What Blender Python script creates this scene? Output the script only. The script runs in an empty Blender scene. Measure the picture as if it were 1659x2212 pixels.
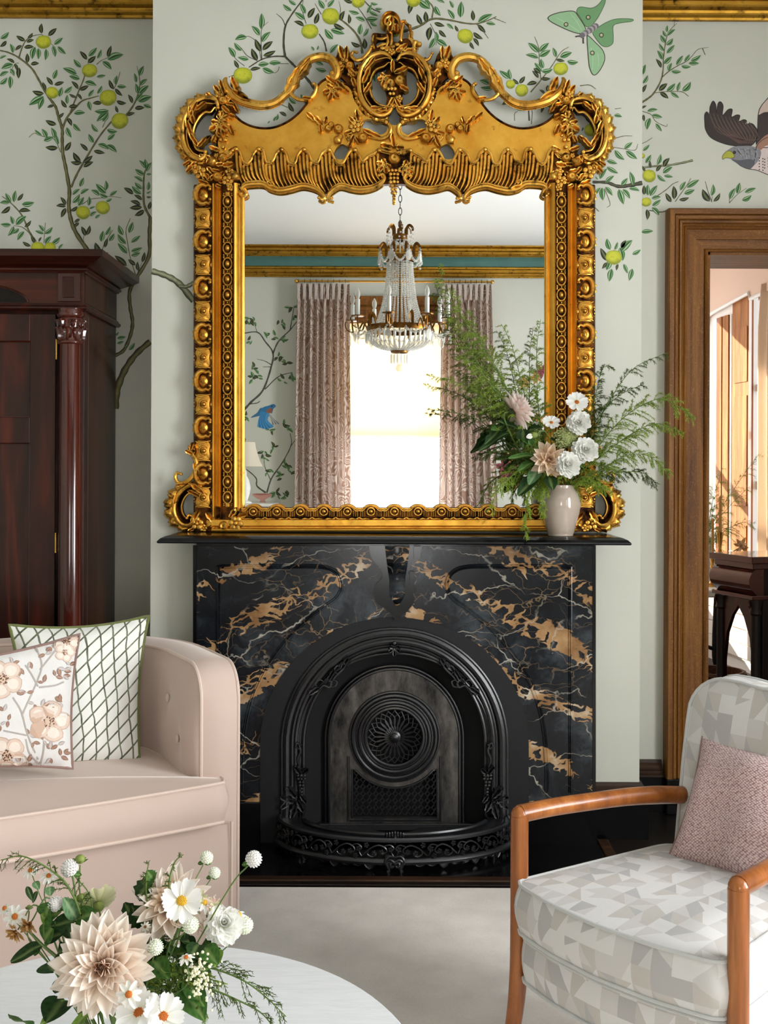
import bpy, bmesh, math, random
import numpy as np
from mathutils import Vector, Matrix, Quaternion
from mathutils.geometry import tessellate_polygon

# ------------------------------------------------------------------ camera, sky, light, exposure
SC = bpy.context.scene
COL = SC.collection
FX, CX, CY, EYE, ROLL = 2400.0, 850.0, 1015.0, 1.45, 0.0044
cam_d = bpy.data.cameras.new('camera'); cam = bpy.data.objects.new('camera', cam_d); COL.objects.link(cam)
cam_d.sensor_fit = 'HORIZONTAL'; cam_d.sensor_width = 36.0; cam_d.lens = 36.0 * FX / 1659.0
cam_d.shift_x = -(CX - 829.5) / 1659.0; cam_d.shift_y = (CY - 1106.0) / 1659.0
cam.matrix_world = Matrix.Translation((0, 0, EYE)) @ Matrix.Rotation(math.pi / 2, 4, 'X') @ Matrix.Rotation(ROLL, 4, 'Z')
cam_d.clip_start = 0.05; SC.camera = cam
vs = SC.view_settings; vs.view_transform = 'Standard'; vs.look = 'None'; vs.gamma = 1.0; vs.use_curve_mapping = False
vs.exposure = 0.33
SC.cycles.max_bounces = 9; SC.cycles.diffuse_bounces = 4; SC.cycles.glossy_bounces = 5; SC.cycles.transmission_bounces = 8
SC.cycles.transparent_max_bounces = 16; SC.cycles.caustics_reflective = False; SC.cycles.caustics_refractive = False
SC.cycles.sample_clamp_indirect = 6.0; SC.cycles.use_denoising = True
world = bpy.data.worlds.new('sky'); SC.world = world; world.use_nodes = True
wb = world.node_tree.nodes['Background']; wb.inputs[0].default_value = (0.86, 0.93, 1.0, 1); wb.inputs[1].default_value = 2.2

def area(name, loc, rot, sx, sy, power, color=(1, 1, 1), portal=False):
    l = bpy.data.lights.new(name, 'AREA'); l.shape = 'RECTANGLE'; l.size = sx; l.size_y = sy; l.energy = power; l.color = color
    if portal: l.cycles.is_portal = True
    o = bpy.data.objects.new(name, l); COL.objects.link(o); o.location = loc; o.rotation_euler = rot
    return o
HP = math.pi / 2
# daylight just outside the two tall windows of the right-hand wall and the window behind the camera
area('daylight_side_window', (3.22, 1.35, 1.85), (0, HP, 0), 2.6, 1.5, 200, (0.97, 0.985, 1.0))
area('daylight_side_window', (3.22, -1.05, 1.85), (0, HP, 0), 2.6, 1.5, 50, (0.97, 0.985, 1.0))
area('daylight_rear_window', (0.01, -2.66, 1.75), (HP, 0, 0), 1.24, 2.4, 70, (1.0, 0.975, 0.94))
area('daylight_added_window', (1.30, 9.22, 1.7), (-HP, 0, 0), 1.7, 2.5, 60, (1.0, 0.97, 0.92))  # lamp outside the unseen window added in the sitting room's far wall
sun_d = bpy.data.lights.new('sun', 'SUN'); sun_d.energy = 12.0; sun_d.angle = math.radians(0.6); sun_d.color = (1.0, 0.90, 0.74)
sun = bpy.data.objects.new('sun', sun_d); COL.objects.link(sun); sun.location = (0, 12, 6)
sun.rotation_euler = Vector((0.62, -0.62, -0.34)).to_track_quat('-Z', 'Y').to_euler()

# ------------------------------------------------------------------ helpers
R = math.radians
random.seed(11); rng = np.random.default_rng(11)
WM = {}

def at(px, py, Y):
    """point of the plane at depth Y that lies on the ray of photo pixel (px, py)"""
    dx, dy = px - CX, py - CY
    return Vector(((dx + ROLL * dy) * Y / FX, Y, EYE - (dy - ROLL * dx) * Y / FX))

def lin(c):
    return tuple(((v / 255.0) / 12.92 if v / 255.0 <= 0.04045 else ((v / 255.0 + 0.055) / 1.055) ** 2.4) for v in c)

def catmull(pts, n=8, closed=False):
    P = np.array(pts, float); k = len(P); out = []
    for i in range(k if closed else k - 1):
        p0 = P[(i - 1) % k] if (closed or i > 0) else 2 * P[0] - P[1]
        p1 = P[i]; p2 = P[(i + 1) % k]
        p3 = P[(i + 2) % k] if (closed or i < k - 2) else 2 * P[-1] - P[-2]
        for t in np.linspace(0, 1, n, endpoint=False):
            out.append(0.5 * ((2 * p1) + (-p0 + p2) * t + (2 * p0 - 5 * p1 + 4 * p2 - p3) * t * t + (-p0 + 3 * p1 - 3 * p2 + p3) * t ** 3))
    if not closed: out.append(P[-1])
    return np.array(out)

def resample(P, n):
    P = np.asarray(P, float); s = np.r_[0, np.cumsum(np.linalg.norm(np.diff(P, axis=0), axis=1))]
    u = np.linspace(0, s[-1], n)
    return np.stack([np.interp(u, s, P[:, j]) for j in range(P.shape[1])], 1)

class MB:
    """collects pieces of ONE part (vertices, faces, optional vertex colours)"""
    def __init__(s): s.v = []; s.f = []; s.c = []; s.m = []; s.n = 0
    def add(s, V, F, col=None, mi=0):
        V = np.asarray(V, float).reshape(-1, 3); k = s.n
        s.v.append(V); s.n += len(V)
        s.f.extend([tuple(i + k for i in f) for f in F]); s.m.extend([mi] * len(F))
        if col is None: col = (1, 1, 1)
        cc = np.asarray(col, float)
        s.c.append(np.tile(cc, (len(V), 1)) if cc.ndim == 1 else cc)
        return s
    def verts(s): return np.concatenate(s.v) if s.v else np.zeros((0, 3))
    def mapped(s, fn, flip=False):
        o = MB(); o.v = [fn(s.verts())]; o.n = s.n; o.c = list(s.c); o.m = list(s.m)
        o.f = [tuple(reversed(f)) for f in s.f] if flip else list(s.f)
        return o
    def mesh(s, name, mats, smooth=True, colors=False, sharp=None):
        me = bpy.data.meshes.new(name)
        me.from_pydata(s.verts().tolist(), [], s.f)
        for m in (mats if isinstance(mats, (list, tuple)) else [mats]): me.materials.append(m)
        if any(s.m): me.polygons.foreach_set('material_index', s.m)
        me.polygons.foreach_set('use_smooth', [smooth] * len(s.f))
        if colors:
            a = me.color_attributes.new('Col', 'FLOAT_COLOR', 'POINT')
            cc = np.concatenate(s.c); a.data.foreach_set('color', np.c_[cc, np.ones(len(cc))].ravel())
        me.update()
        if smooth and sharp:
            try: me.set_sharp_from_angle(angle=R(sharp))
            except Exception: pass
        return me

def link(name, data, parent=None, M=None, kind=None, label=None):
    o = bpy.data.objects.new(name, data); COL.objects.link(o)
    M = M if M is not None else Matrix.Identity(4)
    WM[o] = M.copy(); o.matrix_basis = M
    if parent is not None:
        o.parent = parent; o.matrix_parent_inverse = WM[parent].inverted()
    if kind: o['kind'] = kind
    if label: o['label'] = label
    return o

def thing(name, label, cat, loc=(0, 0, 0), group=None, rz=0.0):
    o = link(name, None, None, Matrix.Translation(loc) @ Matrix.Rotation(rz, 4, 'Z'))
    o.empty_display_size = 0.05
    o['label'] = label; o['category'] = cat
    if group: o['group'] = group
    return o

def part(name, mb, mats, parent=None, smooth=True, colors=False, kind=None, label=None, M=None, sharp=35, fix=True):
    me = mb.mesh(name, mats, smooth, colors, sharp)
    if fix and len(me.polygons) < 60000: fix_normals(me)
    return link(name, me, parent, M, kind, label)

def fix_normals(me):
    b = bmesh.new(); b.from_mesh(me)
    bmesh.ops.recalc_face_normals(b, faces=b.faces[:]); b.to_mesh(me); b.free()

def struct(name, mb, mats, smooth=False, label=None, **k):
    return part(name, mb, mats, None, smooth, kind='structure', label=label, **k)

def copy_tree(o, M, label=None, group=None):
    """a copy of a thing with copies of its parts and sub-parts, its base moved to M"""
    def rec(src, par, Mw):
        c = src.copy(); COL.objects.link(c)
        WM[c] = Mw
        if par is not None: c.parent = par
        for ch in list(src.children): rec(ch, c, Mw)
        return c
    r = rec(o, None, M); r.matrix_basis = M
    if label: r['label'] = label
    if group: r['group'] = group
    return r

# ---- shapes: each returns (verts, faces)
def grid(nu, nv, closeu=False, closev=False):
    F = []
    for i in range(nu if closeu else nu - 1):
        for j in range(nv if closev else nv - 1):
            a, b = i, (i + 1) % nu; c, d = j, (j + 1) % nv
            F.append((a * nv + c, b * nv + c, b * nv + d, a * nv + d))
    return F

def tube(P, r, n=8, closed=False, caps=True, sx=1.0, sy=1.0, up=None):
    P = np.asarray(P, float); k = len(P)
    r = np.full(k, r, float) if np.isscalar(r) else np.interp(np.linspace(0, 1, k), np.linspace(0, 1, len(r)), r)
    T = np.gradient(P, axis=0) if not closed else (np.roll(P, -1, 0) - np.roll(P, 1, 0))
    T /= np.maximum(np.linalg.norm(T, axis=1, keepdims=True), 1e-12)
    if up is None:
        up = np.array([0, 0, 1.0]) if abs(T[0][2]) < .9 else np.array([1.0, 0, 0])
        N = np.cross(T[0], up); N /= np.linalg.norm(N); Ns = [N]
        for i in range(1, k):
            N = Ns[-1] - T[i] * np.dot(Ns[-1], T[i]); N /= max(np.linalg.norm(N), 1e-9); Ns.append(N)
        Ns = np.array(Ns)
    else:
        up = np.asarray(up, float); Ns = np.cross(T, up); Ns /= np.maximum(np.linalg.norm(Ns, axis=1, keepdims=True), 1e-9)
    B = np.cross(T, Ns)
    a = np.linspace(0, 2 * np.pi, n, endpoint=False)
    V = P[:, None, :] + r[:, None, None] * (np.cos(a)[None, :, None] * Ns[:, None, :] * sx + np.sin(a)[None, :, None] * B[:, None, :] * sy)
    V = V.reshape(-1, 3); F = grid(k, n, closed, True)
    if caps and not closed:
        F.append(tuple(range(n))); F.append(tuple(range((k - 1) * n, k * n)))
    return V, F

def ball(c, r, nu=12, nv=7, rot=None):
    r = (r, r, r) if np.isscalar(r) else r
    th = np.linspace(0, np.pi, nv); ph = np.linspace(0, 2 * np.pi, nu, endpoint=False)
    V = np.array([(math.sin(t) * math.cos(p), math.sin(t) * math.sin(p), math.cos(t)) for t in th[1:-1] for p in ph] + [(0, 0, 1), (0, 0, -1)])
    V = V * np.array(r)
    if rot is not None: V = V @ np.array(rot.to_3x3() if isinstance(rot, Matrix) else rot).T
    F = grid(nv - 2, nu, False, True); m = (nv - 2) * nu
    for j in range(nu):
        F.append((j, (j + 1) % nu, m)); F.append(((nv - 3) * nu + (j + 1) % nu, (nv - 3) * nu + j, m + 1))
    return V + np.array(c), F

def lathe(prof, c=(0, 0, 0), n=24, caps=True):
    a = np.linspace(0, 2 * np.pi, n, endpoint=False)
    V = np.array([(r * math.cos(t), r * math.sin(t), z) for r, z in prof for t in a]) + np.array(c)
    F = grid(len(prof), n, False, True)
    if caps:
        if prof[0][0] > 1e-6: F.append(tuple(range(n)))
        if prof[-1][0] > 1e-6: F.append(tuple(range((len(prof) - 1) * n, len(prof) * n)))
    return V, F

def box(x0, x1, y0, y1, z0, z1, b=0.0):
    if b <= 0:
        V = [(x, y, z) for z in (z0, z1) for y in (y0, y1) for x in (x0, x1)]
        return V, [(0, 2, 3, 1), (4, 5, 7, 6), (0, 1, 5, 4), (2, 6, 7, 3), (0, 4, 6, 2), (1, 3, 7, 5)]
    b = min(b, .45 * abs(x1 - x0), .45 * abs(y1 - y0), .45 * abs(z1 - z0))
    V = []; idx = {}
    c = [(x0, x1), (y0, y1), (z0, z1)]
    for sx in (0, 1):
        for sy in (0, 1):
            for sz in (0, 1):
                p = [c[0][sx], c[1][sy], c[2][sz]]; q = [p[0] + (b, -b)[sx], p[1] + (b, -b)[sy], p[2] + (b, -b)[sz]]
                for ax in range(3):
                    w = list(q); w[ax] = p[ax]; idx[(sx, sy, sz, ax)] = len(V); V.append(w)
    F = []
    for ax in range(3):
        o = [i for i in range(3) if i != ax]
        for s in (0, 1):
            f = []
            for u, w in ((0, 0), (1, 0), (1, 1), (0, 1)):
                k = [0, 0, 0]; k[ax] = s; k[o[0]] = u; k[o[1]] = w; f.append(idx[(*k, ax)])
            F.append(tuple(f))
    for ax in range(3):
        o = [i for i in range(3) if i != ax]
        for u in (0, 1):
            for w in (0, 1):
                k0 = [0, 0, 0]; k1 = [0, 0, 0]; k1[ax] = 1
                for k in (k0, k1): k[o[0]] = u; k[o[1]] = w
                F.append((idx[(*k0, o[0])], idx[(*k1, o[0])], idx[(*k1, o[1])], idx[(*k0, o[1])]))
    for sx in (0, 1):
        for sy in (0, 1):
            for sz in (0, 1): F.append(tuple(idx[(sx, sy, sz, a)] for a in range(3)))
    return V, F

def plate(outer, holes=(), d0=0.0, d1=1.0):
    """polygon (x, y) with holes, extruded along the third axis from d0 to d1"""
    polys = [np.asarray(outer, float)] + [np.asarray(h, float) for h in holes]
    V2 = np.concatenate(polys); n = len(V2)
    tri = tessellate_polygon([[Vector((x, y, 0)) for x, y in p] for p in polys])
    V = np.r_[np.c_[V2, np.full(n, d1)], np.c_[V2, np.full(n, d0)]]
    F = [tuple(t) for t in tri] + [tuple(n + i for i in reversed(t)) for t in tri]
    k = 0
    for p in polys:
        m = len(p)
        for i in range(m):
            a, b = k + i, k + (i + 1) % m; F.append((a, b, n + b, n + a))
        k += m
    return V, F

def sweep(path, prof, closed=False):
    """moulding: path of (x, y), profile of (offset to the left of the path, height); mitred corners. third axis = height"""
    P = np.asarray(path, float); k = len(P); V = []
    for i in range(k):
        a = P[i] - P[i - 1] if (closed or i > 0) else P[1] - P[0]
        b = P[(i + 1) % k] - P[i] if (closed or i < k - 1) else P[-1] - P[-2]
        a = a / np.linalg.norm(a); b = b / np.linalg.norm(b)
        na = np.array([-a[1], a[0]]); nb = np.array([-b[1], b[0]]); m = na + nb; m /= max(np.linalg.norm(m), 1e-6)
        m = m / max(np.dot(m, na), .3)
        for o, h in prof: V.append((*(P[i] + m * o), h))
    n = len(prof); F = grid(k, n, closed, False)
    if not closed: F.append(tuple(range(n))); F.append(tuple(range((k - 1) * n, k * n)))
    return np.array(V), F

def surf(fn, nu, nv, closeu=False, closev=False):
    U = np.linspace(0, 1, nu, endpoint=not closeu); W = np.linspace(0, 1, nv, endpoint=not closev)
    return np.array([fn(u, w) for u in U for w in W]), grid(nu, nv, closeu, closev)

def fan(n, r, c=(0, 0, 0)):
    a = np.linspace(0, 2 * np.pi, n, endpoint=False)
    return np.array([(c[0] + r * math.cos(t), c[1] + r * math.sin(t), c[2]) for t in a]), [tuple(range(n))]

def frame_to(z, up=(0, 0, 1)):
    """rotation matrix whose local Z points along z"""
    return Vector(z).to_track_quat('Z', 'Y').to_matrix().to_4x4()
# ------------------------------------------------------------------ materials (node based)
class NT:
    def __init__(s, name):
        s.m = bpy.data.materials.new(name); s.m.use_nodes = True
        s.t = s.m.node_tree; s.b = s.t.nodes['Principled BSDF']; s.out = s.t.nodes['Material Output']
    def n(s, ty, **kw):
        o = s.t.nodes.new(ty)
        for k, v in kw.items(): setattr(o, k, v)
        return o
    def l(s, a, b): s.t.links.new(a, b)
    def coord(s, kind='Object', scale=(1, 1, 1), rot=(0, 0, 0)):
        c = s.n('ShaderNodeTexCoord'); m = s.n('ShaderNodeMapping')
        m.inputs['Scale'].default_value = scale; m.inputs['Rotation'].default_value = rot
        s.l(c.outputs[kind], m.inputs[0]); return m.outputs[0]
    def noise(s, vec, scale, detail=4, rough=.55, dist=0.0):
        o = s.n('ShaderNodeTexNoise'); o.inputs['Scale'].default_value = scale; o.inputs['Detail'].default_value = detail
        o.inputs['Roughness'].default_value = rough; o.inputs['Distortion'].default_value = dist
        if vec is not None: s.l(vec, o.inputs['Vector'])
        return o
    def ramp(s, fac, stops, interp='LINEAR'):
        o = s.n('ShaderNodeValToRGB'); e = o.color_ramp.elements; o.color_ramp.interpolation = interp
        while len(e) < len(stops): e.new(.5)
        for i, (p, c) in enumerate(stops):
            e[i].position = p; e[i].color = (*c, 1) if not np.isscalar(c) else (c, c, c, 1)
        s.l(fac, o.inputs[0]); return o.outputs[0]
    def mix(s, fac, a, b, mode='MIX'):
        o = s.n('ShaderNodeMix', data_type='RGBA', blend_type=mode)
        for i, v in ((0, fac), (6, a), (7, b)):
            if hasattr(v, 'links'): s.l(v, o.inputs[i])
            elif i == 0: o.inputs[0].default_value = v
            else: o.inputs[i].default_value = (*v, 1)
        return o.outputs[2]
    def math(s, op, a, b=None, c=None):
        o = s.n('ShaderNodeMath', operation=op)
        for i, v in enumerate((a, b, c)):
            if v is None: continue
            if hasattr(v, 'links'): s.l(v, o.inputs[i])
            else: o.inputs[i].default_value = v
        return o.outputs[0]
    def bump(s, h, strength=.2, dist=.002):
        o = s.n('ShaderNodeBump'); o.inputs['Strength'].default_value = strength; o.inputs['Distance'].default_value = dist
        s.l(h, o.inputs['Height']); s.l(o.outputs[0], s.b.inputs['Normal']); return o
    def set(s, **k):
        for a, v in k.items():
            i = s.b.inputs[a.replace('_', ' ')]
            if hasattr(v, 'links'): s.l(v, i)
            else: i.default_value = (*v, 1) if isinstance(v, tuple) and len(v) == 3 else v
        return s

def plain(name, c, rough=.5, metal=0.0, c2=None, scale=6, stretch=(1, 1, 1), bump=0, bscale=60, **k):
    t = NT(name); c = lin(c)
    if c2 is not None:
        f = t.noise(t.coord('Object', stretch), scale, 5).outputs[0]
        t.set(Base_Color=t.ramp(f, [(.3, c), (.7, lin(c2))]))
    else: t.set(Base_Color=c)
    t.set(Roughness=rough, Metallic=metal, **k)
    if bump: t.bump(t.noise(t.coord('Object', stretch), bscale, 4).outputs[0], bump)
    return t.m

def vcol(name, rough=.6, **k):
    t = NT(name); a = t.n('ShaderNodeAttribute', attribute_name='Col')
    f = t.noise(t.coord(), 60, 3).outputs[0]
    t.set(Base_Color=t.mix(.22, a.outputs[0], t.mix(f, (.35, .35, .35), (1, 1, 1)), 'MULTIPLY'), Roughness=rough, **k); return t.m

def wood(name, c1, c2, c3, rough=.35, axis='Z', scale=1.0, coat=0.0, flame=0.0):
    t = NT(name)
    st = {'Z': (9, 9, .7), 'X': (.7, 9, 9), 'Y': (9, .7, 9)}[axis]
    v = t.coord('Object', tuple(a * scale for a in st))
    n1 = t.noise(v, 2.2, 6, .6, .8 + flame)
    n2 = t.noise(t.coord('Object', tuple(a * scale * 6 for a in st)), 2.5, 3)
    c = t.ramp(n1.outputs[0], [(.28, lin(c1)), (.5, lin(c2)), (.74, lin(c3))])
    c = t.mix(t.ramp(n2.outputs[0], [(.42, .0), (.70, .35)]), c, lin(c1))
    t.set(Base_Color=c, Roughness=rough, Coat_Weight=coat, Coat_Roughness=.06, Specular_IOR_Level=.35)
    t.bump(n2.outputs[0], .08, .001); return t.m

M = {}
# painted walls, ceiling
M['wall'] = plain('wall_paint', (205, 206, 194), .6, c2=(199, 201, 189), scale=2, bump=.05, bscale=180)
M['ceiling'] = plain('ceiling_paint', (226, 227, 226), .8)
M['pink_plaster'] = plain('pink_plaster', (222, 192, 172), .75)
M['white_plaster'] = plain('white_plaster', (238, 236, 232), .7)
M['teal'] = plain('teal_paint', (76, 118, 110), .6, c2=(66, 106, 100))
M['paint'] = vcol('mural_paint', .6)
# gold
def gilt(name, hi, lo, dark, rough, wear):
    t = NT(name)
    n = t.noise(t.coord(), 26, 6, .65).outputs[0]; n2 = t.ramp(t.noise(t.coord(), 9, 5, .65).outputs[0], [(.32, 0.0), (.68, 1.0)])
    c = t.mix(n2, lin(hi), lin(lo))
    c = t.mix(t.ramp(n, [(wear - .10, 1.0), (wear + .06, 0.0)]), c, lin(dark))
    t.set(Base_Color=c, Metallic=.92, Roughness=t.ramp(n, [(.3, rough + .16), (.65, rough)]))
    t.bump(t.noise(t.coord(), 120, 3).outputs[0], .12, .0015); return t.m
M['gilt'] = gilt('gilt', (240, 190, 88), (196, 136, 48), (66, 36, 10), .27, .41)
M['gilt_flat'] = gilt('gilt_flat', (230, 178, 74), (208, 148, 50), (140, 86, 26), .33, .33)
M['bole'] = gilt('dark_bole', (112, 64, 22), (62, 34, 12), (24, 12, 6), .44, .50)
M['gilt_trim'] = gilt('gilt_trim', (190, 146, 56), (160, 116, 34), (52, 34, 12), .38, .40)
M['brass'] = plain('aged_brass', (134, 92, 40), .38, 1.0, c2=(92, 60, 26), scale=30)
M['brass_bright'] = plain('bright_brass', (212, 164, 84), .22, 1.0)
M['mirror'] = NT('mirror_glass').set(Base_Color=(.93, .94, .93), Metallic=1.0, Roughness=0.0).m
# mahogany, oak, walnut
M['mahogany'] = wood('mahogany', (22, 6, 3), (48, 14, 6), (92, 32, 12), .32, 'Z', .45, .2, .8)
M['mahogany_h'] = wood('mahogany_cross', (24, 7, 3), (50, 16, 7), (90, 33, 13), .32, 'X', .5, .2, .8)
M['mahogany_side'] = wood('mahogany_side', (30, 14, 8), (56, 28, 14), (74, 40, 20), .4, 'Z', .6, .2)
M['mahogany_red'] = wood('mahogany_red', (40, 11, 7), (70, 23, 13), (96, 36, 20), .16, 'Z', .4, .9)
M['black_wood'] = plain('ebonised_wood', (14, 9, 7), .5, c2=(26, 15, 10), scale=14, Specular_IOR_Level=.25)
def oak(name, axis):
    t = NT(name)
    st = (16, 16, .8) if axis == 'Z' else (.8, 16, 16)
    n1 = t.noise(t.coord('Object', st), 2.0, 6, .6, .6)
    c = t.ramp(n1.outputs[0], [(.3, lin((80, 46, 14))), (.5, lin((114, 70, 24))), (.75, lin((144, 98, 42)))])
    w = t.noise(t.coord('Object', (22, 22, 9) if axis == 'Z' else (9, 22, 22)), 2.2, 3, .5, 2.5)
    fl = t.ramp(w.outputs[0], [(.485, 0.0), (.505, .42), (.525, 0.0)])
    c = t.mix(fl, c, lin((178, 134, 72)))
    sp = t.noise(t.coord(), 130, 2)
    c = t.mix(t.ramp(sp.outputs[0], [(.70, 0.0), (.76, .5)]), c, lin((196, 160, 108)))
    t.set(Base_Color=c, Roughness=.5, Specular_IOR_Level=.25); t.bump(n1.outputs[0], .1, .001); return t.m
M['oak'] = oak('grained_oak', 'Z'); M['oak_h'] = oak('grained_oak_cross', 'X')
M['window_oak'] = wood('honey_oak', (118, 66, 26), (164, 104, 48), (196, 138, 74), .75, 'Z', 1.0)
M['walnut'] = wood('walnut', (108, 58, 22), (150, 86, 36), (184, 116, 56), .30, 'Z', .9, .35)
M['floor'] = wood('dark_floor', (10, 8, 7), (22, 16, 12), (34, 24, 17), .35, 'X', .5)
M['border'] = wood('worn_border', (24, 14, 8), (58, 36, 20), (92, 62, 36), .45, 'X', .8)
# stone, iron
def marble(name):
    t = NT(name)
    b0 = t.coord(); sx = t.n('ShaderNodeSeparateXYZ'); t.l(b0, sx.inputs[0]); cx = t.n('ShaderNodeCombineXYZ')
    t.l(t.math('ABSOLUTE', sx.outputs[0]), cx.inputs[0]); t.l(t.math('ADD', sx.outputs[1], t.math('MULTIPLY', t.math('SIGN', sx.outputs[0]), 1.7)), cx.inputs[1]); t.l(sx.outputs[2], cx.inputs[2]); base = cx.outputs[0]
    wv = t.noise(base, 2.4, 5, .6)
    warp = t.mix(.16, base, wv.outputs[1], 'LINEAR_LIGHT')
    rotm = t.n('ShaderNodeMapping'); rotm.inputs['Rotation'].default_value = (0, R(26), 0); rotm.inputs['Scale'].default_value = (1.0, 1, 2.0)
    t.l(warp, rotm.inputs[0])
    def vor(scale, feat='DISTANCE_TO_EDGE'):
        o = t.n('ShaderNodeTexVoronoi', feature=feat); o.inputs['Scale'].default_value = scale
        t.l(rotm.outputs[0], o.inputs['Vector']); return o
    tt = t.math('ADD', t.math('ADD', sx.outputs[2], t.math('MULTIPLY', t.math('ABSOLUTE', sx.outputs[0]), .6)), t.math('MULTIPLY', t.math('SUBTRACT', t.noise(base, 2.2, 3).outputs[0], .5), .22))
    wave = t.math('ADD', t.math('COSINE', t.math('MULTIPLY', t.math('SUBTRACT', tt, 1.17), 26.7)), t.math('MULTIPLY', t.math('SUBTRACT', t.noise(base, 5.0, 3).outputs[0], .5), 3.2))
    band = t.ramp(wave, [(.42, 0.0), (1.0, 1.0)])
    cloud = t.noise(warp, 4.5, 6, .65)
    c = t.ramp(cloud.outputs[0], [(.36, lin((11, 12, 15))), (.52, lin((24, 28, 33))), (.72, lin((70, 77, 82)))])
    e1 = vor(15).outputs['Distance']
    thin = t.noise(base, 7, 4, .6).outputs[0]
    wdt = t.math('MULTIPLY', band, t.ramp(thin, [(.38, .02), (.72, .30)]))
    gold = t.math('MULTIPLY', t.ramp(t.math('SUBTRACT', e1, wdt), [(.0, 1.0), (.03, 0.0)]), t.ramp(band, [(.04, 0.0), (.25, 1.0)]))
    gcol = t.ramp(t.noise(base, 9, 4).outputs[0], [(.35, lin((128, 92, 56))), (.55, lin((172, 136, 94))), (.7, lin((200, 188, 166)))])
    c = t.mix(gold, c, gcol)
    e2 = vor(3.1).outputs['Distance']
    v2 = t.math('MULTIPLY', t.ramp(e2, [(.004, 1.0), (.014, 0.0)]), t.ramp(t.noise(base, 6, 3).outputs[0], [(.42, 0.0), (.6, .8)]))
    c = t.mix(v2, c, lin((186, 180, 166)))
    e3 = vor(8.5).outputs['Distance']
    v3 = t.math('MULTIPLY', t.ramp(e3, [(.004, 1.0), (.02, 0.0)]), t.ramp(t.noise(base, 3.3, 3).outputs[0], [(.46, 0.0), (.62, .55)]))
    c = t.mix(v3, c, lin((168, 140, 104)))
    t.set(Base_Color=c, Roughness=.2, Specular_IOR_Level=.35); return t.m
M['marble'] = marble('black_and_gold_marble')
M['slate'] = plain('black_slate', (7, 7, 9), .15, c2=(12, 12, 14), scale=12, Specular_IOR_Level=.4)
M['iron'] = plain('cast_iron', (16, 17, 19), .30, .0, c2=(27, 28, 31), scale=40, bump=.2, bscale=260, Specular_IOR_Level=.75)
M['iron_flat'] = plain('blackleaded_iron', (15, 16, 20), .62, .2, bump=.3, bscale=420)
def worn_iron():
    t = NT('worn_iron'); n = t.noise(t.coord('Object', (1, 1, .35)), 16, 7, .7).outputs[0]
    t.set(Base_Color=t.ramp(n, [(.32, lin((30, 29, 29))), (.5, lin((78, 75, 72))), (.7, lin((112, 108, 104)))]), Metallic=.75, Roughness=t.ramp(n, [(.3, .6), (.7, .40)]))
    t.bump(n, .1, .001); return t.m
M['iron_worn'] = worn_iron()
M['soot'] = plain('soot', (5, 5, 6), .95)
# cloth
def velvet(name, c, c2):
    t = NT(name)
    n = t.noise(t.coord(), 3.0, 3).outputs[0]; n2 = t.noise(t.coord(), 500, 2).outputs[0]
    t.set(Base_Color=t.mix(n, lin(c), lin(c2)), Roughness=.85, Sheen_Weight=.75, Sheen_Roughness=.35, Sheen_Tint=(1.0, .93, .88), Specular_IOR_Level=.2)
    t.bump(n2, .12, .0006); return t.m
M['velvet'] = velvet('blush_velvet', (206, 185, 174), (196, 174, 162))
M['piping'] = velvet('blush_piping', (220, 200, 188), (214, 192, 178))
def woven(name, c, c2, scale=700, strength=.35, rough=.9):
    t = NT(name); v = t.coord()
    w1 = t.n('ShaderNodeTexNoise'); w1.inputs['Scale'].default_value = scale; w1.inputs['Detail'].default_value = 2; t.l(v, w1.inputs[0])
    n = t.noise(t.coord(), 9, 4).outputs[0]
    f = t.mix(.5, w1.outputs[0], n)
    t.set(Base_Color=t.ramp(f, [(.35, lin(c2)), (.62, lin(c))]), Roughness=rough, Sheen_Weight=.2)
    t.bump(w1.outputs[0], strength, .001); return t.m
M['rug'] = woven('cream_rug', (196, 190, 181), (179, 172, 164), 420, .5)
M['white_cloth'] = woven('white_cotton', (226, 224, 221), (214, 212, 208))
M['green_cord'] = woven('green_cord', (112, 120, 66), (92, 100, 52))
M['taupe_cord'] = woven('taupe_cord', (150, 122, 112), (130, 104, 96))
M['grey_cord'] = woven('grey_piping', (198, 200, 198), (186, 188, 187))
def tweed():
    t = NT('pink_tweed')
    u = t.n('ShaderNodeUVMap'); m = t.n('ShaderNodeMapping'); m.inputs['Scale'].default_value = (62, 62, 1); m.inputs['Rotation'].default_value = (0, 0, R(38))
    t.l(u.outputs[0], m.inputs[0])
    vo = t.n('ShaderNodeTexVoronoi'); vo.inputs['Scale'].default_value = 1.0; vo.inputs['Randomness'].default_value = .35; t.l(m.outputs[0], vo.inputs['Vector'])
    c = t.ramp(vo.outputs['Distance'], [(.12, lin((226, 208, 204))), (.45, lin((196, 166, 164))), (.7, lin((128, 92, 94)))])
    t.set(Base_Color=c, Roughness=.92, Sheen_Weight=.2)
    t.bump(t.math('SUBTRACT', 1.0, vo.outputs['Distance']), .6, .003); return t.m
M['tweed'] = tweed()
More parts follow.
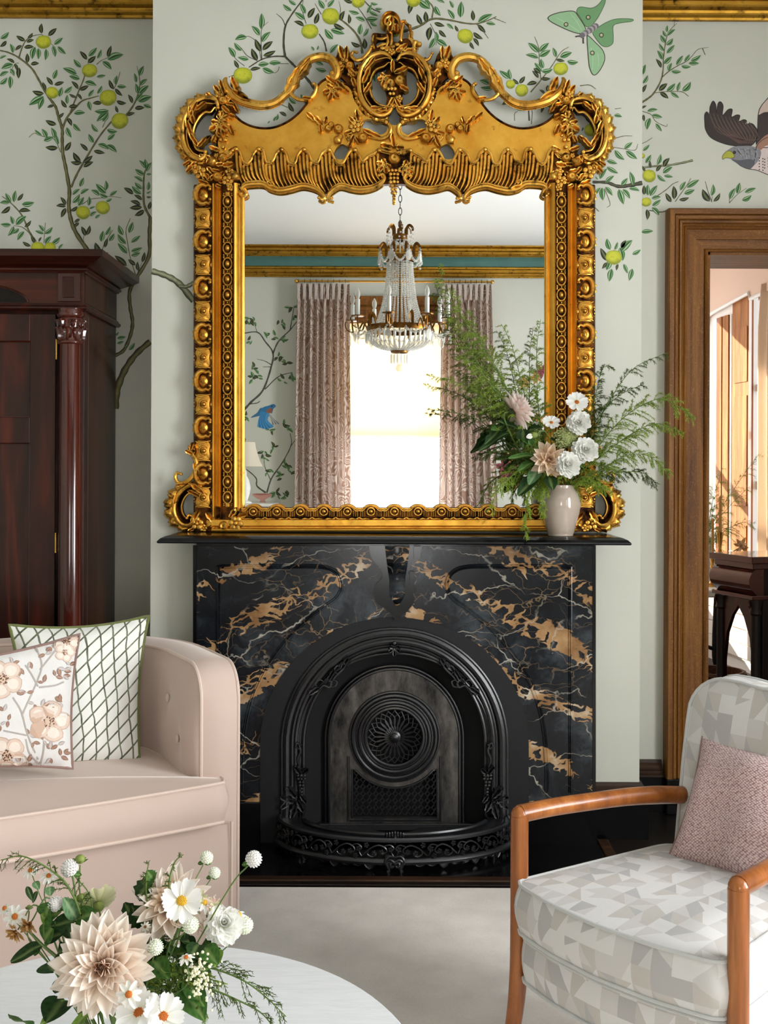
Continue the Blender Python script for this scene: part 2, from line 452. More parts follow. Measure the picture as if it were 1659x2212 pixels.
def lattice():
    t = NT('lattice_print'); u = t.n('ShaderNodeUVMap'); sep = t.n('ShaderNodeSeparateXYZ'); t.l(u.outputs[0], sep.inputs[0])
    nz = t.noise(u.outputs[0], 4, 2).outputs[0]
    wob = t.math('MULTIPLY', t.math('SUBTRACT', nz, .5), .06)
    x, y = t.math('ADD', sep.outputs[0], wob), t.math('ADD', sep.outputs[1], wob)
    def lines(expr, k, w):
        fr = t.math('FRACT', t.math('MULTIPLY', expr, k))
        d = t.math('ABSOLUTE', t.math('SUBTRACT', fr, .5))
        return t.ramp(d, [(w, 1.0), (w + .03, 0.0)])
    a = lines(t.math('ADD', x, t.math('MULTIPLY', y, .12)), 9.0, .045)
    b = lines(t.math('SUBTRACT', t.math('MULTIPLY', x, .85), y), 9.5, .06)
    ink = t.ramp(t.noise(u.outputs[0], 13, 3).outputs[0], [(.3, lin((58, 62, 44))), (.62, lin((116, 122, 98))), (.8, lin((168, 172, 158)))])
    f = t.math('MAXIMUM', a, b)
    t.set(Base_Color=t.mix(f, lin((238, 238, 232)), ink), Roughness=.9, Sheen_Weight=.15)
    t.bump(t.noise(t.coord(), 600, 2).outputs[0], .15, .0006); return t.m
M['lattice'] = lattice()
def facets():
    t = NT('facet_print'); u = t.n('ShaderNodeUVMap')
    m = t.n('ShaderNodeMapping'); m.inputs['Scale'].default_value = (1, 1, 1); t.l(u.outputs[0], m.inputs[0])
    fl = t.n('ShaderNodeVectorMath', operation='FLOOR'); t.l(m.outputs[0], fl.inputs[0])
    fr = t.n('ShaderNodeVectorMath', operation='FRACTION'); t.l(m.outputs[0], fr.inputs[0])
    sep = t.n('ShaderNodeSeparateXYZ'); t.l(fr.outputs[0], sep.inputs[0])
    wn = t.n('ShaderNodeTexWhiteNoise', noise_dimensions='3D'); t.l(fl.outputs[0], wn.inputs[0])
    sw = t.n('ShaderNodeSeparateColor'); t.l(wn.outputs[1], sw.inputs[0])
    x, y = sep.outputs[0], sep.outputs[1]
    flip = t.math('GREATER_THAN', sw.outputs[0], .5)
    xx = t.math('ADD', t.math('MULTIPLY', x, flip), t.math('MULTIPLY', t.math('SUBTRACT', 1.0, x), t.math('SUBTRACT', 1.0, flip)))
    slope = t.math('ADD', t.math('MULTIPLY', sw.outputs[1], 1.4), .5)
    side = t.math('GREATER_THAN', t.math('ADD', t.math('MULTIPLY', xx, slope), y), 1.05)
    off = t.n('ShaderNodeVectorMath', operation='ADD'); t.l(fl.outputs[0], off.inputs[0])
    cx = t.n('ShaderNodeCombineXYZ'); t.l(t.math('MULTIPLY', side, 37.0), cx.inputs[2]); t.l(cx.outputs[0], off.inputs[1])
    wn2 = t.n('ShaderNodeTexWhiteNoise', noise_dimensions='3D'); t.l(off.outputs[0], wn2.inputs[0])
    c = t.ramp(wn2.outputs[0], [(0.0, lin((216, 215, 213))), (.36, lin((203, 201, 198))), (.6, lin((193, 189, 183))), (.84, lin((180, 179, 178)))], 'CONSTANT')
    g = t.noise(t.coord('Object', (60, 60, 400)), 3, 2).outputs[0]
    c = t.mix(.18, c, t.mix(g, (.55, .55, .55), (1, 1, 1)), 'MULTIPLY')
    t.set(Base_Color=c, Roughness=.9, Sheen_Weight=.2)
    t.bump(t.noise(t.coord(), 500, 2).outputs[0], .2, .0006); return t.m
M['facets'] = facets()
def moire():
    t = NT('moire_curtain'); v = t.coord('UV', (1, 1, 1))
    n = t.noise(v, 3.2, 2.5, .45, .7).outputs[0]
    l = t.math('ABSOLUTE', t.math('SUBTRACT', t.math('FRACT', t.math('MULTIPLY', n, 22.0)), .5))
    c = t.mix(t.ramp(l, [(.20, 0.0), (.34, 1.0)]), lin((152, 122, 106)), lin((206, 192, 182)))
    t.set(Base_Color=c, Roughness=.8, Sheen_Weight=.2)
    tr = t.n('ShaderNodeBsdfTranslucent'); t.l(c, tr.inputs[0])
    mx = t.n('ShaderNodeMixShader'); mx.inputs[0].default_value = .22
    t.l(t.b.outputs[0], mx.inputs[1]); t.l(tr.outputs[0], mx.inputs[2]); t.l(mx.outputs[0], t.out.inputs[0]); return t.m
M['moire'] = moire()
def translucent(name, c, fac, rough=.9):
    t = NT(name); t.set(Base_Color=lin(c), Roughness=rough)
    tr = t.n('ShaderNodeBsdfTranslucent'); tr.inputs[0].default_value = (*lin(c), 1)
    mx = t.n('ShaderNodeMixShader'); mx.inputs[0].default_value = fac
    t.l(t.b.outputs[0], mx.inputs[1]); t.l(tr.outputs[0], mx.inputs[2]); t.l(mx.outputs[0], t.out.inputs[0]); return t.m
M['sheer'] = translucent('cream_blind', (250, 236, 206), .5)
M['curtain_plain'] = translucent('beige_curtain', (226, 204, 178), .35)
M['shade'] = translucent('lamp_shade', (238, 228, 208), .3)
def vpetal(name, fac=.16):
    t = NT(name); a = t.n('ShaderNodeAttribute', attribute_name='Col'); t.set(Base_Color=a.outputs[0], Roughness=.6, Specular_IOR_Level=.25)
    tr = t.n('ShaderNodeBsdfTranslucent'); t.l(a.outputs[0], tr.inputs[0])
    mx = t.n('ShaderNodeMixShader'); mx.inputs[0].default_value = fac
    t.l(t.b.outputs[0], mx.inputs[1]); t.l(tr.outputs[0], mx.inputs[2]); t.l(mx.outputs[0], t.out.inputs[0]); return t.m
M['petal'] = vpetal('petal', .30); M['leaf'] = vpetal('living_leaf', .18)
# ceramics, glass, lacquer
M['vase'] = plain('greige_glaze', (182, 168, 154), .13, c2=(172, 157, 144), scale=5, Coat_Weight=.6)
M['white_glaze'] = plain('white_glaze', (236, 236, 232), .15)
M['pink_glaze'] = plain('pink_glaze', (212, 162, 148), .15)
def tabletop():
    t = NT('white_lacquered_oak'); n = t.noise(t.coord('Object', (3, 26, 1), (0, 0, R(20))), 2.6, 5, .6, 1.6).outputs[0]
    t.set(Base_Color=t.ramp(n, [(.35, lin((218, 220, 222))), (.6, lin((226, 228, 230)))]), Roughness=.34); t.bump(n, .05, .001); return t.m
M['tabletop'] = tabletop()
def glass(name, rough=0.0, mixw=.0, tint=(1, 1, 1)):
    t = NT(name); t.set(Base_Color=tint, Roughness=rough, Transmission_Weight=1.0, IOR=1.45)
    lp = t.n('ShaderNodeBsdfTransparent'); g = t.n('ShaderNodeBsdfGlossy'); g.inputs['Roughness'].default_value = .03
    mx = t.n('ShaderNodeMixShader'); mx.inputs[0].default_value = .05; t.l(lp.outputs[0], mx.inputs[1]); t.l(g.outputs[0], mx.inputs[2])
    t.l(mx.outputs[0], t.out.inputs[0]); return t.m
M['pane'] = glass('window_glass')
def crystal():
    t = NT('cut_crystal'); t.set(Base_Color=(.74, .73, .68), Roughness=.04, Specular_IOR_Level=.9)
    tp = t.n('ShaderNodeBsdfTransparent'); tp.inputs[0].default_value = (.95, .95, .93, 1)
    mx = t.n('ShaderNodeMixShader'); mx.inputs[0].default_value = .5
    t.l(t.b.outputs[0], mx.inputs[1]); t.l(tp.outputs[0], mx.inputs[2]); t.l(mx.outputs[0], t.out.inputs[0]); return t.m
M['crystal'] = crystal()
M['candle'] = plain('candle_sleeve', (222, 222, 214), .5)
M['black_metal'] = plain('black_metal', (20, 19, 19), .4, .6)
M['wicker'] = plain('wicker', (104, 66, 36), .7, c2=(64, 38, 20), scale=50)
M['radiator'] = plain('white_panel', (232, 228, 220), .5)
# ------------------------------------------------------------------ the room
YB, YR, ZC = 4.40, 4.75, 3.66            # chimney breast, recess wall, ceiling height
XL, XR, YREAR = -2.9, 3.0, -2.41
XB0, XB1 = at(326, 1015, YB).x, at(1384, 1015, YB).x
DX0, DX1, DZ = 1.335, 2.42, 2.385        # doorway
WX0, WX1, WZ0, WZ1 = -.62, .66, .42, 2.94  # window in the rear wall
def xz(V): V = np.asarray(V); return V[:, [0, 2, 1]]              # (a, b, c) -> x=a, z=b, y=c
def yz(V): V = np.asarray(V); return V[:, [2, 0, 1]]              # (a, b, c) -> y=a, z=b, x=c
def rect(x0, x1, z0, z1): return [(x0, z0), (x1, z0), (x1, z1), (x0, z1)]
def wall(name, outer, holes, c0, c1, mp, mat):
    V, F = plate(outer, holes, c0, c1); return struct(name, MB().add(mp(V), F), mat)

wall_front = wall('wall_front', [(XL, 0), (DX0, 0), (DX0, DZ), (DX1, DZ), (DX1, 0), (3.35, 0), (3.35, ZC), (XL, ZC)], [], YR, YR + .30, xz, M['wall'])
wall_breast = struct('wall_breast', MB().add(*box(XB0, XB1, YB, YR + .1, 0, ZC)), M['wall'])
wall_left = wall('wall_left', rect(YREAR - .2, YR + .3, 0, ZC), [], XL - .15, XL, yz, M['wall'])
SW = [(.60, 2.10), (-1.80, -.30)]
wall_right = wall('wall_right', rect(YREAR - .2, YR + .30, 0, ZC), [rect(a, b, .55, 3.0) for a, b in SW], XR, XR + .18, yz, M['wall'])
wall_rear = wall('wall_rear', rect(XL - .15, XR + .18, 0, ZC), [rect(WX0, WX1, WZ0, WZ1)], YREAR - .2, YREAR, xz, M['wall'])
ceiling = struct('ceiling', MB().add(*box(XL - .15, 3.5, YREAR - .2, 9.2, ZC, ZC + .1)), M['ceiling'])
floor = struct('floor', MB().add(*box(XL - .15, 3.5, YREAR - .2, 9.2, -.1, 0)), M['floor'])

# gilded cornice: three members (lower gilt mould, teal cove, upper gilt mould) on every wall in view
LOW = [(0, 3.372), (.018, 3.372), (.022, 3.380), (.034, 3.388), (.034, 3.394), (.026, 3.398), (.030, 3.408), (.046, 3.418), (.046, 3.424), (.038, 3.428), (.040, 3.444), (.058, 3.452), (.062, 3.466), (.056, 3.474), (0, 3.474)]
COVE = [(0, 3.474), (.052, 3.474), (.056, 3.50), (.075, 3.53), (.11, 3.552), (.135, 3.556), (0, 3.556)]
TOP = [(0, 3.556), (.135, 3.556), (.142, 3.564), (.160, 3.570), (.160, 3.578), (.150, 3.584), (.156, 3.60), (.178, 3.612), (.184, 3.628), (.176, 3.64), (.196, 3.648), (.20, 3.659), (0, 3.659)]
def cornice(name, path):
    t = struct(name, MB().add(*sweep(path, LOW)), M['gilt_trim'], smooth=False)
    part('cornice_cove', MB().add(*sweep(path, COVE)), M['teal'], t, label='teal painted cove between the gilt members')
    part('cornice_top', MB().add(*sweep(path, TOP)), M['gilt_trim'], t, smooth=False)
cornice('trim_1', [(XB0, YB), (XB0, YR), (XL, YR), (XL, YREAR)])
cornice('trim_2', [(XR, YREAR), (XR, YR), (XB1, YR), (XB1, YB), (XB0, YB)])
cornice('trim_3', [(XL, YREAR), (XR, YREAR)])

# skirting boards: black marbled base with a moulded wooden cap
CAP = [(0, .150), (.034, .150), (.034, .160), (.026, .164), (.026, .176), (.030, .180), (.022, .186), (.022, .198), (.012, .206), (.010, .216), (0, .218)]
BASE = [(0, 0), (.030, 0), (.030, .150), (0, .150)]
def skirting(name, path):
    t = struct(name, MB().add(*sweep(path, BASE)), M['slate'])
    part('cap_moulding', MB().add(*sweep(path, CAP)), M['border'], t, smooth=False, label='worn brown wooden cap moulding')
skirting('baseboard_right', [(DX0 - .185, YR), (XB1, YR), (XB1, YB), (.79, YB)])
skirting('baseboard_left', [(-.776, YB), (XB0, YB), (XB0, YR), (XL, YR)])

# hearth slab, wooden border, rug
HX0, HX1, HY = -.815, .80, 3.945
struct('floor_hearth', MB().add(*box(HX0, HX1, HY, YB, 0, .006, .002)), M['slate'])
BR = .045
bd = struct('trim_4', MB().add(*box(HX0 - BR, HX1 + BR, HY - BR, HY - .002, 0, .009, .003)), M['border'])
part('side_strip', MB().add(*box(HX1 + .002, HX1 + BR, HY, YB - .05, 0, .009, .003)), M['border'], bd)
part('side_strip', MB().add(*box(HX0 - BR, HX0 - .002, HY, YB - .05, 0, .009, .003)), M['border'], bd)
part('front_strip', MB().add(*box(HX0 - BR - .03, HX1 + BR + .03, HY - BR - .035, HY - BR - .004, 0, .006, .002)), M['floor'], bd)
rug = link('rug', MB().add(*box(-2.35, 2.3, -.6, 3.815, 0.0, .018, .006)).mesh('rug', M['rug']))
rug['label'] = 'large plain cream wool rug on the floor in front of the hearth'; rug['category'] = 'rug'

# door casing of grained oak, mitred, with its lining
door = struct('door_1', MB().add(*box(DX0, DX0 + .012, YR - .01, YR + .31, 0, DZ)).add(*box(DX1 - .012, DX1, YR - .01, YR + .31, 0, DZ)), M['oak'])
part('soffit', MB().add(*box(DX0, DX1, YR - .01, YR + .31, DZ - .012, DZ)), M['oak_h'], door)
PR = [(0, 0), (0, .022), (.006, .026), (.012, .020), (.013, .012), (.050, .020), (.052, .026), (.092, .026), (.094, .034), (.102, .040), (.108, .034), (.112, .036), (.118, .046), (.126, .048), (.130, .042), (.134, .050), (.146, .054), (.150, .048), (.152, .062), (.172, .064), (.176, .058), (.178, 0)]
V, F = sweep([(DX0, .15), (DX0, DZ), (DX1, DZ), (DX1, .15)], [(o, -d) for o, d in PR]); V = xz(V); V[:, 1] += YR
k = len(PR); Fs = grid(2, k)
for i, nm in enumerate(('casing_leg', 'casing_head', 'casing_leg')):
    part(nm, MB().add(V[i * k:(i + 2) * k], Fs), M['oak_h' if i == 1 else 'oak'], door, smooth=False)
for x0, x1 in ((DX0 - .18, DX0 - .004), (DX1 + .004, DX1 + .18)):
    part('plinth_block', MB().add(*box(x0, x1, YR - .07, YR, 0, .15, .004)), M['slate'], door)

# rear window seen in the mirror: oak casing, sash, panes, cream blind
win = struct('window_1', MB().add(*box(WX0, WX0 + .02, YREAR - .2, YREAR, WZ0, WZ1)).add(*box(WX1 - .02, WX1, YREAR - .2, YREAR, WZ0, WZ1)).add(*box(WX0, WX1, YREAR - .2, YREAR, WZ1 - .02, WZ1)).add(*box(WX0, WX1, YREAR - .2, YREAR + .04, WZ0, WZ0 + .03)), M['oak'])
WP = [(0, 0), (0, .02), (.02, .03), (.025, .02), (.10, .024), (.105, .034), (.125, .045), (.15, .03), (.155, .05), (.20, .06), (.235, .075), (.24, .06), (.24, 0)]
V, F = sweep([(WX0, WZ0), (WX0, WZ1), (WX1, WZ1), (WX1, WZ0)], [(o, d) for o, d in WP]); V = xz(V); V[:, 1] += YREAR
part('window_casing', MB().add(V, F), M['oak'], win, smooth=False)
for z0, z1, y in ((WZ0 + .03, 1.83, YREAR - .10), (1.80, WZ1 - .02, YREAR - .14)):
    s = MB()
    for b in ((WX0 + .02, WX0 + .07, z0, z1), (WX1 - .07, WX1 - .02, z0, z1), (WX0 + .02, WX1 - .02, z0, z0 + .05), (WX0 + .02, WX1 - .02, z1 - .05, z1)):
        s.add(*box(b[0], b[1], y - .02, y + .02, b[2], b[3], .004))
    so = part('sash', s, M['white_plaster'], win, smooth=False)
    part('pane', MB().add(*box(WX0 + .06, WX1 - .06, y - .003, y + .003, z0 + .04, z1 - .04)), M['pane'], so, smooth=False)
part('roller_blind', MB().add(*box(WX0 + .03, WX1 - .03, YREAR - .052, YREAR - .05, 1.80, WZ1 - .02)), M['sheer'], win, smooth=False, label='cream roller blind drawn half way')
# side windows in the right-hand wall
for i, (a, b) in enumerate(SW):
    fr = MB()
    for y0, y1, z0, z1 in ((a, a + .03, .55, 3.0), (b - .03, b, .55, 3.0), (a, b, 2.97, 3.0), (a, b, .55, .58), ((a + b) / 2 - .02, (a + b) / 2 + .02, .58, 2.97), (a, b, 1.76, 1.80)):
        fr.add(*box(XR + .02, XR + .12, y0, y1, z0, z1))
    w = struct('window_%d' % (i + 2), fr, M['oak'])
    part('pane', MB().add(*box(XR + .06, XR + .066, a + .03, b - .03, .58, 2.97)), M['pane'], w)

# ---- the room beyond the doorway
RW = lambda px: 3.755 / ((px - 850) / 2400 + .15)
def rwp(px, py, off=0.0):
    p = at(px, py, RW(px)); return p + Vector((-.989, -.148, 0)) * off
def rwstrip(mb, p0, p1, z0, z1, o0, o1):
    a, b = rwp(p0, 1015), rwp(p1, 1015); n = Vector((-.989, -.148, 0)); V = []
    for z in (z0, z1):
        for q in (a, b):
            for o in (o0, o1): w = q + n * o; V.append((w.x, w.y, z))
    mb.add(V, [(0, 1, 3, 2), (4, 6, 7, 5), (0, 4, 5, 1), (2, 3, 7, 6), (0, 2, 6, 4), (1, 5, 7, 3)]); return mb
mb = MB(); rwstrip(mb, 1490, 1626.5, 0, ZC, -.12, 0); rwstrip(mb, 1646, 2300, 0, ZC, -.12, 0); rwstrip(mb, 1626.5, 1646, 0, .75, -.12, 0); rwstrip(mb, 1626.5, 1646, 2.72, ZC, -.12, 0)
beyond = struct('wall_sitting_room_right', mb, M['white_plaster'])
OX0, OX1 = .75, 2.05  # unseen opening added in the far wall to let the sun in
wall('wall_sitting_room_far', rect(0, 2.62, 0, ZC), [rect(OX0, OX1, .6, 2.95)], 9.0, 9.15, xz, M['white_plaster'])
struct('wall_sitting_room_left', MB().add(*box(-.1, .05, YR + .3, 9.1, 0, ZC)), M['pink_plaster'])
# lowered plaster bulkhead with a stepped white bead above the window
B = [(1505, 716), (1529, 700), (1531, 688), (1541, 679), (1626, 633), (1629, 646), (1662, 631), (1800, 560), (1800, 440), (1505, 440)]
n = len(B); V = [rwp(x, y, .0) for x, y in B] + [rwp(x, y, .03) for x, y in B]
F = [(i, (i + 1) % n, n + (i + 1) % n, n + i) for i in range(n)] + [tuple(t) for t in tessellate_polygon([[Vector((x, y, 0)) for x, y in B]])]
F += [tuple(n + i for i in t) for t in F[n:]]
blk = struct('trim_5', MB().add(V, F), M['pink_plaster'])
part('bead', MB().add(*tube([rwp(x, y, .030) for x, y in B[:7]], .014, 6)), M['white_plaster'], blk, smooth=False, label='white stepped bead')
# window casing, folded shutter, sash
ZT = 2.62
wn = struct('window_4', rwstrip(MB(), 1549.5, 1558, .2, ZT, 0, .012), M['walnut'])
part('casing', rwstrip(rwstrip(rwstrip(MB(), 1558, 1562, .2, ZT, 0, .018), 1562.5, 1568, .2, ZT, 0, .012), 1568.5, 1576, .2, ZT, 0, .016), M['window_oak'], wn, smooth=False)
part('stop_bead', rwstrip(MB(), 1576.5, 1580, .2, ZT, 0, .006), M['white_plaster'], wn, smooth=False)
sh = part('shutter', rwstrip(MB(), 1582, 1620, .2, ZT + .12, 0, .004), M['window_oak'], wn, smooth=False)
for k, (z0, z1) in enumerate(((2.10, 2.50), (1.20, 2.00), (.30, 1.06))): part('shutter_panel', rwstrip(MB(), 1587, 1615, z0, z1, .004, .010), M['window_oak'], sh, smooth=False)
part('jamb', rwstrip(MB(), 1620.5, 1626.5, .2, ZT + .1, 0, .014), M['walnut'], wn, smooth=False)
part('jamb', rwstrip(MB(), 1640, 1646.5, .2, ZT + .1, -.02, .012), M['walnut'], wn, smooth=False)
for z0, z1 in ((2.02, 2.07), (1.32, 1.38)): part('glazing_bar', rwstrip(MB(), 1626.5, 1640, z0, z1, -.04, -.02), M['white_plaster'], wn, smooth=False)
part('pane', rwstrip(MB(), 1626.5, 1640, .75, 2.72, -.08, -.075), M['pane'], wn, smooth=False)
ww = struct('window_5', MB().add(*box((OX0 + OX1) / 2 - .02, (OX0 + OX1) / 2 + .02, 9.02, 9.08, .6, 2.95)).add(*box(OX0, OX1, 9.02, 9.08, 1.72, 1.78)), M['window_oak'])  # unseen window, added so its bars break the sun into patches
part('pane', MB().add(*box(OX0, OX1, 9.045, 9.05, .6, 2.95)), M['pane'], ww)
# panelled low wall under the window
mb = MB()
for k in range(7): rwstrip(mb, 1500, 1646, .10 + k * .105, .10 + k * .105 + .097, 0, .018)
pw = struct('trim_6', rwstrip(MB(), 1500, 1646, .08, .86, 0, .008), M['radiator'])
for k in range(7): part('plank', rwstrip(MB(), 1500, 1646, .10 + k * .105, .10 + k * .105 + .097, .008, .022), M['radiator'], pw, smooth=False)

# curtain of the sitting room
def curtain_mesh(x0, x1, z0, z1, Y, folds, depth, nz=14, flare=0.0, pleat=True, nper=10, x0b=None, x1b=None):
    nu = folds * nper + 1; uv = []; V = []
    for i in range(nu):
        u = i / (nu - 1); ph = u * folds * 2 * math.pi
        for j in range(nz):
            w = j / (nz - 1); a = depth * (1 + .25 * math.sin(3.1 * u * folds + 1))
            xa = x0 + (x1 - x0) * u; xb = (x0b if x0b is not None else x0) + ((x1b if x1b is not None else x1) - (x0b if x0b is not None else x0)) * u
            pinch = min(1.0, (1 - w) / .07) if pleat else 1.0
            d = a * (math.sin(ph + .5 * math.sin(ph) + .5 * math.sin(5 * (1 - w) + i * .01)) * (.45 + .55 * pinch))
            V.append((xa * w + xb * (1 - w) + .012 * math.cos(ph) * (1 - w), Y + d, z0 + (z1 - z0) * w)); uv.append((u * folds * .21, w * (z1 - z0) * 1.1))
    return V, grid(nu, nz), uv
def set_uv(o, uv):
    me = o.data; l = me.uv_layers.new(name='UVMap'); uv = np.asarray(uv, float)
    ix = np.zeros(len(me.loops), int); me.loops.foreach_get('vertex_index', ix); l.data.foreach_set('uv', uv[ix].ravel())
V, F, uv = curtain_mesh(0, 1, 0.02, 2.75, 0, 4, .03, 10)
V = np.array(V); a, b = rwp(1656, 1015, .04), rwp(1720, 1015, .04); d = (b - a)
V = np.array([(a.x + d.x * v[0] - .989 * v[1], a.y + d.y * v[0] - .148 * v[1], v[2]) for v in V])
ct = thing('curtain', 'beige embroidered curtain beside the sunlit window beyond the doorway', 'curtain', (a.x, a.y, 0.02))
set_uv(part('drape', MB().add(V, F), M['curtain_plain'], ct, sharp=180), uv)
# ------------------------------------------------------------------ hand-painted murals: flat paint on the plaster
def L3(*c): return [np.array(lin(x)) for x in c]
LG = L3((28, 70, 34), (84, 140, 76), (174, 206, 156), (14, 48, 20)); LD = L3((12, 18, 9), (22, 34, 16), (34, 48, 24), (112, 120, 58))
def p_leaf(mb, b, t, dark, mp, wr=.39, bend=None):
    b = np.array(b, float); t = np.array(t, float); d = t - b; ln = np.linalg.norm(d)
    if ln < 1: return
    n = np.array([-d[1], d[0]]) / ln; bend = random.uniform(-.10, .10) if bend is None else bend
    e, m1, m2, mid = LD if dark else LG; fl = random.random() < .5; k = random.uniform(.85, 1.15)
    T = np.linspace(0, 1, 8); S = (-1, -.72, -.4, -.09, .09, .4, .72, 1); V = []; C = []
    for u in T:
        w = ln * wr * .5 * k * (math.sin(math.pi * u ** .82) ** .85 if 0 < u < 1 else .0) + ln * .006
        c = b + d * u + n * bend * ln * math.sin(math.pi * u)
        for s in S:
            V.append((*(c + n * w * s), 0)); a = abs(s)
            lite = (m2 if (s > 0) == fl else m1) * (.8 + .4 * math.sin(u * 3.1))
            C.append(mid if a < .2 else lite if a < .5 else m1 if a < .8 else e)
    mb.add(mp(np.array(V)), grid(8, 8), np.clip(np.array(C), 0, 1))
BR1 = L3((44, 38, 20), (98, 94, 52), (132, 128, 78))
def p_branch(mb, pts, w0, w1, mp, cols=BR1):
    P = catmull([(x, y) for x, y in pts], 6); k = len(P); d = np.gradient(P, axis=0); d /= np.linalg.norm(d, axis=1, keepdims=True)
    n = np.c_[-d[:, 1], d[:, 0]]; V = []; C = []
    for i in range(k):
        w = (w0 + (w1 - w0) * i / (k - 1)) * .5 * (1 + .12 * math.sin(i * 1.7)); j = random.uniform(.8, 1.2)
        for s, c in ((-1, 0), (-.6, 1), (-.1, 2), (.35, 1), (.65, 0), (1, 0)):
            V.append((*(P[i] + n[i] * w * s), 0)); C.append(cols[c] * j)
    mb.add(mp(np.array(V)), grid(k, 6), np.clip(np.array(C), 0, 1))
AP = L3((206, 208, 52), (186, 192, 40), (146, 154, 34), (108, 112, 26))
def p_apple(mb, x, y, r, mp):
    V = [(x - r * .15, y - r * .2, 0)]; C = [AP[0]]; n = 20
    for q, (rr, c) in enumerate(((.45, 0), (.8, 1), (.97, 2))):
        for i in range(n):
            a = i * 2 * math.pi / n; k = 1 + .03 * math.sin(2 * a + r) - (.06 if abs(math.sin(a) + 1) < .1 else 0)
            cc = AP[c] if not (c == 1 and math.sin(a) > .4) else AP[2]
            V.append((x + r * rr * k * math.cos(a) - r * .15 * (1 - rr), y + r * rr * k * math.sin(a) * .96 - r * .2 * (1 - rr), 0)); C.append(cc)
    F = [(0, 1 + i, 1 + (i + 1) % n) for i in range(n)]
    for q in range(2): F += [(1 + q * n + i, 1 + q * n + (i + 1) % n, 1 + (q + 1) * n + (i + 1) % n, 1 + (q + 1) * n + i) for i in range(n)]
    mb.add(mp(np.array(V)), F, np.array(C))
    for _ in range(16):
        a, q = random.uniform(0, 6.28), r * .85 * math.sqrt(random.random()); e = r * random.uniform(.02, .045)
        V, F = fan(5, e, (x + q * math.cos(a), y + q * math.sin(a), 1)); mb.add(mp(V), F, AP[3])
def mapper(s, ox, oy, Y, sgn=-1):
    """photo crop coordinates -> wall plane; the third value lifts a stroke of paint above another"""
    def f(V):
        V = np.asarray(V, float); px = V[:, 0] / s + ox; py = V[:, 1] / s + oy
        dx, dy = px - CX, py - CY
        return np.c_[(dx + ROLL * dy) * Y / FX, np.full(len(V), Y) - .0010 - .0004 * V[:, 2], EYE - (dy - ROLL * dx) * Y / FX]
    return f
def lift(mp, h):
    def f(V):
        V = np.array(V, float); V[:, 2] += h; return mp(V)
    return f
def nums(s): return [tuple(int(v) for v in q.split(',')) for q in s.split()]
def mural(name, parent, mp, branches, dark, light, apples, label, kids=()):
    mb = MB(); n = 0
    for i, (pts, w0, w1, *c) in enumerate(branches): p_branch(mb, nums(pts), w0, w1, lift(mp, .06 * (i % 5)), *(c or []))
    for src, dk in ((dark, True), (light, False)):
        for q in src.split():
            a, b, c, d = (int(v) for v in q.split(',')); n += 1
            p_leaf(mb, (a, b), (c, d), dk, lift(mp, .3 + .05 * (n % 9)))
    for x, y, r in apples: p_apple(mb, x, y, r, lift(mp, 1.0))
    return part(name, mb, M['paint'], parent, smooth=False, colors=True, label=label, fix=False)
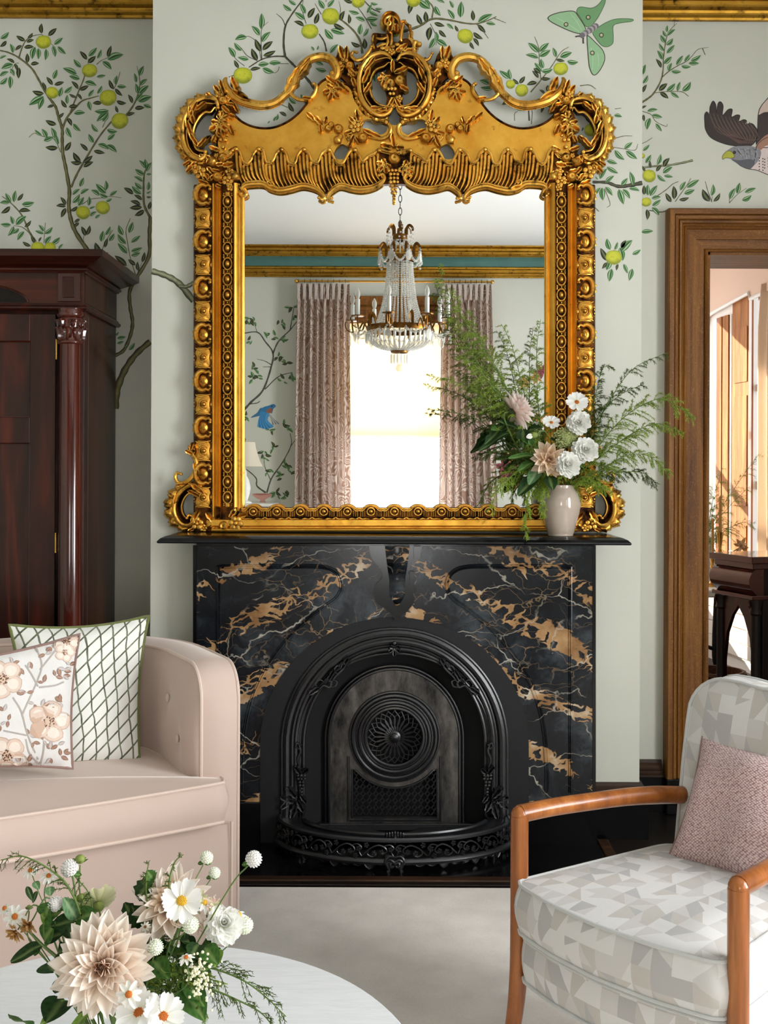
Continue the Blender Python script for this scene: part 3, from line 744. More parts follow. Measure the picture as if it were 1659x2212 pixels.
# left recess
A = mapper(3.1595, 0, 0, YR)
mural('painted_apple_tree', wall_front, A, [
 ("600,1712 520,1590 482,1490 470,1400 474,1300 450,1150 430,1050 425,950 425,880 400,800 380,730 345,680 300,610 265,545 215,465 130,395 60,360 0,345", 30, 9),
 ("485,1280 530,1180 600,1060 680,930 760,830", 15, 10), ("425,880 460,800 510,740 560,690 620,670 675,655", 16, 6), ("480,770 530,640 570,545 580,500", 11, 7),
 ("130,395 150,330 180,275 230,245 285,235", 10, 4), ("285,235 350,300 380,325", 4, 3), ("860,790 910,720 940,650 955,560 935,450", 14, 3),
 ("1033,1500 985,1400 980,1280 985,1190 1005,1140 1033,1110", 18, 5), ("1028,1480 1020,1600 1015,1750 930,1900 885,1990 890,2100 905,2200 890,2290 845,2390 780,2430", 26, 24),
 ("1026,2330 926,2420 850,2530 800,2660 784,2790", 38, 52), ("930,1890 890,1760 870,1650 860,1570 890,1490", 6, 4), ("690,1740 700,1700 720,1650 770,1570", 6, 4),
 ("245,1650 200,1580 150,1470 80,1390 15,1340", 14, 4), ("240,1630 160,1555 95,1540", 6, 3), ("300,1660 305,1590 310,1520", 4, 3), ("560,1395 620,1360 700,1350 740,1340 830,1350", 5, 3),
 ("600,1700 570,1640 580,1590", 4, 3), ("415,1040 370,950 290,930 235,910 198,938", 5, 3), ("700,870 730,800 740,750", 5, 3), ("660,440 700,410 790,375", 6, 3), ("775,610 800,560 820,490", 5, 3), ("600,440 605,400", 3, 3), ("70,500 100,440 130,430", 4, 3), ("930,1880 860,1820", 4, 2), ("940,1860 970,1790", 4, 2)],
 "285,230,285,160 330,245,388,193 172,280,112,245 190,262,224,225 182,288,232,272 150,310,104,345 165,325,232,320 187,430,187,365 210,440,268,433 100,430,46,402 100,435,118,485 130,460,128,537 45,280,0,320 360,580,318,525 372,580,438,560 312,620,290,560 300,640,222,622 370,720,322,735 455,735,418,682 595,408,545,350 600,430,655,383 735,390,760,312 535,608,488,555 545,615,606,585 530,640,560,682 520,665,472,642 470,730,535,725 775,610,745,545 785,605,836,655 695,705,632,705 795,690,863,705 905,705,875,645 920,740,987,735 865,790,921,770 805,770,790,722 385,850,312,822 400,805,437,770 460,805,490,860 395,1010,310,1005 445,1030,485,968 600,1030,547,980 640,1030,717,1045 550,1105,500,1040 560,1110,482,1105 565,1110,633,1062 570,1140,638,1105 450,1400,413,1345 450,1410,384,1405 450,1420,418,1485 485,1440,530,1408 545,1495,507,1520 540,1520,505,1555 585,1610,556,1545 592,1605,614,1538 690,1735,650,1655 715,1690,735,1625 690,1748,740,1725 130,1440,210,1440 120,1370,160,1320 70,1410,8,1455 170,1550,213,1505 210,1680,155,1650 235,1660,212,1610 265,1650,285,1618 910,1325,845,1282 970,1365,915,1330 960,1400,890,1372 970,1415,885,1420 985,1435,920,1472 1000,1345,1033,1345 1015,1430,1030,1375 865,1815,783,1745 925,1810,875,1770 970,1790,988,1720 945,1850,940,1785",
 "5,265,62,220 90,362,70,300 0,400,45,380 90,440,10,470 70,470,98,520 0,520,60,490 0,575,50,530 70,520,70,605 240,320,220,405 262,330,262,405 315,335,310,412 360,315,378,390 370,305,430,258 395,318,450,370 365,540,390,475 300,660,198,718 298,668,265,748 405,660,425,595 440,635,493,590 460,710,460,648 555,460,503,405 525,505,430,465 545,540,472,520 605,385,662,325 665,400,692,338 735,408,843,372 700,420,762,475 660,525,722,515 580,560,660,585 790,580,800,515 800,590,863,592 665,640,697,585 605,660,642,612 605,690,622,755 930,565,917,500 950,520,982,450 955,585,1005,540 940,640,925,570 950,640,1015,585 925,690,975,635 945,695,1035,660 980,715,1035,735 505,775,582,770 740,755,645,760 735,765,660,830 700,830,740,770 285,925,238,885 320,945,285,880 300,962,365,935 375,945,350,872 400,985,385,920 500,845,550,895 455,870,488,940 670,900,625,845 730,885,802,898 640,975,605,915 735,955,785,915 670,985,743,1020 730,990,798,1040 495,1330,545,1290 545,1275,572,1212 550,1325,608,1290 495,1385,545,1325 535,1405,573,1345 605,1405,608,1340 680,1335,622,1298 725,1320,655,1255 722,1300,722,1232 750,1335,800,1303 735,1348,680,1320 725,1375,765,1355 610,1425,650,1410 615,1475,660,1445 650,1490,685,1465 75,1385,38,1318 95,1380,108,1300 65,1385,0,1385 150,1395,235,1382 75,1535,5,1530 90,1530,72,1475 110,1535,180,1475 95,1545,55,1610 130,1560,88,1595 165,1580,120,1640 300,1595,240,1575 300,1580,265,1535 305,1595,360,1550 310,1665,350,1612 355,1665,410,1620 400,1700,430,1665 995,1150,950,1095 995,1150,990,1085 1000,1170,1035,1110 985,1195,922,1155 1000,1190,1035,1188 975,1240,915,1205 970,1290,920,1245 965,1325,900,1270 1010,1300,1015,1240 1000,1320,1030,1305 840,1605,810,1535 880,1590,907,1515 860,1665,803,1598 895,1655,958,1608 870,1730,803,1660 895,1715,970,1690 895,1745,958,1725 690,1650,705,1575 720,1605,753,1545 745,1645,780,1595 800,2310,860,2300 800,2345,845,2330 880,2390,920,2340 850,2370,875,2350 790,2290,810,2265",
 [(298, 287, 52), (357, 633, 44), (612, 482, 52), (738, 667, 60), (818, 825, 60), (567, 1450, 50), (702, 1417, 50), (258, 1690, 45), (342, 1692, 42)],
 'painted apple tree with dark trunk and yellow green apples')
# chimney breast, left of and above the mirror
DKB = L3((30, 28, 18), (58, 56, 36), (86, 86, 60)); GRB = L3((52, 56, 34), (112, 116, 82), (160, 164, 132))
B_ = mapper(3.19, 340, 0, YB)
mural('painted_apple_branch', wall_breast, B_, [
 ("1100,640 1060,580 1010,520 940,450 880,390", 20, 14, DKB), ("880,390 870,300 880,190 920,110 1000,0", 16, 8, DKB), ("880,390 800,390 720,410 630,465", 11, 7, DKB), ("720,405 715,300 720,200 765,150", 6, 2, DKB), ("880,175 860,130 820,95", 6, 3, DKB),
 ("1165,355 1150,290 1115,235", 11, 8, DKB), ("1412,370 1400,290 1350,210 1270,140 1235,128", 16, 8), ("1475,200 1430,120 1380,50 1350,20", 6, 3, DKB), ("1535,85 1480,60 1420,0", 8, 6, DKB), ("720,712 820,710 900,742", 8, 5), ("905,440 840,440 800,450", 4, 3, DKB), ("840,460 830,490 805,505", 4, 3, DKB), ("600,455 540,405 500,340", 4, 3, DKB),
 ("690,420 620,385 580,335 535,300", 5, 3, DKB), ("1025,165 1000,70 1005,0", 4, 3, DKB), ("530,520 490,532", 7, 4), ("715,410 690,300 640,255 610,252", 4, 3, DKB), ("1255,120 1262,60 1250,10", 4, 2, DKB), ("1130,100 1085,25", 5, 3), ("1420,255 1440,200", 3, 2, DKB), ("-38,1868 60,1900 150,1955 250,2075", 40, 46, GRB), ("150,1972 200,1975 252,1950", 22, 32, GRB)],
 "715,355,675,270 725,345,795,285 730,385,815,350 690,415,650,335 560,470,530,415 640,482,712,470 1010,180,942,148 1040,125,1085,55 1085,165,1110,90 1265,145,1290,75 1320,165,1318,98 1215,165,1290,200 1400,320,1335,290 1430,340,1425,265 940,770,905,705 890,800,840,772 1345,20,1285,0",
 "715,200,718,92 705,245,650,180 720,290,780,220 615,255,535,275 580,350,530,295 535,395,490,325 630,410,555,395 695,448,770,440 770,435,852,430 725,470,805,502 925,75,865,30 955,35,905,0 1020,95,985,25 1015,135,945,85 1150,60,1110,0 1160,15,1165,0 1175,50,1220,0 1210,270,1155,200 1195,205,1290,235 1080,350,1060,320 1100,345,1110,315 1190,365,1245,305 1390,95,1318,75 1430,145,1365,120 1395,240,1405,165 1420,250,1455,195 1445,90,1475,30 1460,80,1520,110 1440,130,1520,130 1465,150,1515,180 1470,20,1520,30 1500,60,1550,60 1085,425,1145,450 1165,490,1090,470 955,715,905,670 800,835,830,800 760,850,775,832 990,650,1010,690 1500,475,1500,565 820,830,830,785",
 [(590, 520, 64), (1052, 217, 58), (1195, 112, 62), (1385, 10, 48), (1640, 225, 34)],
 'painted branch with yellow green apples behind the mirror crest')
C_ = mapper(2.9105, 830, 0, YB)
mural('painted_apple_branch', wall_breast, C_, [
 ("120,200 220,165 300,120 400,125 500,145 580,150 650,130 705,105", 16, 5), ("690,115 730,130 765,145", 5, 3), ("300,112 307,50 270,0", 9, 7), ("290,150 310,190 330,230 325,285", 4, 3, DKB), ("912,760 905,660 900,640", 9, 7, DKB), ("920,580 980,510 1050,420 1110,330 1160,295", 8, 3), ("985,500 975,400 970,300 945,230", 5, 3),
 ("820,760 820,715 840,700", 4, 3), ("1230,540 1290,535 1330,560", 6, 4), ("580,150 620,195 655,242", 4, 3, DKB), ("1450,870 1510,855 1560,855", 5, 3), ("1430,925 1500,935 1575,945 1595,905", 4, 3), ("1310,1145 1400,1148 1470,1172 1540,1166 1622,1150", 16, 26, DKB), ("1385,1185 1420,1280 1400,1305", 4, 3), ("1450,685 1490,680", 4, 3), ("925,780 930,700 905,660", 4, 3, DKB), ("1310,1290 1350,1330", 5, 4)],
 "175,20,155,88 235,155,205,90 265,140,260,72 315,145,380,165 345,190,390,235 290,170,278,255 465,200,445,160 560,130,555,65 590,155,638,205 560,205,620,245 560,240,595,290 540,265,565,310 1080,375,1135,385 970,490,930,445 985,495,1045,495 960,520,895,535 940,430,985,465 850,525,885,480 845,530,810,495 790,615,740,660 830,650,812,670 1030,535,1025,580 1000,665,985,710 1010,590,975,565 1265,720,1285,770 1250,800,1240,825",
 "215,0,290,55 255,0,285,50 320,40,355,100 330,0,380,20 435,50,410,5 440,120,400,60 480,110,485,10 395,150,435,185 590,140,680,90 640,145,700,155 315,240,280,305 330,250,395,290 330,260,325,200 970,330,905,270 975,325,1035,270 975,355,1045,315 970,365,890,345 1000,430,985,370 990,450,945,395 990,450,1060,435 1080,360,1060,300 1105,360,1180,330 1150,385,1220,390 795,500,785,435 790,495,725,445 660,530,600,505 690,550,605,550 825,680,895,695 1445,725,1495,735 1510,935,1560,895 1520,950,1590,1000 1450,945,1510,1005 1400,1010,1465,1030 1400,1050,1470,1090 1390,1150,1445,1105 1355,1125,1400,1060 1330,1110,1345,1130 1490,1165,1530,1120 1565,1165,1545,1080 1540,1185,1605,1200 1500,1190,1545,1250 1475,1190,1505,1285 1390,1175,1435,1230 1370,1180,1375,1260 1330,1220,1360,1180 1398,1698,1420,1620 1480,1558,1500,1640 1420,1571,1400,1500 1450,1571,1468,1523 1490,1580,1560,1510 1560,1600,1612,1570 1430,1690,1415,1770 1560,1690,1540,1765 1505,1660,1530,1720",
 [(510, 227, 50), (1110, 432, 46), (795, 530, 30), (865, 568, 42), (1055, 640, 44), (1075, 680, 30), (1297, 818, 42), (185, 0, 48), (1443, 1618, 52)],
 'painted branch of yellow green apples beside the moth')
mbx = MB()
for q in "1400,1640,1360,1560 1490,1560,1520,1510 1470,1660,1460,1700 1400,1650,1370,1690".split(): a, b, c, d = map(int, q.split(',')); p_leaf(mbx, (a, b), (c, d), True, lift(C_, .5))
part('painted_leaves', mbx, M['paint'], wall_breast, smooth=False, colors=True, fix=False)
# right recess
E_ = mapper(4.158, 1260, 0, YR)
mural('painted_apple_branch', wall_front, E_, [
 ("525,920 580,885 630,840 690,740 715,640 720,520 745,350 780,270 840,210", 18, 4), ("815,230 820,195", 3, 3), ("700,700 770,640 850,590 930,550 980,500 1030,445 1125,425", 10, 3), ("1070,435 1095,495", 8, 6), ("640,835 720,825 880,825 945,865", 6, 6), ("525,998 610,1030 650,1090 740,1135 755,1115", 6, 4), ("530,1508 620,1495 760,1485 880,1465 985,1440", 17, 20, GRB), ("665,1760 750,1700 800,1655 855,1630", 7, 6),
 ("825,1812 890,1720 940,1650 965,1600", 7, 5), ("1155,1815 1120,1720 1095,1630", 7, 5), ("1150,1815 1160,1760", 5, 3), ("1310,1825 1380,1750 1465,1690", 6, 4), ("1320,1750 1310,1825", 4, 4), ("590,1890 700,1905 755,1885", 8, 7, DKB), ("528,1290 570,1270 620,1238", 5, 4, DKB)],
 "700,610,652,530 680,815,755,750 690,830,765,885 535,830,570,760 525,975,568,950 540,1030,548,1090 605,1510,600,1445 720,1500,775,1420 655,1540,705,1480 560,1545,530,1490 790,1815,740,1735 815,1790,810,1670 860,1795,950,1775 1135,1810,1070,1700 1170,1810,1228,1735 545,1750,545,1665 570,1880,575,1975",
 "750,290,755,228 755,320,825,265 745,330,715,275 735,385,695,315 745,405,805,345 725,460,680,390 750,480,820,405 710,535,665,455 725,575,795,510 765,640,795,565 835,585,895,500 910,555,955,490 965,545,1055,495 790,640,880,645 880,595,965,600 945,570,1040,570 750,820,825,750 845,820,870,735 890,820,965,735 785,830,860,880 535,670,560,580 535,750,580,675 575,1000,668,985 615,1035,710,1055 600,1060,572,1165 650,1110,705,1180 535,1355,595,1300 560,1465,608,1390 665,1480,695,1385 715,1555,800,1500 665,1570,740,1630 725,1580,805,1590 580,1755,580,1660 600,1760,665,1665 615,1785,695,1770 620,1850,695,1795 615,1865,680,1935 870,1710,920,1630 930,1685,1040,1615 905,1740,1000,1705 1150,1760,1165,1655 1315,1790,1365,1690 1380,1740,1405,1640 1450,1730,1550,1690 1425,1800,1510,1755 520,2085,628,2075",
 [(592, 1580, 62), (565, 1815, 46), (530, 1400, 25)], 'painted branches with small green leaves above the doorway')
# moth and hawk
def poly(mb, pts, c, mp, h, edge=None, sm=True):
    P = catmull(nums(pts), 5, True) if sm else np.array(nums(pts), float)
    ctr = P.mean(0); c = np.array(lin(c)); V = np.r_[np.c_[P, np.zeros(len(P))]]
    tri = tessellate_polygon([[Vector((x, y, 0)) for x, y in P]])
    mb.add(lift(mp, h)(V), [tuple(t) for t in tri], c)
    if edge:
        p_line(mb, np.r_[P, P[:1]], edge[0], edge[1], mp, h + .4)
def p_line(mb, P, c, w, mp, h=1.5):
    P = np.asarray(P, float); d = np.gradient(P, axis=0); d /= np.maximum(np.linalg.norm(d, axis=1, keepdims=True), 1e-6); n = np.c_[-d[:, 1], d[:, 0]] * w / 2
    V = np.stack([np.c_[P + n, np.zeros(len(P))], np.c_[P - n, np.zeros(len(P))]], 1).reshape(-1, 3)
    mb.add(lift(mp, h)(V), grid(len(P), 2), np.array(lin(c)))
def dot(mb, x, y, r, c, mp, h):
    V, F = fan(14, r, (x, y, 0)); mb.add(lift(mp, h)(V), F, np.array(lin(c)))
m = MB(); G1, G2 = (150, 190, 146), (112, 158, 108)
poly(m, "1300,165 1265,165 1232,110 1210,75 1230,45 1300,52 1340,35 1372,0 1390,-8 1384,30 1350,100 1330,130", G2, C_, .2, ((70, 105, 66), 4))
poly(m, "1310,205 1350,170 1400,140 1450,122 1510,118 1562,122 1555,135 1480,146 1440,165 1440,230 1435,275 1400,295 1360,280", G2, C_, .2, ((70, 105, 66), 4))
poly(m, "1240,212 1180,200 1100,165 1045,135 1030,112 1060,92 1120,76 1190,72 1220,105 1265,180", G1, C_, .6, ((60, 50, 44), 5))
poly(m, "1275,235 1280,320 1290,420 1315,472 1350,450 1385,380 1375,320 1330,270 1285,228", G1, C_, .6, ((60, 50, 44), 5))
for x, y in ((1143, 155), (1282, 110), (1365, 222), (1308, 334)): dot(m, x, y, 15, (40, 50, 34), C_, 1.6); dot(m, x, y, 10, (170, 166, 130), C_, 2.0); dot(m, x - 2, y - 2, 5, (206, 200, 176), C_, 2.3)
for k in range(9):
    u = k / 8; x, y = 1330 - 85 * u, 165 + 58 * u; r = 20 - 5 * abs(u - .4); dot(m, x, y, r, (168, 162, 164) if k % 2 else (112, 106, 110), C_, 2.4 + k * .05)
p_line(m, [(1245, 230), (1220, 228), (1200, 232)], (70, 56, 56), 9, C_); p_line(m, [(1252, 238), (1250, 255), (1252, 275)], (70, 56, 56), 9, C_)
for x0, y0, x1, y1 in ((1170, 85, 1240, 190), (1080, 110, 1225, 200), (1300, 300, 1310, 440), (1340, 330, 1345, 420)): p_line(m, catmull([(x0, y0), ((x0 + x1) / 2 + 6, (y0 + y1) / 2), (x1, y1)], 5), (176, 208, 172), 4, C_, 1.2)
part('painted_moth', m, M['paint'], wall_breast, smooth=False, colors=True, fix=False, label='painted pale green moth with grey body')
m = MB()
poly(m, "1365,1312 1260,1290 1150,1240 1100,1170 1090,1100 1090,1030 1110,1005 1132,1030 1138,960 1165,908 1190,945 1195,1015 1210,930 1235,916 1256,955 1250,1035 1300,985 1338,985 1330,1050 1375,1033 1406,1040 1396,1090 1440,1075 1467,1088 1450,1118 1512,1110 1550,1150 1562,1190 1545,1270 1480,1320", (52, 42, 38), E_, .2, ((24, 20, 18), 6))
poly(m, "1560,1310 1565,1160 1572,1020 1600,950 1659,880 1740,780 1850,640 1960,500 2000,470 1990,560 2030,520 2020,640 2070,620 2040,740 2090,740 2050,850 2060,900 1980,1000 1900,1150 1800,1260 1700,1320", (58, 46, 42), E_, .2, ((24, 20, 18), 6))
poly(m, "1572,1030 1600,955 1659,885 1700,870 1690,990 1620,1010", (206, 184, 172), E_, .5)
for k in range(11):
    x = 1130 + 36 * k; p_line(m, catmull([(x, 1010 + 9 * k), (x + 34, 1100 + 6 * k), (x + 90, 1190 + 5 * k), (1420 + 10 * k, 1265)], 5), (84, 68, 60), 9, E_, 1.0)
    p_line(m, catmull([(x + 14, 1050 + 7 * k), (x + 70, 1150 + 5 * k), (1400 + 12 * k, 1290)], 5), (112, 84, 76), 5, E_, 1.2)
poly(m, "1960,1440 2100,1500 2300,1600 2310,1660 2280,1700 2150,1650 2000,1540", (70, 54, 48), E_, .4, ((24, 20, 18), 6))
poly(m, "1400,1480 1500,1500 1540,1420 1560,1310 1640,1240 1750,1240 1900,1330 2020,1450 2040,1520 1900,1580 1760,1600 1659,1570 1560,1530 1470,1515", (222, 206, 204), E_, .6, ((60, 44, 40), 6))
poly(m, "1545,1330 1580,1270 1650,1210 1740,1200 1800,1270 1720,1300 1640,1310 1590,1350", (168, 124, 104), E_, .8)
for k in range(26): dot(m, 1580 + (k % 6) * 24 + (k % 2) * 8, 1420 + (k // 6) * 26 + (k % 3) * 6, 6, (66, 48, 46), E_, 1.4)
poly(m, "1290,1370 1310,1340 1360,1316 1430,1312 1500,1312 1560,1330 1596,1365 1580,1430 1530,1490 1490,1520 1420,1490 1350,1440 1320,1420", (138, 138, 144), E_, 1.0)
poly(m, "1330,1430 1400,1440 1500,1430 1540,1460 1500,1515 1430,1500 1370,1460", (92, 92, 100), E_, 1.3)
for k in range(14): p_line(m, catmull([(1350 + k * 14, 1330 + (k % 3) * 12), (1385 + k * 13, 1350 + (k % 4) * 14), (1410 + k * 12, 1390 + (k % 3) * 20)], 4), (176, 176, 180) if k % 2 else (110, 110, 118), 5, E_, 1.7)
poly(m, "1250,1432 1252,1400 1285,1362 1320,1358 1345,1380 1356,1412 1320,1422 1280,1418 1262,1428", (178, 178, 58), E_, 1.9, ((70, 66, 30), 4))
dot(m, 1356, 1370, 15, (30, 24, 24), E_, 2.2); dot(m, 1354, 1368, 6, (90, 70, 50), E_, 2.5)
part('painted_hawk', m, M['paint'], wall_front, smooth=False, colors=True, fix=False, label='painted hawk in flight with grey head and yellow beak')
# the mural on the rear wall, seen in the mirror (crop of the mirror, scale 2.37)
YM = 4.345; DREAR = 2 * YM - YREAR
def mrear(V):
    V = np.asarray(V, float); px = V[:, 0] / 2.37 + 500; py = V[:, 1] / 2.37 + 400; dx, dy = px - CX, py - CY
    return np.c_[(dx + ROLL * dy) * DREAR / FX, YREAR + .0012 + .0005 * V[:, 2], EYE - (dy - ROLL * dx) * DREAR / FX]
m = MB(); K = L3((40, 40, 32), (70, 72, 62), (104, 106, 94))
for pts, a, b in (("40,1170 65,1148 100,1110 160,1050 200,940 212,860 172,800 130,752 40,762", 12, 5), ("212,860 240,800 300,740 340,690", 8, 4), ("170,1045 240,980 310,958", 6, 3), ("205,920 170,900 130,890", 5, 2), ("205,930 160,930", 4, 2), ("90,1120 130,1115 145,1105", 5, 4), ("175,1575 130,1540 125,1500 75,1455 30,1440", 9, 3), ("180,1575 205,1500 260,1420 305,1330 300,1270", 8, 3), ("200,1510 170,1440 165,1380", 4, 2), ("300,1340 330,1300", 4, 3), ("130,752 115,700", 3, 2), ("300,740 320,620", 5, 3)):
    p_branch(m, nums(pts), a, b, mrear, K)
random.seed(5)
for x, y, k in ((105, 690, 6), (72, 725, 4), (250, 700, 5), (85, 805, 3), (110, 935, 5), (100, 985, 4), (140, 985, 3), (262, 790, 6), (245, 885, 5), (285, 905, 4), (300, 985, 5), (265, 1000, 3), (72, 1175, 5), (283, 1235, 5), (175, 1370, 4), (215, 1345, 4), (165, 1400, 3), (180, 1460, 5), (285, 1440, 6), (250, 1490, 4), (230, 1580, 5), (285, 1590, 5), (310, 615, 4), (318, 660, 3), (185, 762, 3), (300, 1470, 4), (205, 1250, 3), (222, 775, 3)):
    for j in range(k):
        a = random.uniform(0, 6.28); l = random.uniform(22, 36); q = (x + random.uniform(-14, 14), y + random.uniform(-12, 12))
        p_leaf(m, q, (q[0] + l * math.cos(a), q[1] + l * math.sin(a)), j % 3 == 0, lift(mrear, .4 + .1 * j), .42)
MR = L3((70, 20, 30), (132, 44, 56), (160, 70, 70), (60, 20, 26)); OC = L3((120, 80, 30), (186, 132, 60), (206, 160, 90), (100, 64, 24))
for x, y, s, c in ((1400, 1440, 60, MR), (1425, 1475, 54, MR), (1395, 1500, 40, MR), (1410, 1385, 34, OC), (1585, 950, 42, MR), (1450, 1420, 44, OC), (1500, 1010, 40, OC), (1445, 1365, 30, MR), (1560, 985, 36, OC), (1570, 1200, 40, OC), (1460, 1530, 40, OC)):
    for j in range(5):
        a = j * 1.2566 - 1.5 + s; LGs = LG; globals()['LG'] = c
        p_leaf(m, (x, y), (x + s * math.cos(a) * (1.0 if j else 1.1), y + s * math.sin(a)), False, lift(mrear, .5 + .2 * j), .5, 0); globals()['LG'] = LGs
part('painted_trees', m, M['paint'], wall_rear, smooth=False, colors=True, fix=False, label='painted slender trees with green and maroon leaves')
m = MB()
poly(m, "98,1190 130,1165 150,1140 185,1150 180,1180 150,1180", (60, 110, 150), mrear, .4)
poly(m, "140,1165 160,1138 190,1128 215,1120 226,1132 214,1145 208,1165 196,1180 170,1190 148,1180", (44, 118, 164), mrear, .6)
poly(m, "182,1150 200,1140 208,1150 202,1170 186,1182 176,1168", (150, 88, 66), mrear, .9)
for k in range(9): u = k / 8; p_line(m, catmull([(160 + 26 * u, 1160 + 6 * u), (145 + 34 * u, 1200 + 6 * u), (140 + 70 * u, 1238 + 8 * math.sin(3 * u))], 4), (36, 110, 166) if k % 2 else (70, 150, 200), 15, mrear, 1.2 + .05 * k)
for k in range(6): u = k / 5; p_line(m, catmull([(188 + 10 * u, 1168), (205 + 16 * u, 1195), (214 + 36 * u, 1226 - 6 * u)], 4), (206, 208, 204) if k % 2 else (120, 124, 128), 8, mrear, 1.0 + .05 * k)
dot(m, 206, 1131, 3.5, (20, 20, 20), mrear, 1.6)
part('painted_bluebird', m, M['paint'], wall_rear, smooth=False, colors=True, fix=False, label='painted bluebird with spread wings')
# ------------------------------------------------------------------ the carved gilt overmantel mirror
# built in the drawing's own units (x, y down, relief), 1 unit = 1.79 mm on the plane at 4.30 m, then set upright on the shelf
MU = 4.30 / FX; YBACK = 4.386
def mp_m(V):
    V = np.array(V, float); V[:, 1] = np.minimum(V[:, 1], 1151 + .0044 * (V[:, 0] - 852)); dx, dy = V[:, 0] - CX, V[:, 1] - CY
    return np.c_[(dx + ROLL * dy) * MU, YBACK - V[:, 2] * MU, EYE - (dy - ROLL * dx) * MU]
AXIS = 852.0
def flipx(V): V = np.array(V, float); V[:, 0] = 2 * AXIS - V[:, 0]; return V
mir = thing('overmantel_mirror', 'huge carved and gilded rococo mirror standing on the black mantel shelf', 'mirror', (at(852, 1150, 4.34)))
def mpart(name, mb, mat, parent=None, both=True, **k):
    o = part(name, mb.mapped(mp_m), mat, parent or mir, **k)
    if both: part(name, mb.mapped(lambda V: mp_m(flipx(V)), True), mat, (parent if parent and not isinstance(parent, tuple) else None) or mir, **k)
    return o
def s1(k, ox, oy, s): return [((x) / k + ox, y / k + oy) for x, y in s]
def path(s, k=1.0, ox=0, oy=0, n=6): return catmull([(x / k + ox, y / k + oy) for x, y in nums(s)], n)
def z3(P, d): P = np.asarray(P); return np.c_[P[:, :2], np.full(len(P), d) if np.isscalar(d) else np.interp(np.linspace(0, 1, len(P)), np.linspace(0, 1, len(d)), d)]
def scroll(mb, P, r, d, n=8, end=1.5, start=0):
    """carved scroll: a tapering rounded member with a bead at the curled end"""
    mb.add(*tube(z3(P, d), r, n)); rr = np.atleast_1d(r); dd = np.atleast_1d(d)
    if end: mb.add(*ball((*P[-1], dd[-1] + 1), rr[-1] * end, 10, 6))
    if start: mb.add(*ball((*P[0], dd[0] + 1), rr[0] * start, 10, 6))
    return mb
def band(mb, A, B, prof, n=40, d0=0):
    """hollow or swelling strip between two carved edges"""
    A, B = resample(A, n), resample(B, n); m = len(prof); V = []
    for i in range(n):
        for j, h in enumerate(prof):
            u = j / (m - 1); q = A[i] * (1 - u) + B[i] * u; V.append((q[0], q[1], h))
        V.append((*B[i][:2], d0)); V.insert(len(V) - m - 1, (*A[i][:2], d0))
    mb.add(V, grid(n, m + 2)); return mb
def ruffle(mb, P, w, lobes, d, h=5, side=1, n=None):
    """rocaille shell edge: fluted lobes standing out along a path"""
    n = n or lobes * 6 + 1; P = resample(P, n); t = np.gradient(P, axis=0); t /= np.linalg.norm(t, axis=1, keepdims=True)
    nn = np.c_[t[:, 1], -t[:, 0]] * side; V = []; m = 6
    for i in range(n):
        u = i / (n - 1); c = math.cos(2 * math.pi * lobes * u); c2 = math.cos(6 * math.pi * lobes * u)
        ww = (w if np.isscalar(w) else np.interp(u, np.linspace(0, 1, len(w)), w)) * (1 - .10 * c - .05 * c2 + .05 * math.sin(13.7 * u * lobes))
        for j in range(m):
            v = j / (m - 1); V.append((*(P[i] + nn[i] * ww * v), d + h * math.sin(math.pi * min(1, v * 1.1)) * .7 - h * .55 * v * c - .25 * h * c2 * v - (d * .8) * max(0, v - .8) * 5 * .6))
        V.append((*(P[i] + nn[i] * ww), 0)); 
    mb.add(V, grid(n, m + 1)); return mb
def oleaf(mb, b, t, w, d, h=5, lobes=3, curl=4):
    """carved leaf with lobed edge, raised sides and a sunk midrib"""
    b, t = np.array(b, float), np.array(t, float); w = w * 1.65; t = b + (t - b) * 1.22; d += 1; h *= 1.25; D = t - b; L = np.linalg.norm(D); nrm = np.array([-D[1], D[0]]) / L; V = []; nu, nv = 11, 7
    for i in range(nu):
        u = i / (nu - 1); lob = .62 + .38 * abs(math.sin(math.pi * lobes * (u * .92 + .06)))
        ww = w * .5 * (math.sin(math.pi * min(1, u * .94 + .05)) ** .6) * lob if i < nu - 1 else .4
        for j in range(nv):
            s = j / (nv - 1) * 2 - 1; a = abs(s)
            V.append((*(b + D * u + nrm * ww * s), d + h * (1 - (a - .55) ** 2 * 2.2) - (h * .45 if a < .1 else 0) + curl * u * u - (d + h) * .5 * (a > .98)))
    mb.add(V, grid(nu, nv)); return mb
def vine(mb, x, y, r, a, d, h=5):
    """five-lobed vine leaf"""
    for k, l in ((0, 1.0), (-.95, .85), (.95, .85), (-1.9, .6), (1.9, .6)):
        oleaf(mb, (x, y), (x + r * l * math.cos(a + k), y + r * l * math.sin(a + k)), r * .62, d, h, 2, 3)
    return mb
def apple(mb, x, y, r, d):
    r *= 1.15
    V, F = lathe([(r * .02, r * .62), (r * .12, r * .60), (r * .2, r * .82), (r * .5, r * .86), (r * .82, r * .55), (r, 0), (r * .85, -r * .5), (r * .3, -r * .8)], (0, 0, 0), 16)
    mb.add(V + np.array((x, y, d)), F); return mb
def pear(mb, a, b, r, d):
    r *= 1.12
    P = np.linspace(np.array((*a, d)), np.array((*b, d)), 9); mb.add(*tube(P, [r * .2, r * .5, r * .6, r * .75, r * .95, r * 1.02, r * .9, r * .6, r * .15], 10)); return mb
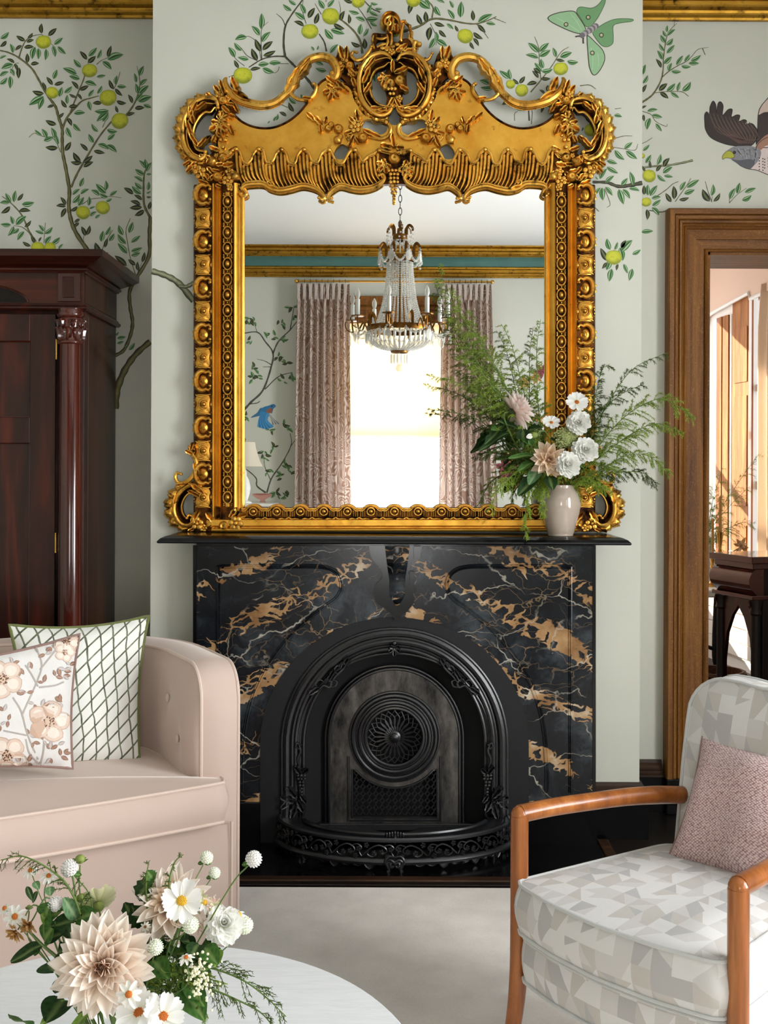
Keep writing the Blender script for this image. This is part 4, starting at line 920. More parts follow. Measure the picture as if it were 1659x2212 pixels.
def grapes(mb, x, y, w, h, r, d, rows=None):
    rows = rows or max(3, int(h / (r * 1.5)))
    for j in range(rows):
        u = j / (rows - 1); ww = w * (1 - u) ** .7 + r * .2; k = max(1, int(ww * 2 / (r * 1.75)))
        for i in range(k):
            q = (i - (k - 1) / 2) * r * 1.75; mb.add(*ball((x + q + (j % 2) * .3, y + u * h, d + (1 - (q / (ww + r)) ** 2) * ww * .7), r * random.uniform(.9, 1.08), 8, 5))
    return mb
def blossom(mb, x, y, r, d, k=5):
    r *= 1.22; d += 1
    for i in range(k):
        a = i * 2 * math.pi / k + x; mb.add(*ball((x + r * .58 * math.cos(a), y + r * .58 * math.sin(a), d), (r * .42, r * .42, r * .28), 8, 5))
    mb.add(*ball((x, y, d + r * .2), r * .28, 8, 5)); return mb

RS = -1
# glass
mpart('glass', MB().add(*box(512, 1192, 392, 1104, 14, 20)), M['mirror'], both=False, smooth=False, label='reflecting mirror glass')
# backing board behind the solid parts of the frame
def prism(x0, x1, y0, y1, prof): # prof: list of (x, d) across, running along y
    P = [(x, d) for x, d in prof]; V = [(x, y, d) for y in (y0, y1) for x, d in P]; F = grid(2, len(P)); F += [tuple(range(len(P))), tuple(range(len(P), 2 * len(P)))]
    return V, F
# stiles
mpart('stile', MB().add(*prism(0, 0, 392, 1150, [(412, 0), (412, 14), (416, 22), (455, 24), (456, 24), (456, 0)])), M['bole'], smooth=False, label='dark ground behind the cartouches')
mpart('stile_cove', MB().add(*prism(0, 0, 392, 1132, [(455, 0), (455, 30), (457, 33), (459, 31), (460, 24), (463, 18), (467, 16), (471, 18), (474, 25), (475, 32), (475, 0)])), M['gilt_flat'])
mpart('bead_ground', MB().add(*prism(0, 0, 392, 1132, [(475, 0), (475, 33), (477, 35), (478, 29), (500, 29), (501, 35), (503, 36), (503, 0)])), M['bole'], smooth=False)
mpart('sight_moulding', MB().add(*prism(0, 0, 392, 1104, [(503, 0), (503, 36), (505, 38), (508, 37), (512, 32), (516, 27), (518, 26), (519, 29), (521, 29), (522, 25), (524, 24), (525, 20), (525, 0)])), M['gilt_flat'])
# one bead of the bead-and-ring strip, and the two kinds of cartouche; then copies down both stiles
def local(mb, x, y): return mb.mapped(lambda V: mp_m(np.asarray(V) + np.array((x, y, 0))) - np.array(mp_m(np.array([(x, y, 0.0)]))[0]))
def place_unit(name, mb, mat, spots, mirror_too=True):
    m1 = local(mb, 434, 700).mesh(name, mat, True, False, 40); fix_normals(m1)
    m2 = mb.mapped(lambda V: np.array(V) * np.array((-1, 1, 1)), True); m2 = local(m2, 434, 700).mesh(name, mat, True, False, 40); fix_normals(m2)
    for x, y in spots:
        link(name, m1, mir, Matrix.Translation(Vector(mp_m(np.array([(x, y, 0.0)]))[0])))
        if mirror_too: link(name, m2, mir, Matrix.Translation(Vector(mp_m(np.array([(2 * AXIS - x, y, 0.0)]))[0])))
el = lambda rx, ry, a0=0, a1=360, n=20: np.array([(rx * math.cos(R(a)), ry * math.sin(R(a))) for a in np.linspace(a0, a1, n)])
u = MB(); u.add(*tube(z3(el(9.4, 13, 0, 342, 20), 31), 2.2, 6, closed=True)); u.add(*ball((0, 0, 31), (5.6, 7.4, 6.5), 12, 7))
for s in (-1, 1):
    u.add(*box(-5, 5, s * 17 - 4, s * 17 + 4, 28, 33, 1.2)); u.add(*ball((0, s * 17, 33), 2.0, 8, 5))
    for q in (-1, 1): u.add(*ball((q * 9, s * 13.5, 29), 2.2, 6, 4)); u.add(*ball((q * 8.5, s * 17.5, 29), 1.6, 6, 4))
place_unit('bead', u, M['gilt'], [(489, 431 + 33.9 * k) for k in range(20)])
ua = MB()
P = np.r_[el(15, 21, 300, 60, 22)]                                    # open ring to the inside with curled ends
P = np.array([(x - 1, y) for x, y in P]); top = P[0]; bot = P[-1]
scroll(ua, np.r_[[(top[0] + 9, top[1] + 7), (top[0] + 10, top[1] + 2), (top[0] + 6, top[1] - 2)], P, [(bot[0] + 6, bot[1] + 2), (bot[0] + 10, bot[1] - 2), (bot[0] + 9, bot[1] - 7)]], [2.8, 5.0, 5.6, 5.0, 2.8], [29, 28, 27, 28, 29], 7, 1.5, 1.5)
ua.add(*ball((0, 0, 21), (12, 15, 6), 12, 7)); ua.add(*ball((2, 0, 26), (5, 7, 3), 10, 6))
for k in range(6): a = R(110 + k * 28); ua.add(*ball((-2 + 19 * math.cos(a), 25 * math.sin(a), 18), (5, 5.4, 5), 7, 4))
ub = MB(); ub.add(*surf(lambda p, q: ((q - .5) * 38 * (1 - .10 * math.cos(4 * math.pi * p)) , (p - .5) * 44, 20 + 7 * math.sin(math.pi * q) ** .6 * (.75 + .25 * math.sin(math.pi * p))), 11, 9))
scroll(ub, np.array([(x + 1, y) for x, y in el(9, 10, 330, 60, 16)]), [1.4, 2.4, 1.6], 28, 6, 1.4); ub.add(*ball((2, 0, 28), 5.2, 10, 6))
for s in (-1, 1):
    ub.add(*tube(z3(catmull([(-17, s * 21), (-8, s * 17), (4, s * 19), (16, s * 22)], 5), 25), [1.2, 2.6, 2.2, 1.2], 6))
    for k in range(3): ub.add(*ball((-19 + k * .6, s * (4 + 6 * k), 18), (3.4, 3.6, 4), 7, 4))
ub.add(*ball((17, 0, 22), (3, 5, 4), 7, 4))
for q in (-12, -4, 4, 12): ub.add(*ball((17.5, q * 1.5, 21), (2.2, 3.2, 4), 6, 4))
place_unit('cartouche', ua, M['gilt'], [(435, 415 + 101.5 * k) for k in range(7)])
place_unit('cartouche', ub, M['gilt'], [(435, 466 + 101.5 * k) for k in range(7)])

# bottom rail: mouldings, wavy guilloche with rosettes
def hprism(x0, x1, prof): V = [(x, y, d) for x in (x0, x1) for y, d in prof]; return V, grid(2, len(prof)) + [tuple(range(len(prof))), tuple(range(len(prof), 2 * len(prof)))]
mpart('bottom_rail', MB().add(*hprism(455, 1249, [(1122, 0), (1122, 34), (1124, 37), (1136, 37), (1138, 34), (1139, 30), (1141, 30), (1143, 38), (1146, 40), (1149, 38), (1150, 30), (1150, 0)])), M['gilt_flat'], both=False)
mpart('guilloche_ground', MB().add(*hprism(515, 1189, [(1097, 14), (1097, 26), (1103, 30), (1118, 30), (1122, 27), (1122, 0)])), M['bole'], both=False, smooth=False)
g = MB()
g.add(*tube(z3(el(8.2, 8.2, 0, 345, 18), 32), 2.0, 6, closed=True)); g.add(*ball((0, 0, 32), (4.6, 4.6, 3.4), 10, 6))
for s, w in ((0, 2.2), (4, 1.5)):
    A = np.array([(-25.6, -6 + s), (-19, -5.5 + s), (-14, -9 + s), (-9, -12.5 + s * .7), (0, -14 + s * .4), (9, -12.5 + s * .7), (14, -9 + s), (19, -5.5 + s), (25.6, -6 + s)])
    g.add(*tube(z3(catmull(A, 3), 33 - s * .4), w, 6))
A = np.array([(-25.6, 13), (-18, 16.5), (-10, 15), (0, 18), (10, 15), (18, 16.5), (25.6, 13)]); g.add(*tube(z3(catmull(A, 3), 32), 1.8, 6))
for k in range(-5, 6):
    if abs(k) > 2: g.add(*tube(z3(np.array([(k * 4.4, -2), (k * 4.4, 11)]), 31), 1.2, 5))
g.add(*plate([(-25.6, 10), (-25.6, -6), (-14, -9), (-8, -13), (0, -14), (8, -13), (14, -9), (25.6, -6), (25.6, 10)], [], 12, 22))
me = local(g, 852, 1105).mesh('rosette', M['gilt'], True, False, 40); fix_normals(me)
for k in range(13): link('rosette', me, mir, Matrix.Translation(Vector(mp_m(np.array([(545 + 51.2 * k, 1105.5, 0.0)]))[0])))

# fluted frieze under the pediment
TOPW = "487,330 494,326 503,317 511,316 517,326 522,342 531,348 540,340 546,326 556,316 566,318 570,332 575,346 588,341 595,326 606,317 616,326 622,345 635,348 642,329 653,317 666,326 672,341 685,345 694,326 710,317 719,332 729,348 741,345 754,323 765,317 776,332 782,343 795,332 807,326 818,318 836,322 852,326"
T = path(TOPW, n=4)
# its lower scrolls
LOW1 = "519,416 524,420 530,416 527,408 521,404 527,397 541,394 566,394 581,403 603,408 628,404 653,398 679,404 694,414 700,424 694,428 688,424"
LOW2 = "716,426 708,424 709,417 718,407 735,398 757,403 779,406 804,402 823,392 830,381 826,373 818,376"
f = MB(); lowc = np.r_[path("500,410 541,396 566,396 603,408 653,398 690,412 705,414 718,406 735,399 779,406 823,394 852,392", n=5)]
Bt = resample(lowc, 90); Tt = resample(T, 90); Bt[0] = (500, 402)
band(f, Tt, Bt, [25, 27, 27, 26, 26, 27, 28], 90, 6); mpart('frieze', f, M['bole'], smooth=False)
f = MB(); f.add(*tube(z3(T, 31), [2.6, 3.2, 3.0, 3.2, 3.0, 3.2, 2.6], 7)); f.add(*tube(z3(T + np.array((0, 4.5)), 29), 1.5, 6))
for x, y in ((507, 317), (556, 317), (606, 318), (655, 318), (710, 319), (766, 319), (818, 320)): f.add(*ball((x, y, 31), (6, 5, 5), 10, 6))
mpart('wavy_edge', f, M['gilt'])
# flutes: each a curved carved rib
for k in range(40):
    x = 508 + k * 8.1
    if x > 822: break
    yt = float(np.interp(x, T[:, 0], T[:, 1])) + 9; yb = float(np.interp(x + 14, lowc[:, 0], lowc[:, 1])) - 6
    if yb - yt < 12: continue
    P = catmull([(x - 3, yt + 3), (x, yt), (x + 1, yt + (yb - yt) * .3), (x + 5, yt + (yb - yt) * .7), (x + 15, yb)], 5)
    mpart('flute', MB().add(*tube(z3(P, [28, 31, 31, 30, 28]), [2.0, 3.3, 3.2, 2.7, 1.0], 7)), M['gilt'])
f = MB()
for s in (LOW1, LOW2):
    P = path(s, n=5); scroll(f, P, [2.8, 4.2, 4.6, 5.0, 4.6, 4.2, 2.8], [36, 34, 33, 32, 33, 34, 36], 8, 1.4, 1.4)
    c = P - np.array((0, 6.0)); f.add(*tube(z3(c[8:-10], 32), [1.2, 2.6, 2.6, 1.2], 6)); c = P + np.array((0, 4.6)); f.add(*tube(z3(c[10:-12], 27), [1.0, 2.2, 2.2, 1.0], 6))
scroll(f, path("600,404 590,398 579,396 576,389 583,386 586,391", n=4), [3, 2.5, 2], 35, 7, 1.3)
mpart('lower_scroll', f, M['gilt'])

# flat gilded pediment panel with pierced openings
top = [(x / 3.19 + 340, y / 3.19) for x, y in nums("440,745 510,762 570,810 640,842 720,856 800,848 880,815 950,765 1010,700 1060,620 1110,545 1150,515 1180,502 1240,530 1310,556 1345,600 1345,640 1380,700 1420,760 1480,790")]
top = [tuple(p) for p in catmull(top, 4)]
outer = top + [(852, 262), (852, 345), (500, 345), (470, 330), (466, 300), (474, 262)]
h1 = [(x / 3.19 + 340, y / 3.19) for x, y in nums("1420,800 1500,795 1560,805 1585,840 1575,880 1540,900 1480,905 1420,885")]
h2 = [(x / 3.19 + 340, y / 3.19) for x, y in nums("1262,965 1310,985 1322,1020 1300,1062 1240,1072 1212,1040 1225,1000")]
hh = catmull(h1, 3, True)[::-1], catmull(h2, 3, True)[::-1]
mpart('pediment_panel', MB().add(*plate(outer, hh, 4, 19)), M['gilt_flat'], smooth=False)
f = MB(); P = np.array(top)[2:-14]; q = resample(P, 190); f.add(*tube(z3(q, 19), 2.6, 6))
for x, y in q[::2]: f.add(*ball((x, y, 21.5), 1.5, 6, 4))
mpart('beaded_edge', f, M['bole'])

# long S-scrolls over the pediment
S = "462,500 452,520 462,570 500,622 560,665 640,692 720,702 800,684 868,634 925,575 952,500 992,432 1050,384 1120,366 1190,384 1228,432 1236,480 1222,512 1200,500 1200,482"
P = path(S, 3.19, 340, 0, 8); f = MB(); scroll(f, P, [2.5, 7, 9.5, 9.5, 9, 9, 8, 9, 10, 10, 8.5, 5], [16, 20, 24, 24, 24, 26, 28, 26, 26, 26, 26, 26], 10, 1.35)
mpart('s_scroll', f, M['gilt'])
f = MB(); t = np.gradient(P, axis=0); t /= np.linalg.norm(t, axis=1, keepdims=True); nn = np.c_[-t[:, 1], t[:, 0]]
for sgn, a, b in ((1, 22, 62), (1, 66, 120), (-1, 20, 64), (-1, 70, 126)):
    Q = (P + nn * sgn * 7.4)[a:b]; f.add(*tube(z3(Q, 27), [.8, 2.4, 2.4, .8], 6))
q = resample((P + nn * 9.4)[24:62], 44)
for x, y in q: f.add(*ball((x, y, 23), 1.7, 6, 4))
oleaf(f, (616, 195), (640, 150), 20, 28, 5, 3); oleaf(f, (640, 160), (664, 128), 16, 29, 5, 3); oleaf(f, (512, 192), (500, 166), 14, 26, 4, 2); oleaf(f, (500, 190), (530, 208), 14, 28, 4, 1)
mpart('scroll_leaf', f, M['gilt'])
f = MB(); scroll(f, path("905,530 896,570 918,630 975,664 1045,654 1082,614 1090,572 1072,556", 3.19, 340, 0, 6), [5.5, 5, 4.5, 4, 4, 4.5, 3.5], [28, 28, 27, 26, 26, 27, 27], 8, 1.3, 1.2)
oleaf(f, (652, 205), (668, 208), 9, 28, 4, 2); mpart('small_scroll', f, M['gilt'])

# ears: big C-scrolls with rocaille edge
OUT = path("408,720 400,680 370,655 300,655 228,700 176,790 160,880 172,975 212,1045 272,1078 312,1062 322,1030", 3.19, 340, 0, 6)
INN = path("396,740 385,715 355,750 315,752 275,790 242,850 233,910 240,970 262,1010 300,1022 318,1026 330,1022", 3.19, 340, 0, 6)
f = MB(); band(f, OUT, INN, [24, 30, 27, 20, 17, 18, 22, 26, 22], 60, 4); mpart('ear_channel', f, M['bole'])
f = MB(); scroll(f, OUT, [3.5, 5.5, 5.5, 5.5, 5.5, 5.5, 4.0], [26, 27, 27, 27, 27, 27, 28], 8, 1.4, 1.3); f.add(*tube(z3(INN, [24, 27, 27, 26, 24]), [1, 2.4, 2.6, 2.4, 1], 6))
f.add(*tube(z3(OUT * .62 + INN * .38, 26), [.8, 2, 2, 2, .8], 6)); mpart('ear_scroll', f, M['gilt'])
for a, b, w in (((415, 262), (408, 232), 12), ((404, 250), (420, 222), 11), ((412, 292), (402, 262), 12), ((418, 232), (438, 218), 10), ((424, 310), (410, 288), 11), ((424, 312), (440, 296), 10), ((430, 302), (448, 290), 9)): f = MB(); oleaf(f, a, b, w, 26 if w != 9 else 21, 5, 2, 5); mpart('acanthus', f, M['gilt'])
f = MB(); ruffle(f, OUT[4:-6], [10, 17, 21, 22, 22, 21, 17, 10], 12, 16, 6, RS); mpart('rocaille_edge', f, M['gilt'])
# fruit, leaves and flowers hung at the ears and corners
def fruit(kind, *a):
    mb = MB(); {'apple': apple, 'pear': pear, 'grape_bunch': grapes, 'vine_leaf': vine, 'blossom': blossom, 'leaf': oleaf}[kind](mb, *a); mpart(kind, mb, M['gilt'])
random.seed(3)
bk = MB(); bk.add(*plate(catmull([(470, 180), (486, 176), (500, 196), (504, 226), (496, 262), (498, 300), (505, 330), (520, 370), (528, 396), (512, 404), (470, 402), (440, 396), (420, 376), (408, 350), (430, 336), (452, 322), (462, 300), (452, 262), (462, 226)], 4, True), [], 2, 16)); mpart('corner_ground', bk, M['bole'], smooth=False)
for a in (('leaf', (478, 200), (462, 182), 13, 22, 5, 2), ('leaf', (482, 196), (474, 172), 12, 24, 5, 2), ('blossom', 470, 196, 9, 24), ('apple', 478, 210, 9, 26), ('blossom', 489, 204, 7, 24), ('leaf', (484, 216), (500, 220), 10, 24, 4, 2), ('leaf', (476, 222), (490, 236), 11, 24, 4, 2), ('leaf', (490, 240), (502, 246), 12, 21, 4, 2), ('leaf', (486, 244), (478, 252), 10, 22, 4, 2),
          ('vine_leaf', 470, 262, 25, 1.57, 22, 6), ('vine_leaf', 474, 252, 16, -.4, 24, 5), ('leaf', (462, 286), (456, 300), 10, 24, 4, 2), ('grape_bunch', 478, 296, 12, 30, 5.2, 20), ('leaf', (464, 282), (474, 290), 9, 26, 4, 2),
          ('pear', (450, 334), (462, 352), 11, 27), ('apple', 478, 335, 10, 27), ('blossom', 464, 330, 5, 26), ('leaf', (484, 338), (500, 326), 12, 24, 5, 3), ('leaf', (478, 352), (498, 350), 15, 24, 5, 3), ('leaf', (404, 342), (394, 350), 9, 20, 4, 2), ('leaf', (416, 346), (402, 364), 12, 22, 5, 3), ('blossom', 428, 366, 13, 25), ('blossom', 417, 356, 8, 23), ('leaf', (440, 370), (450, 384), 11, 24, 4, 2), ('leaf', (424, 384), (444, 392), 11, 22, 4, 2),
          ('apple', 467, 377, 10, 30), ('pear', (496, 366), (514, 384), 9.5, 30), ('blossom', 489, 386, 11, 29), ('blossom', 495, 400, 8, 29), ('leaf', (506, 392), (516, 406), 9, 26, 4, 2), ('leaf', (462, 394), (474, 400), 9, 25, 4, 2), ('leaf', (454, 362), (470, 366), 9, 26, 4, 2)):
    fruit(*a)
for k in range(15):
    a = random.uniform(0, 6.28); x, y = 436 + 70 * random.random(), 340 + 56 * random.random()
    if k % 5 == 4: fruit('blossom', x, y, random.uniform(6, 9), 24)
    else: fruit('leaf', (x, y), (x + 15 * math.cos(a), y + 15 * math.sin(a)), 11, 20 + k % 4, 5, 2)
for a in (('grape_bunch', 486, 262, 7, 22, 4, 20), ('leaf', (492, 262), (500, 280), 12, 20, 4, 2), ('leaf', (456, 206), (444, 196), 11, 20, 4, 2), ('leaf', (500, 214), (510, 232), 10, 20, 4, 2), ('blossom', 474, 238, 7, 24), ('leaf', (470, 318), (452, 312), 11, 20, 4, 2), ('leaf', (490, 318), (506, 312), 10, 20, 4, 2)): fruit(*a)
# lower ears
f = MB(); CO = path("430,1050 412,1048 396,1054 380,1070 372,1092 374,1114 386,1132 402,1136 412,1128 412,1118 404,1114 400,1120", n=6)
CI = path("430,1066 416,1064 404,1066 394,1076 388,1092 389,1106 394,1116 400,1120 403,1121 404,1120 403,1119 402,1119", n=6)
band(f, CO, CI, [22, 26, 22, 17, 18, 22, 18], 50, 3); mpart('ear_channel', f, M['bole'])
f = MB(); scroll(f, CO, [3, 4.5, 5, 5, 4.5, 3.5, 2.4], [24, 25, 25, 25, 25, 26, 28], 8, 1.6, 1.2); f.add(*tube(z3(CI[:44], 24), [1, 2.2, 2.2, 1.2], 6))
scroll(f, path("404,966 410,980 420,998 416,1022 400,1040 382,1044 374,1032 378,1022 387,1024", n=6), [2.5, 5, 5.5, 5, 4.5, 4, 2.5], [20, 22, 24, 24, 24, 24, 26], 8, 1.5, 1.6); mpart('ear_scroll', f, M['gilt'])
f = MB(); ruffle(f, CO[6:-16], [8, 18, 24, 26, 24, 16, 8], 8, 15, 6, RS); mpart('rocaille_edge', f, M['gilt'])
for a, b, w in (((412, 980), (400, 974), 10), ((408, 972), (412, 958), 9), ((416, 1000), (424, 1024), 12), ((410, 1046), (432, 1062), 13), ((402, 1060), (424, 1070), 10), ((380, 1062), (374, 1084), 10), ((396, 1046), (380, 1048), 9)): f = MB(); oleaf(f, a, b, w, 24, 5, 2, 4); mpart('acanthus', f, M['gilt'])
bk = MB(); bk.add(*plate([(414, 1060), (425, 1056), (452, 1090), (508, 1112), (520, 1124), (508, 1146), (480, 1150), (402, 1150), (402, 1136), (416, 1126)], [], 2, 20)); mpart('corner_ground', bk, M['bole'], smooth=False)
for a in (('blossom', 422, 1132, 13, 24), ('leaf', (410, 1128), (424, 1108), 14, 24, 5, 3), ('leaf', (416, 1142), (404, 1148), 8, 20, 4, 2), ('pear', (444, 1124), (456, 1142), 9, 27), ('apple', 481, 1136, 11, 30), ('blossom', 508, 1131, 15, 34, 6), ('leaf', (494, 1118), (508, 1100), 12, 30, 5, 3), ('leaf', (512, 1116), (528, 1112), 12, 30, 5, 2), ('leaf', (462, 1130), (446, 1112), 13, 26, 5, 2), ('leaf', (466, 1140), (472, 1122), 9, 26, 4, 2), ('blossom', 436, 1142, 8, 24), ('apple', 466, 1143, 6, 26)):
    fruit(*a)

# central oval cartouche: two facing C-scrolls around an opening hung with fruit
OUT = path("846,122 838,112 822,108 800,116 782,138 775,166 777,196 788,220 806,238 826,244 842,236 848,224", n=6)
INN = path("848,132 840,128 830,136 812,144 802,160 799,182 803,202 814,216 826,222 834,222 840,222 846,220", n=6)
f = MB(); band(f, OUT, INN, [26, 32, 30, 24, 21, 22, 26, 30, 24], 60, 4); mpart('oval_channel', f, M['bole'])
f = MB(); scroll(f, OUT, [2.5, 5, 5.5, 5.5, 5.5, 5, 3], [28, 30, 31, 31, 31, 31, 31], 8, 1.4, 1.2); f.add(*tube(z3(INN[4:-4], 29), [1, 2.6, 2.8, 2.4, 1], 6)); f.add(*tube(z3(OUT * .6 + INN * .4, 29), [.6, 2, 2, 2, .6], 6)); mpart('oval_scroll', f, M['gilt'])
for a, b, w in (((783, 176), (796, 146), 12), ((786, 196), (800, 176), 10), ((800, 228), (826, 232), 12), ((812, 236), (840, 230), 11), ((786, 150), (806, 124), 10), ((834, 236), (848, 212), 10)): f = MB(); oleaf(f, a, b, w, 29, 5, 2, 4); mpart('acanthus', f, M['gilt'])
f = MB(); ruffle(f, OUT[14:-8], [6, 13, 16, 17, 16, 15, 13, 9], 11, 18, 6, RS); mpart('rocaille_edge', f, M['gilt'])
bk = MB(); bk.add(*plate([(830, 126), (852, 120), (852, 222), (832, 222), (836, 200), (832, 184), (824, 176), (826, 150), (836, 140)], [], 6, 16)); mpart('fruit_ground', bk, M['bole'], smooth=False)
def one(kind, *a):
    mb = MB(); {'apple': apple, 'pear': pear, 'grape_bunch': grapes, 'vine_leaf': vine, 'blossom': blossom, 'leaf': oleaf}[kind](mb, *a); mpart(kind, mb, M['gilt'], both=False)
for a in (('vine_leaf', 832, 160, 18, 1.9, 22, 5), ('apple', 863, 166, 11, 27), ('apple', 843, 172, 10, 26), ('leaf', (852, 152), (876, 142), 13, 26, 5, 2), ('leaf', (864, 178), (880, 188), 12, 23, 5, 2), ('grape_bunch', 846, 186, 13, 30, 4.2, 22), ('blossom', 862, 206, 8, 24), ('apple', 832, 180, 7, 24), ('leaf', (848, 150), (848, 128), 10, 26, 4, 2), ('blossom', 848, 222, 6, 30), ('blossom', 846, 106, 7, 32)):
    one(*a)
# crest: asymmetric rocaille topped by a rolled scroll
f = MB(); f.add(*plate(catmull([(798, 116), (804, 98), (806, 88), (802, 72), (804, 62), (812, 60), (830, 62), (844, 58), (838, 52), (848, 48), (866, 54), (864, 76), (874, 72), (890, 76), (896, 88), (898, 104), (906, 118), (880, 116), (852, 110), (822, 110)], 4, True), [catmull([(812, 80), (816, 92), (830, 84), (834, 76), (822, 74)], 3, True)[::-1], catmull([(847, 70), (850, 78), (860, 80), (864, 70), (864, 56), (852, 58)], 3, True)[::-1]], 4, 20)); mpart('crest_ground', f, M['bole'], both=False, smooth=False)
f = MB(); scroll(f, path("864,52 860,34 846,26 834,32 832,44 840,48 844,42 840,38", n=6), [2.5, 3, 3, 2.6, 2.4, 2, 1.6], [26, 27, 28, 30, 31, 32, 34], 8, 1.6)
OUTC = path("866,58 868,38 862,22 848,13 832,14 822,26 820,40 826,50 836,52", n=6); INC = path("858,54 858,40 852,30 844,27 836,32 832,40 833,46 836,49 838,50", n=6)
band(f, OUTC, INC, [12, 24, 32, 34, 30, 24, 26, 22], 44, 6); mpart('crest_scroll', f, M['gilt'], both=False)
f = MB(); oleaf(f, (846, 30), (842, 58), 18, 24, 6, 3); oleaf(f, (856, 44), (856, 60), 12, 24, 5, 2)
ruffle(f, path("866,34 880,44 886,62 886,72 896,82 900,96", n=6), [10, 9, 8, 7, 7, 6], 6, 14, 5, 1)
f.add(*tube(z3(path("872,40 868,56 866,74 868,80", n=5), 22), [3, 4, 4, 2], 7)); f.add(*tube(z3(path("884,64 884,72 890,78 894,90 894,98", n=5), 22), [2, 3, 3, 2], 7)); mpart('crest_rocaille', f, M['gilt'], both=False)
f = MB(); ruffle(f, path("802,96 802,76 806,64 824,62 842,62", n=5), [3, 5, 7, 6, 4], 6, 16, 5, -1)
for s in ("806,66 804,80 808,96", "836,64 838,80 834,92", "812,72 824,74 836,70", "814,92 826,86 838,84", "846,62 846,80 842,98", "820,100 836,92 850,98"): f.add(*tube(z3(path(s, n=4), 22), [2, 3.4, 2], 7))
for x, y in ((836, 100), (850, 104), (858, 88), (866, 96), (826, 96), (848, 92)): f.add(*ball((x, y, 24), (7, 5, 6), 8, 5))
oleaf(f, (856, 104), (876, 92), 14, 24, 5, 3); oleaf(f, (866, 108), (896, 100), 14, 22, 5, 3); mpart('crest_rocaille', f, M['gilt'], both=False)
f = MB(); scroll(f, path("802,92 796,104 784,118 768,122 758,112 762,104 770,106", n=6), [3.5, 4.5, 5, 4.5, 4, 3, 2.2], [24, 25, 26, 26, 26, 27, 28], 8, 1.5, 1.4); mpart('shoulder_scroll', f, M['gilt'], both=False)
f = MB(); scroll(f, path("906,88 898,82 894,96 898,112 912,122 926,120 934,108", n=6), [4, 4.5, 5, 4.5, 4, 3.6, 2.4], [26, 26, 26, 26, 26, 27, 28], 8, 1.4, 1.6); mpart('shoulder_scroll', f, M['gilt'], both=False)
# leaf and flower sprays beside the oval, hanging over the panel
bk = MB(); bk.add(*plate(catmull([(726, 108), (742, 96), (756, 104), (764, 124), (772, 150), (770, 176), (756, 176), (740, 160), (728, 150), (722, 128)], 4, True), [], 4, 18)); mpart('spray_ground', bk, M['bole'], smooth=False)
for a in (('leaf', (742, 122), (734, 98), 14, 24, 5, 2), ('leaf', (746, 122), (748, 98), 11, 24, 5, 2), ('blossom', 742, 128, 10, 26), ('apple', 754, 134, 9, 26), ('leaf', (752, 142), (766, 156), 12, 24, 5, 2), ('leaf', (740, 138), (728, 148), 11, 24, 5, 2), ('blossom', 758, 150, 8, 24), ('leaf', (760, 160), (766, 178), 11, 22, 4, 2), ('vine_leaf', 718, 186, 22, 1.9, 21, 5), ('leaf', (726, 168), (742, 184), 13, 23, 5, 3), ('leaf', (722, 172), (706, 160), 11, 22, 4, 2), ('leaf', (736, 176), (750, 190), 11, 21, 4, 2),
          # garlands lying on the panel
          ('leaf', (682, 254), (664, 240), 12, 22, 4, 2), ('leaf', (694, 262), (680, 248), 13, 23, 5, 2), ('leaf', (690, 262), (692, 278), 11, 22, 4, 2), ('apple', 714, 262, 6.5, 23), ('apple', 708, 270, 8, 23), ('leaf', (700, 258), (704, 248), 8, 22, 4, 2), ('apple', 730, 271, 9.5, 25), ('pear', (738, 284), (722, 304), 9, 25), ('leaf', (774, 258), (770, 236), 12, 23, 5, 3), ('leaf', (768, 262), (756, 250), 11, 23, 5, 2), ('blossom', 766, 268, 12, 26), ('leaf', (760, 276), (746, 282), 11, 23, 4, 2), ('blossom', 778, 258, 7, 24), ('leaf', (764, 286), (754, 308), 12, 23, 5, 3), ('leaf', (768, 290), (776, 302), 9, 23, 4, 2), ('apple', 784, 292, 10.5, 27), ('blossom', 752, 290, 6, 24)):
    fruit(*a)
# scrolls under the oval and the central drop
f = MB(); scroll(f, path("834,258 842,264 844,274 838,286 824,292 806,290 796,288", n=6), [3.6, 4.5, 4.5, 4, 4, 3.4, 2], [26, 26, 26, 25, 24, 23, 22], 8, 1.2, 1.7); oleaf(f, (822, 290), (790, 276), 12, 22, 4, 2); mpart('under_scroll', f, M['gilt'])
for a in (('leaf', (852, 312), (848, 288), 14, 24, 5, 2), ('leaf', (848, 312), (826, 308), 16, 24, 5, 2), ('leaf', (856, 312), (870, 314), 14, 24, 5, 2), ('vine_leaf', 832, 352, 20, 2.4, 28, 5), ('vine_leaf', 874, 358, 22, .6, 28, 5), ('leaf', (866, 328), (878, 322), 11, 26, 4, 2), ('apple', 852, 339, 12, 34), ('grape_bunch', 851, 366, 15, 64, 4.3, 30)):
    one(*a)
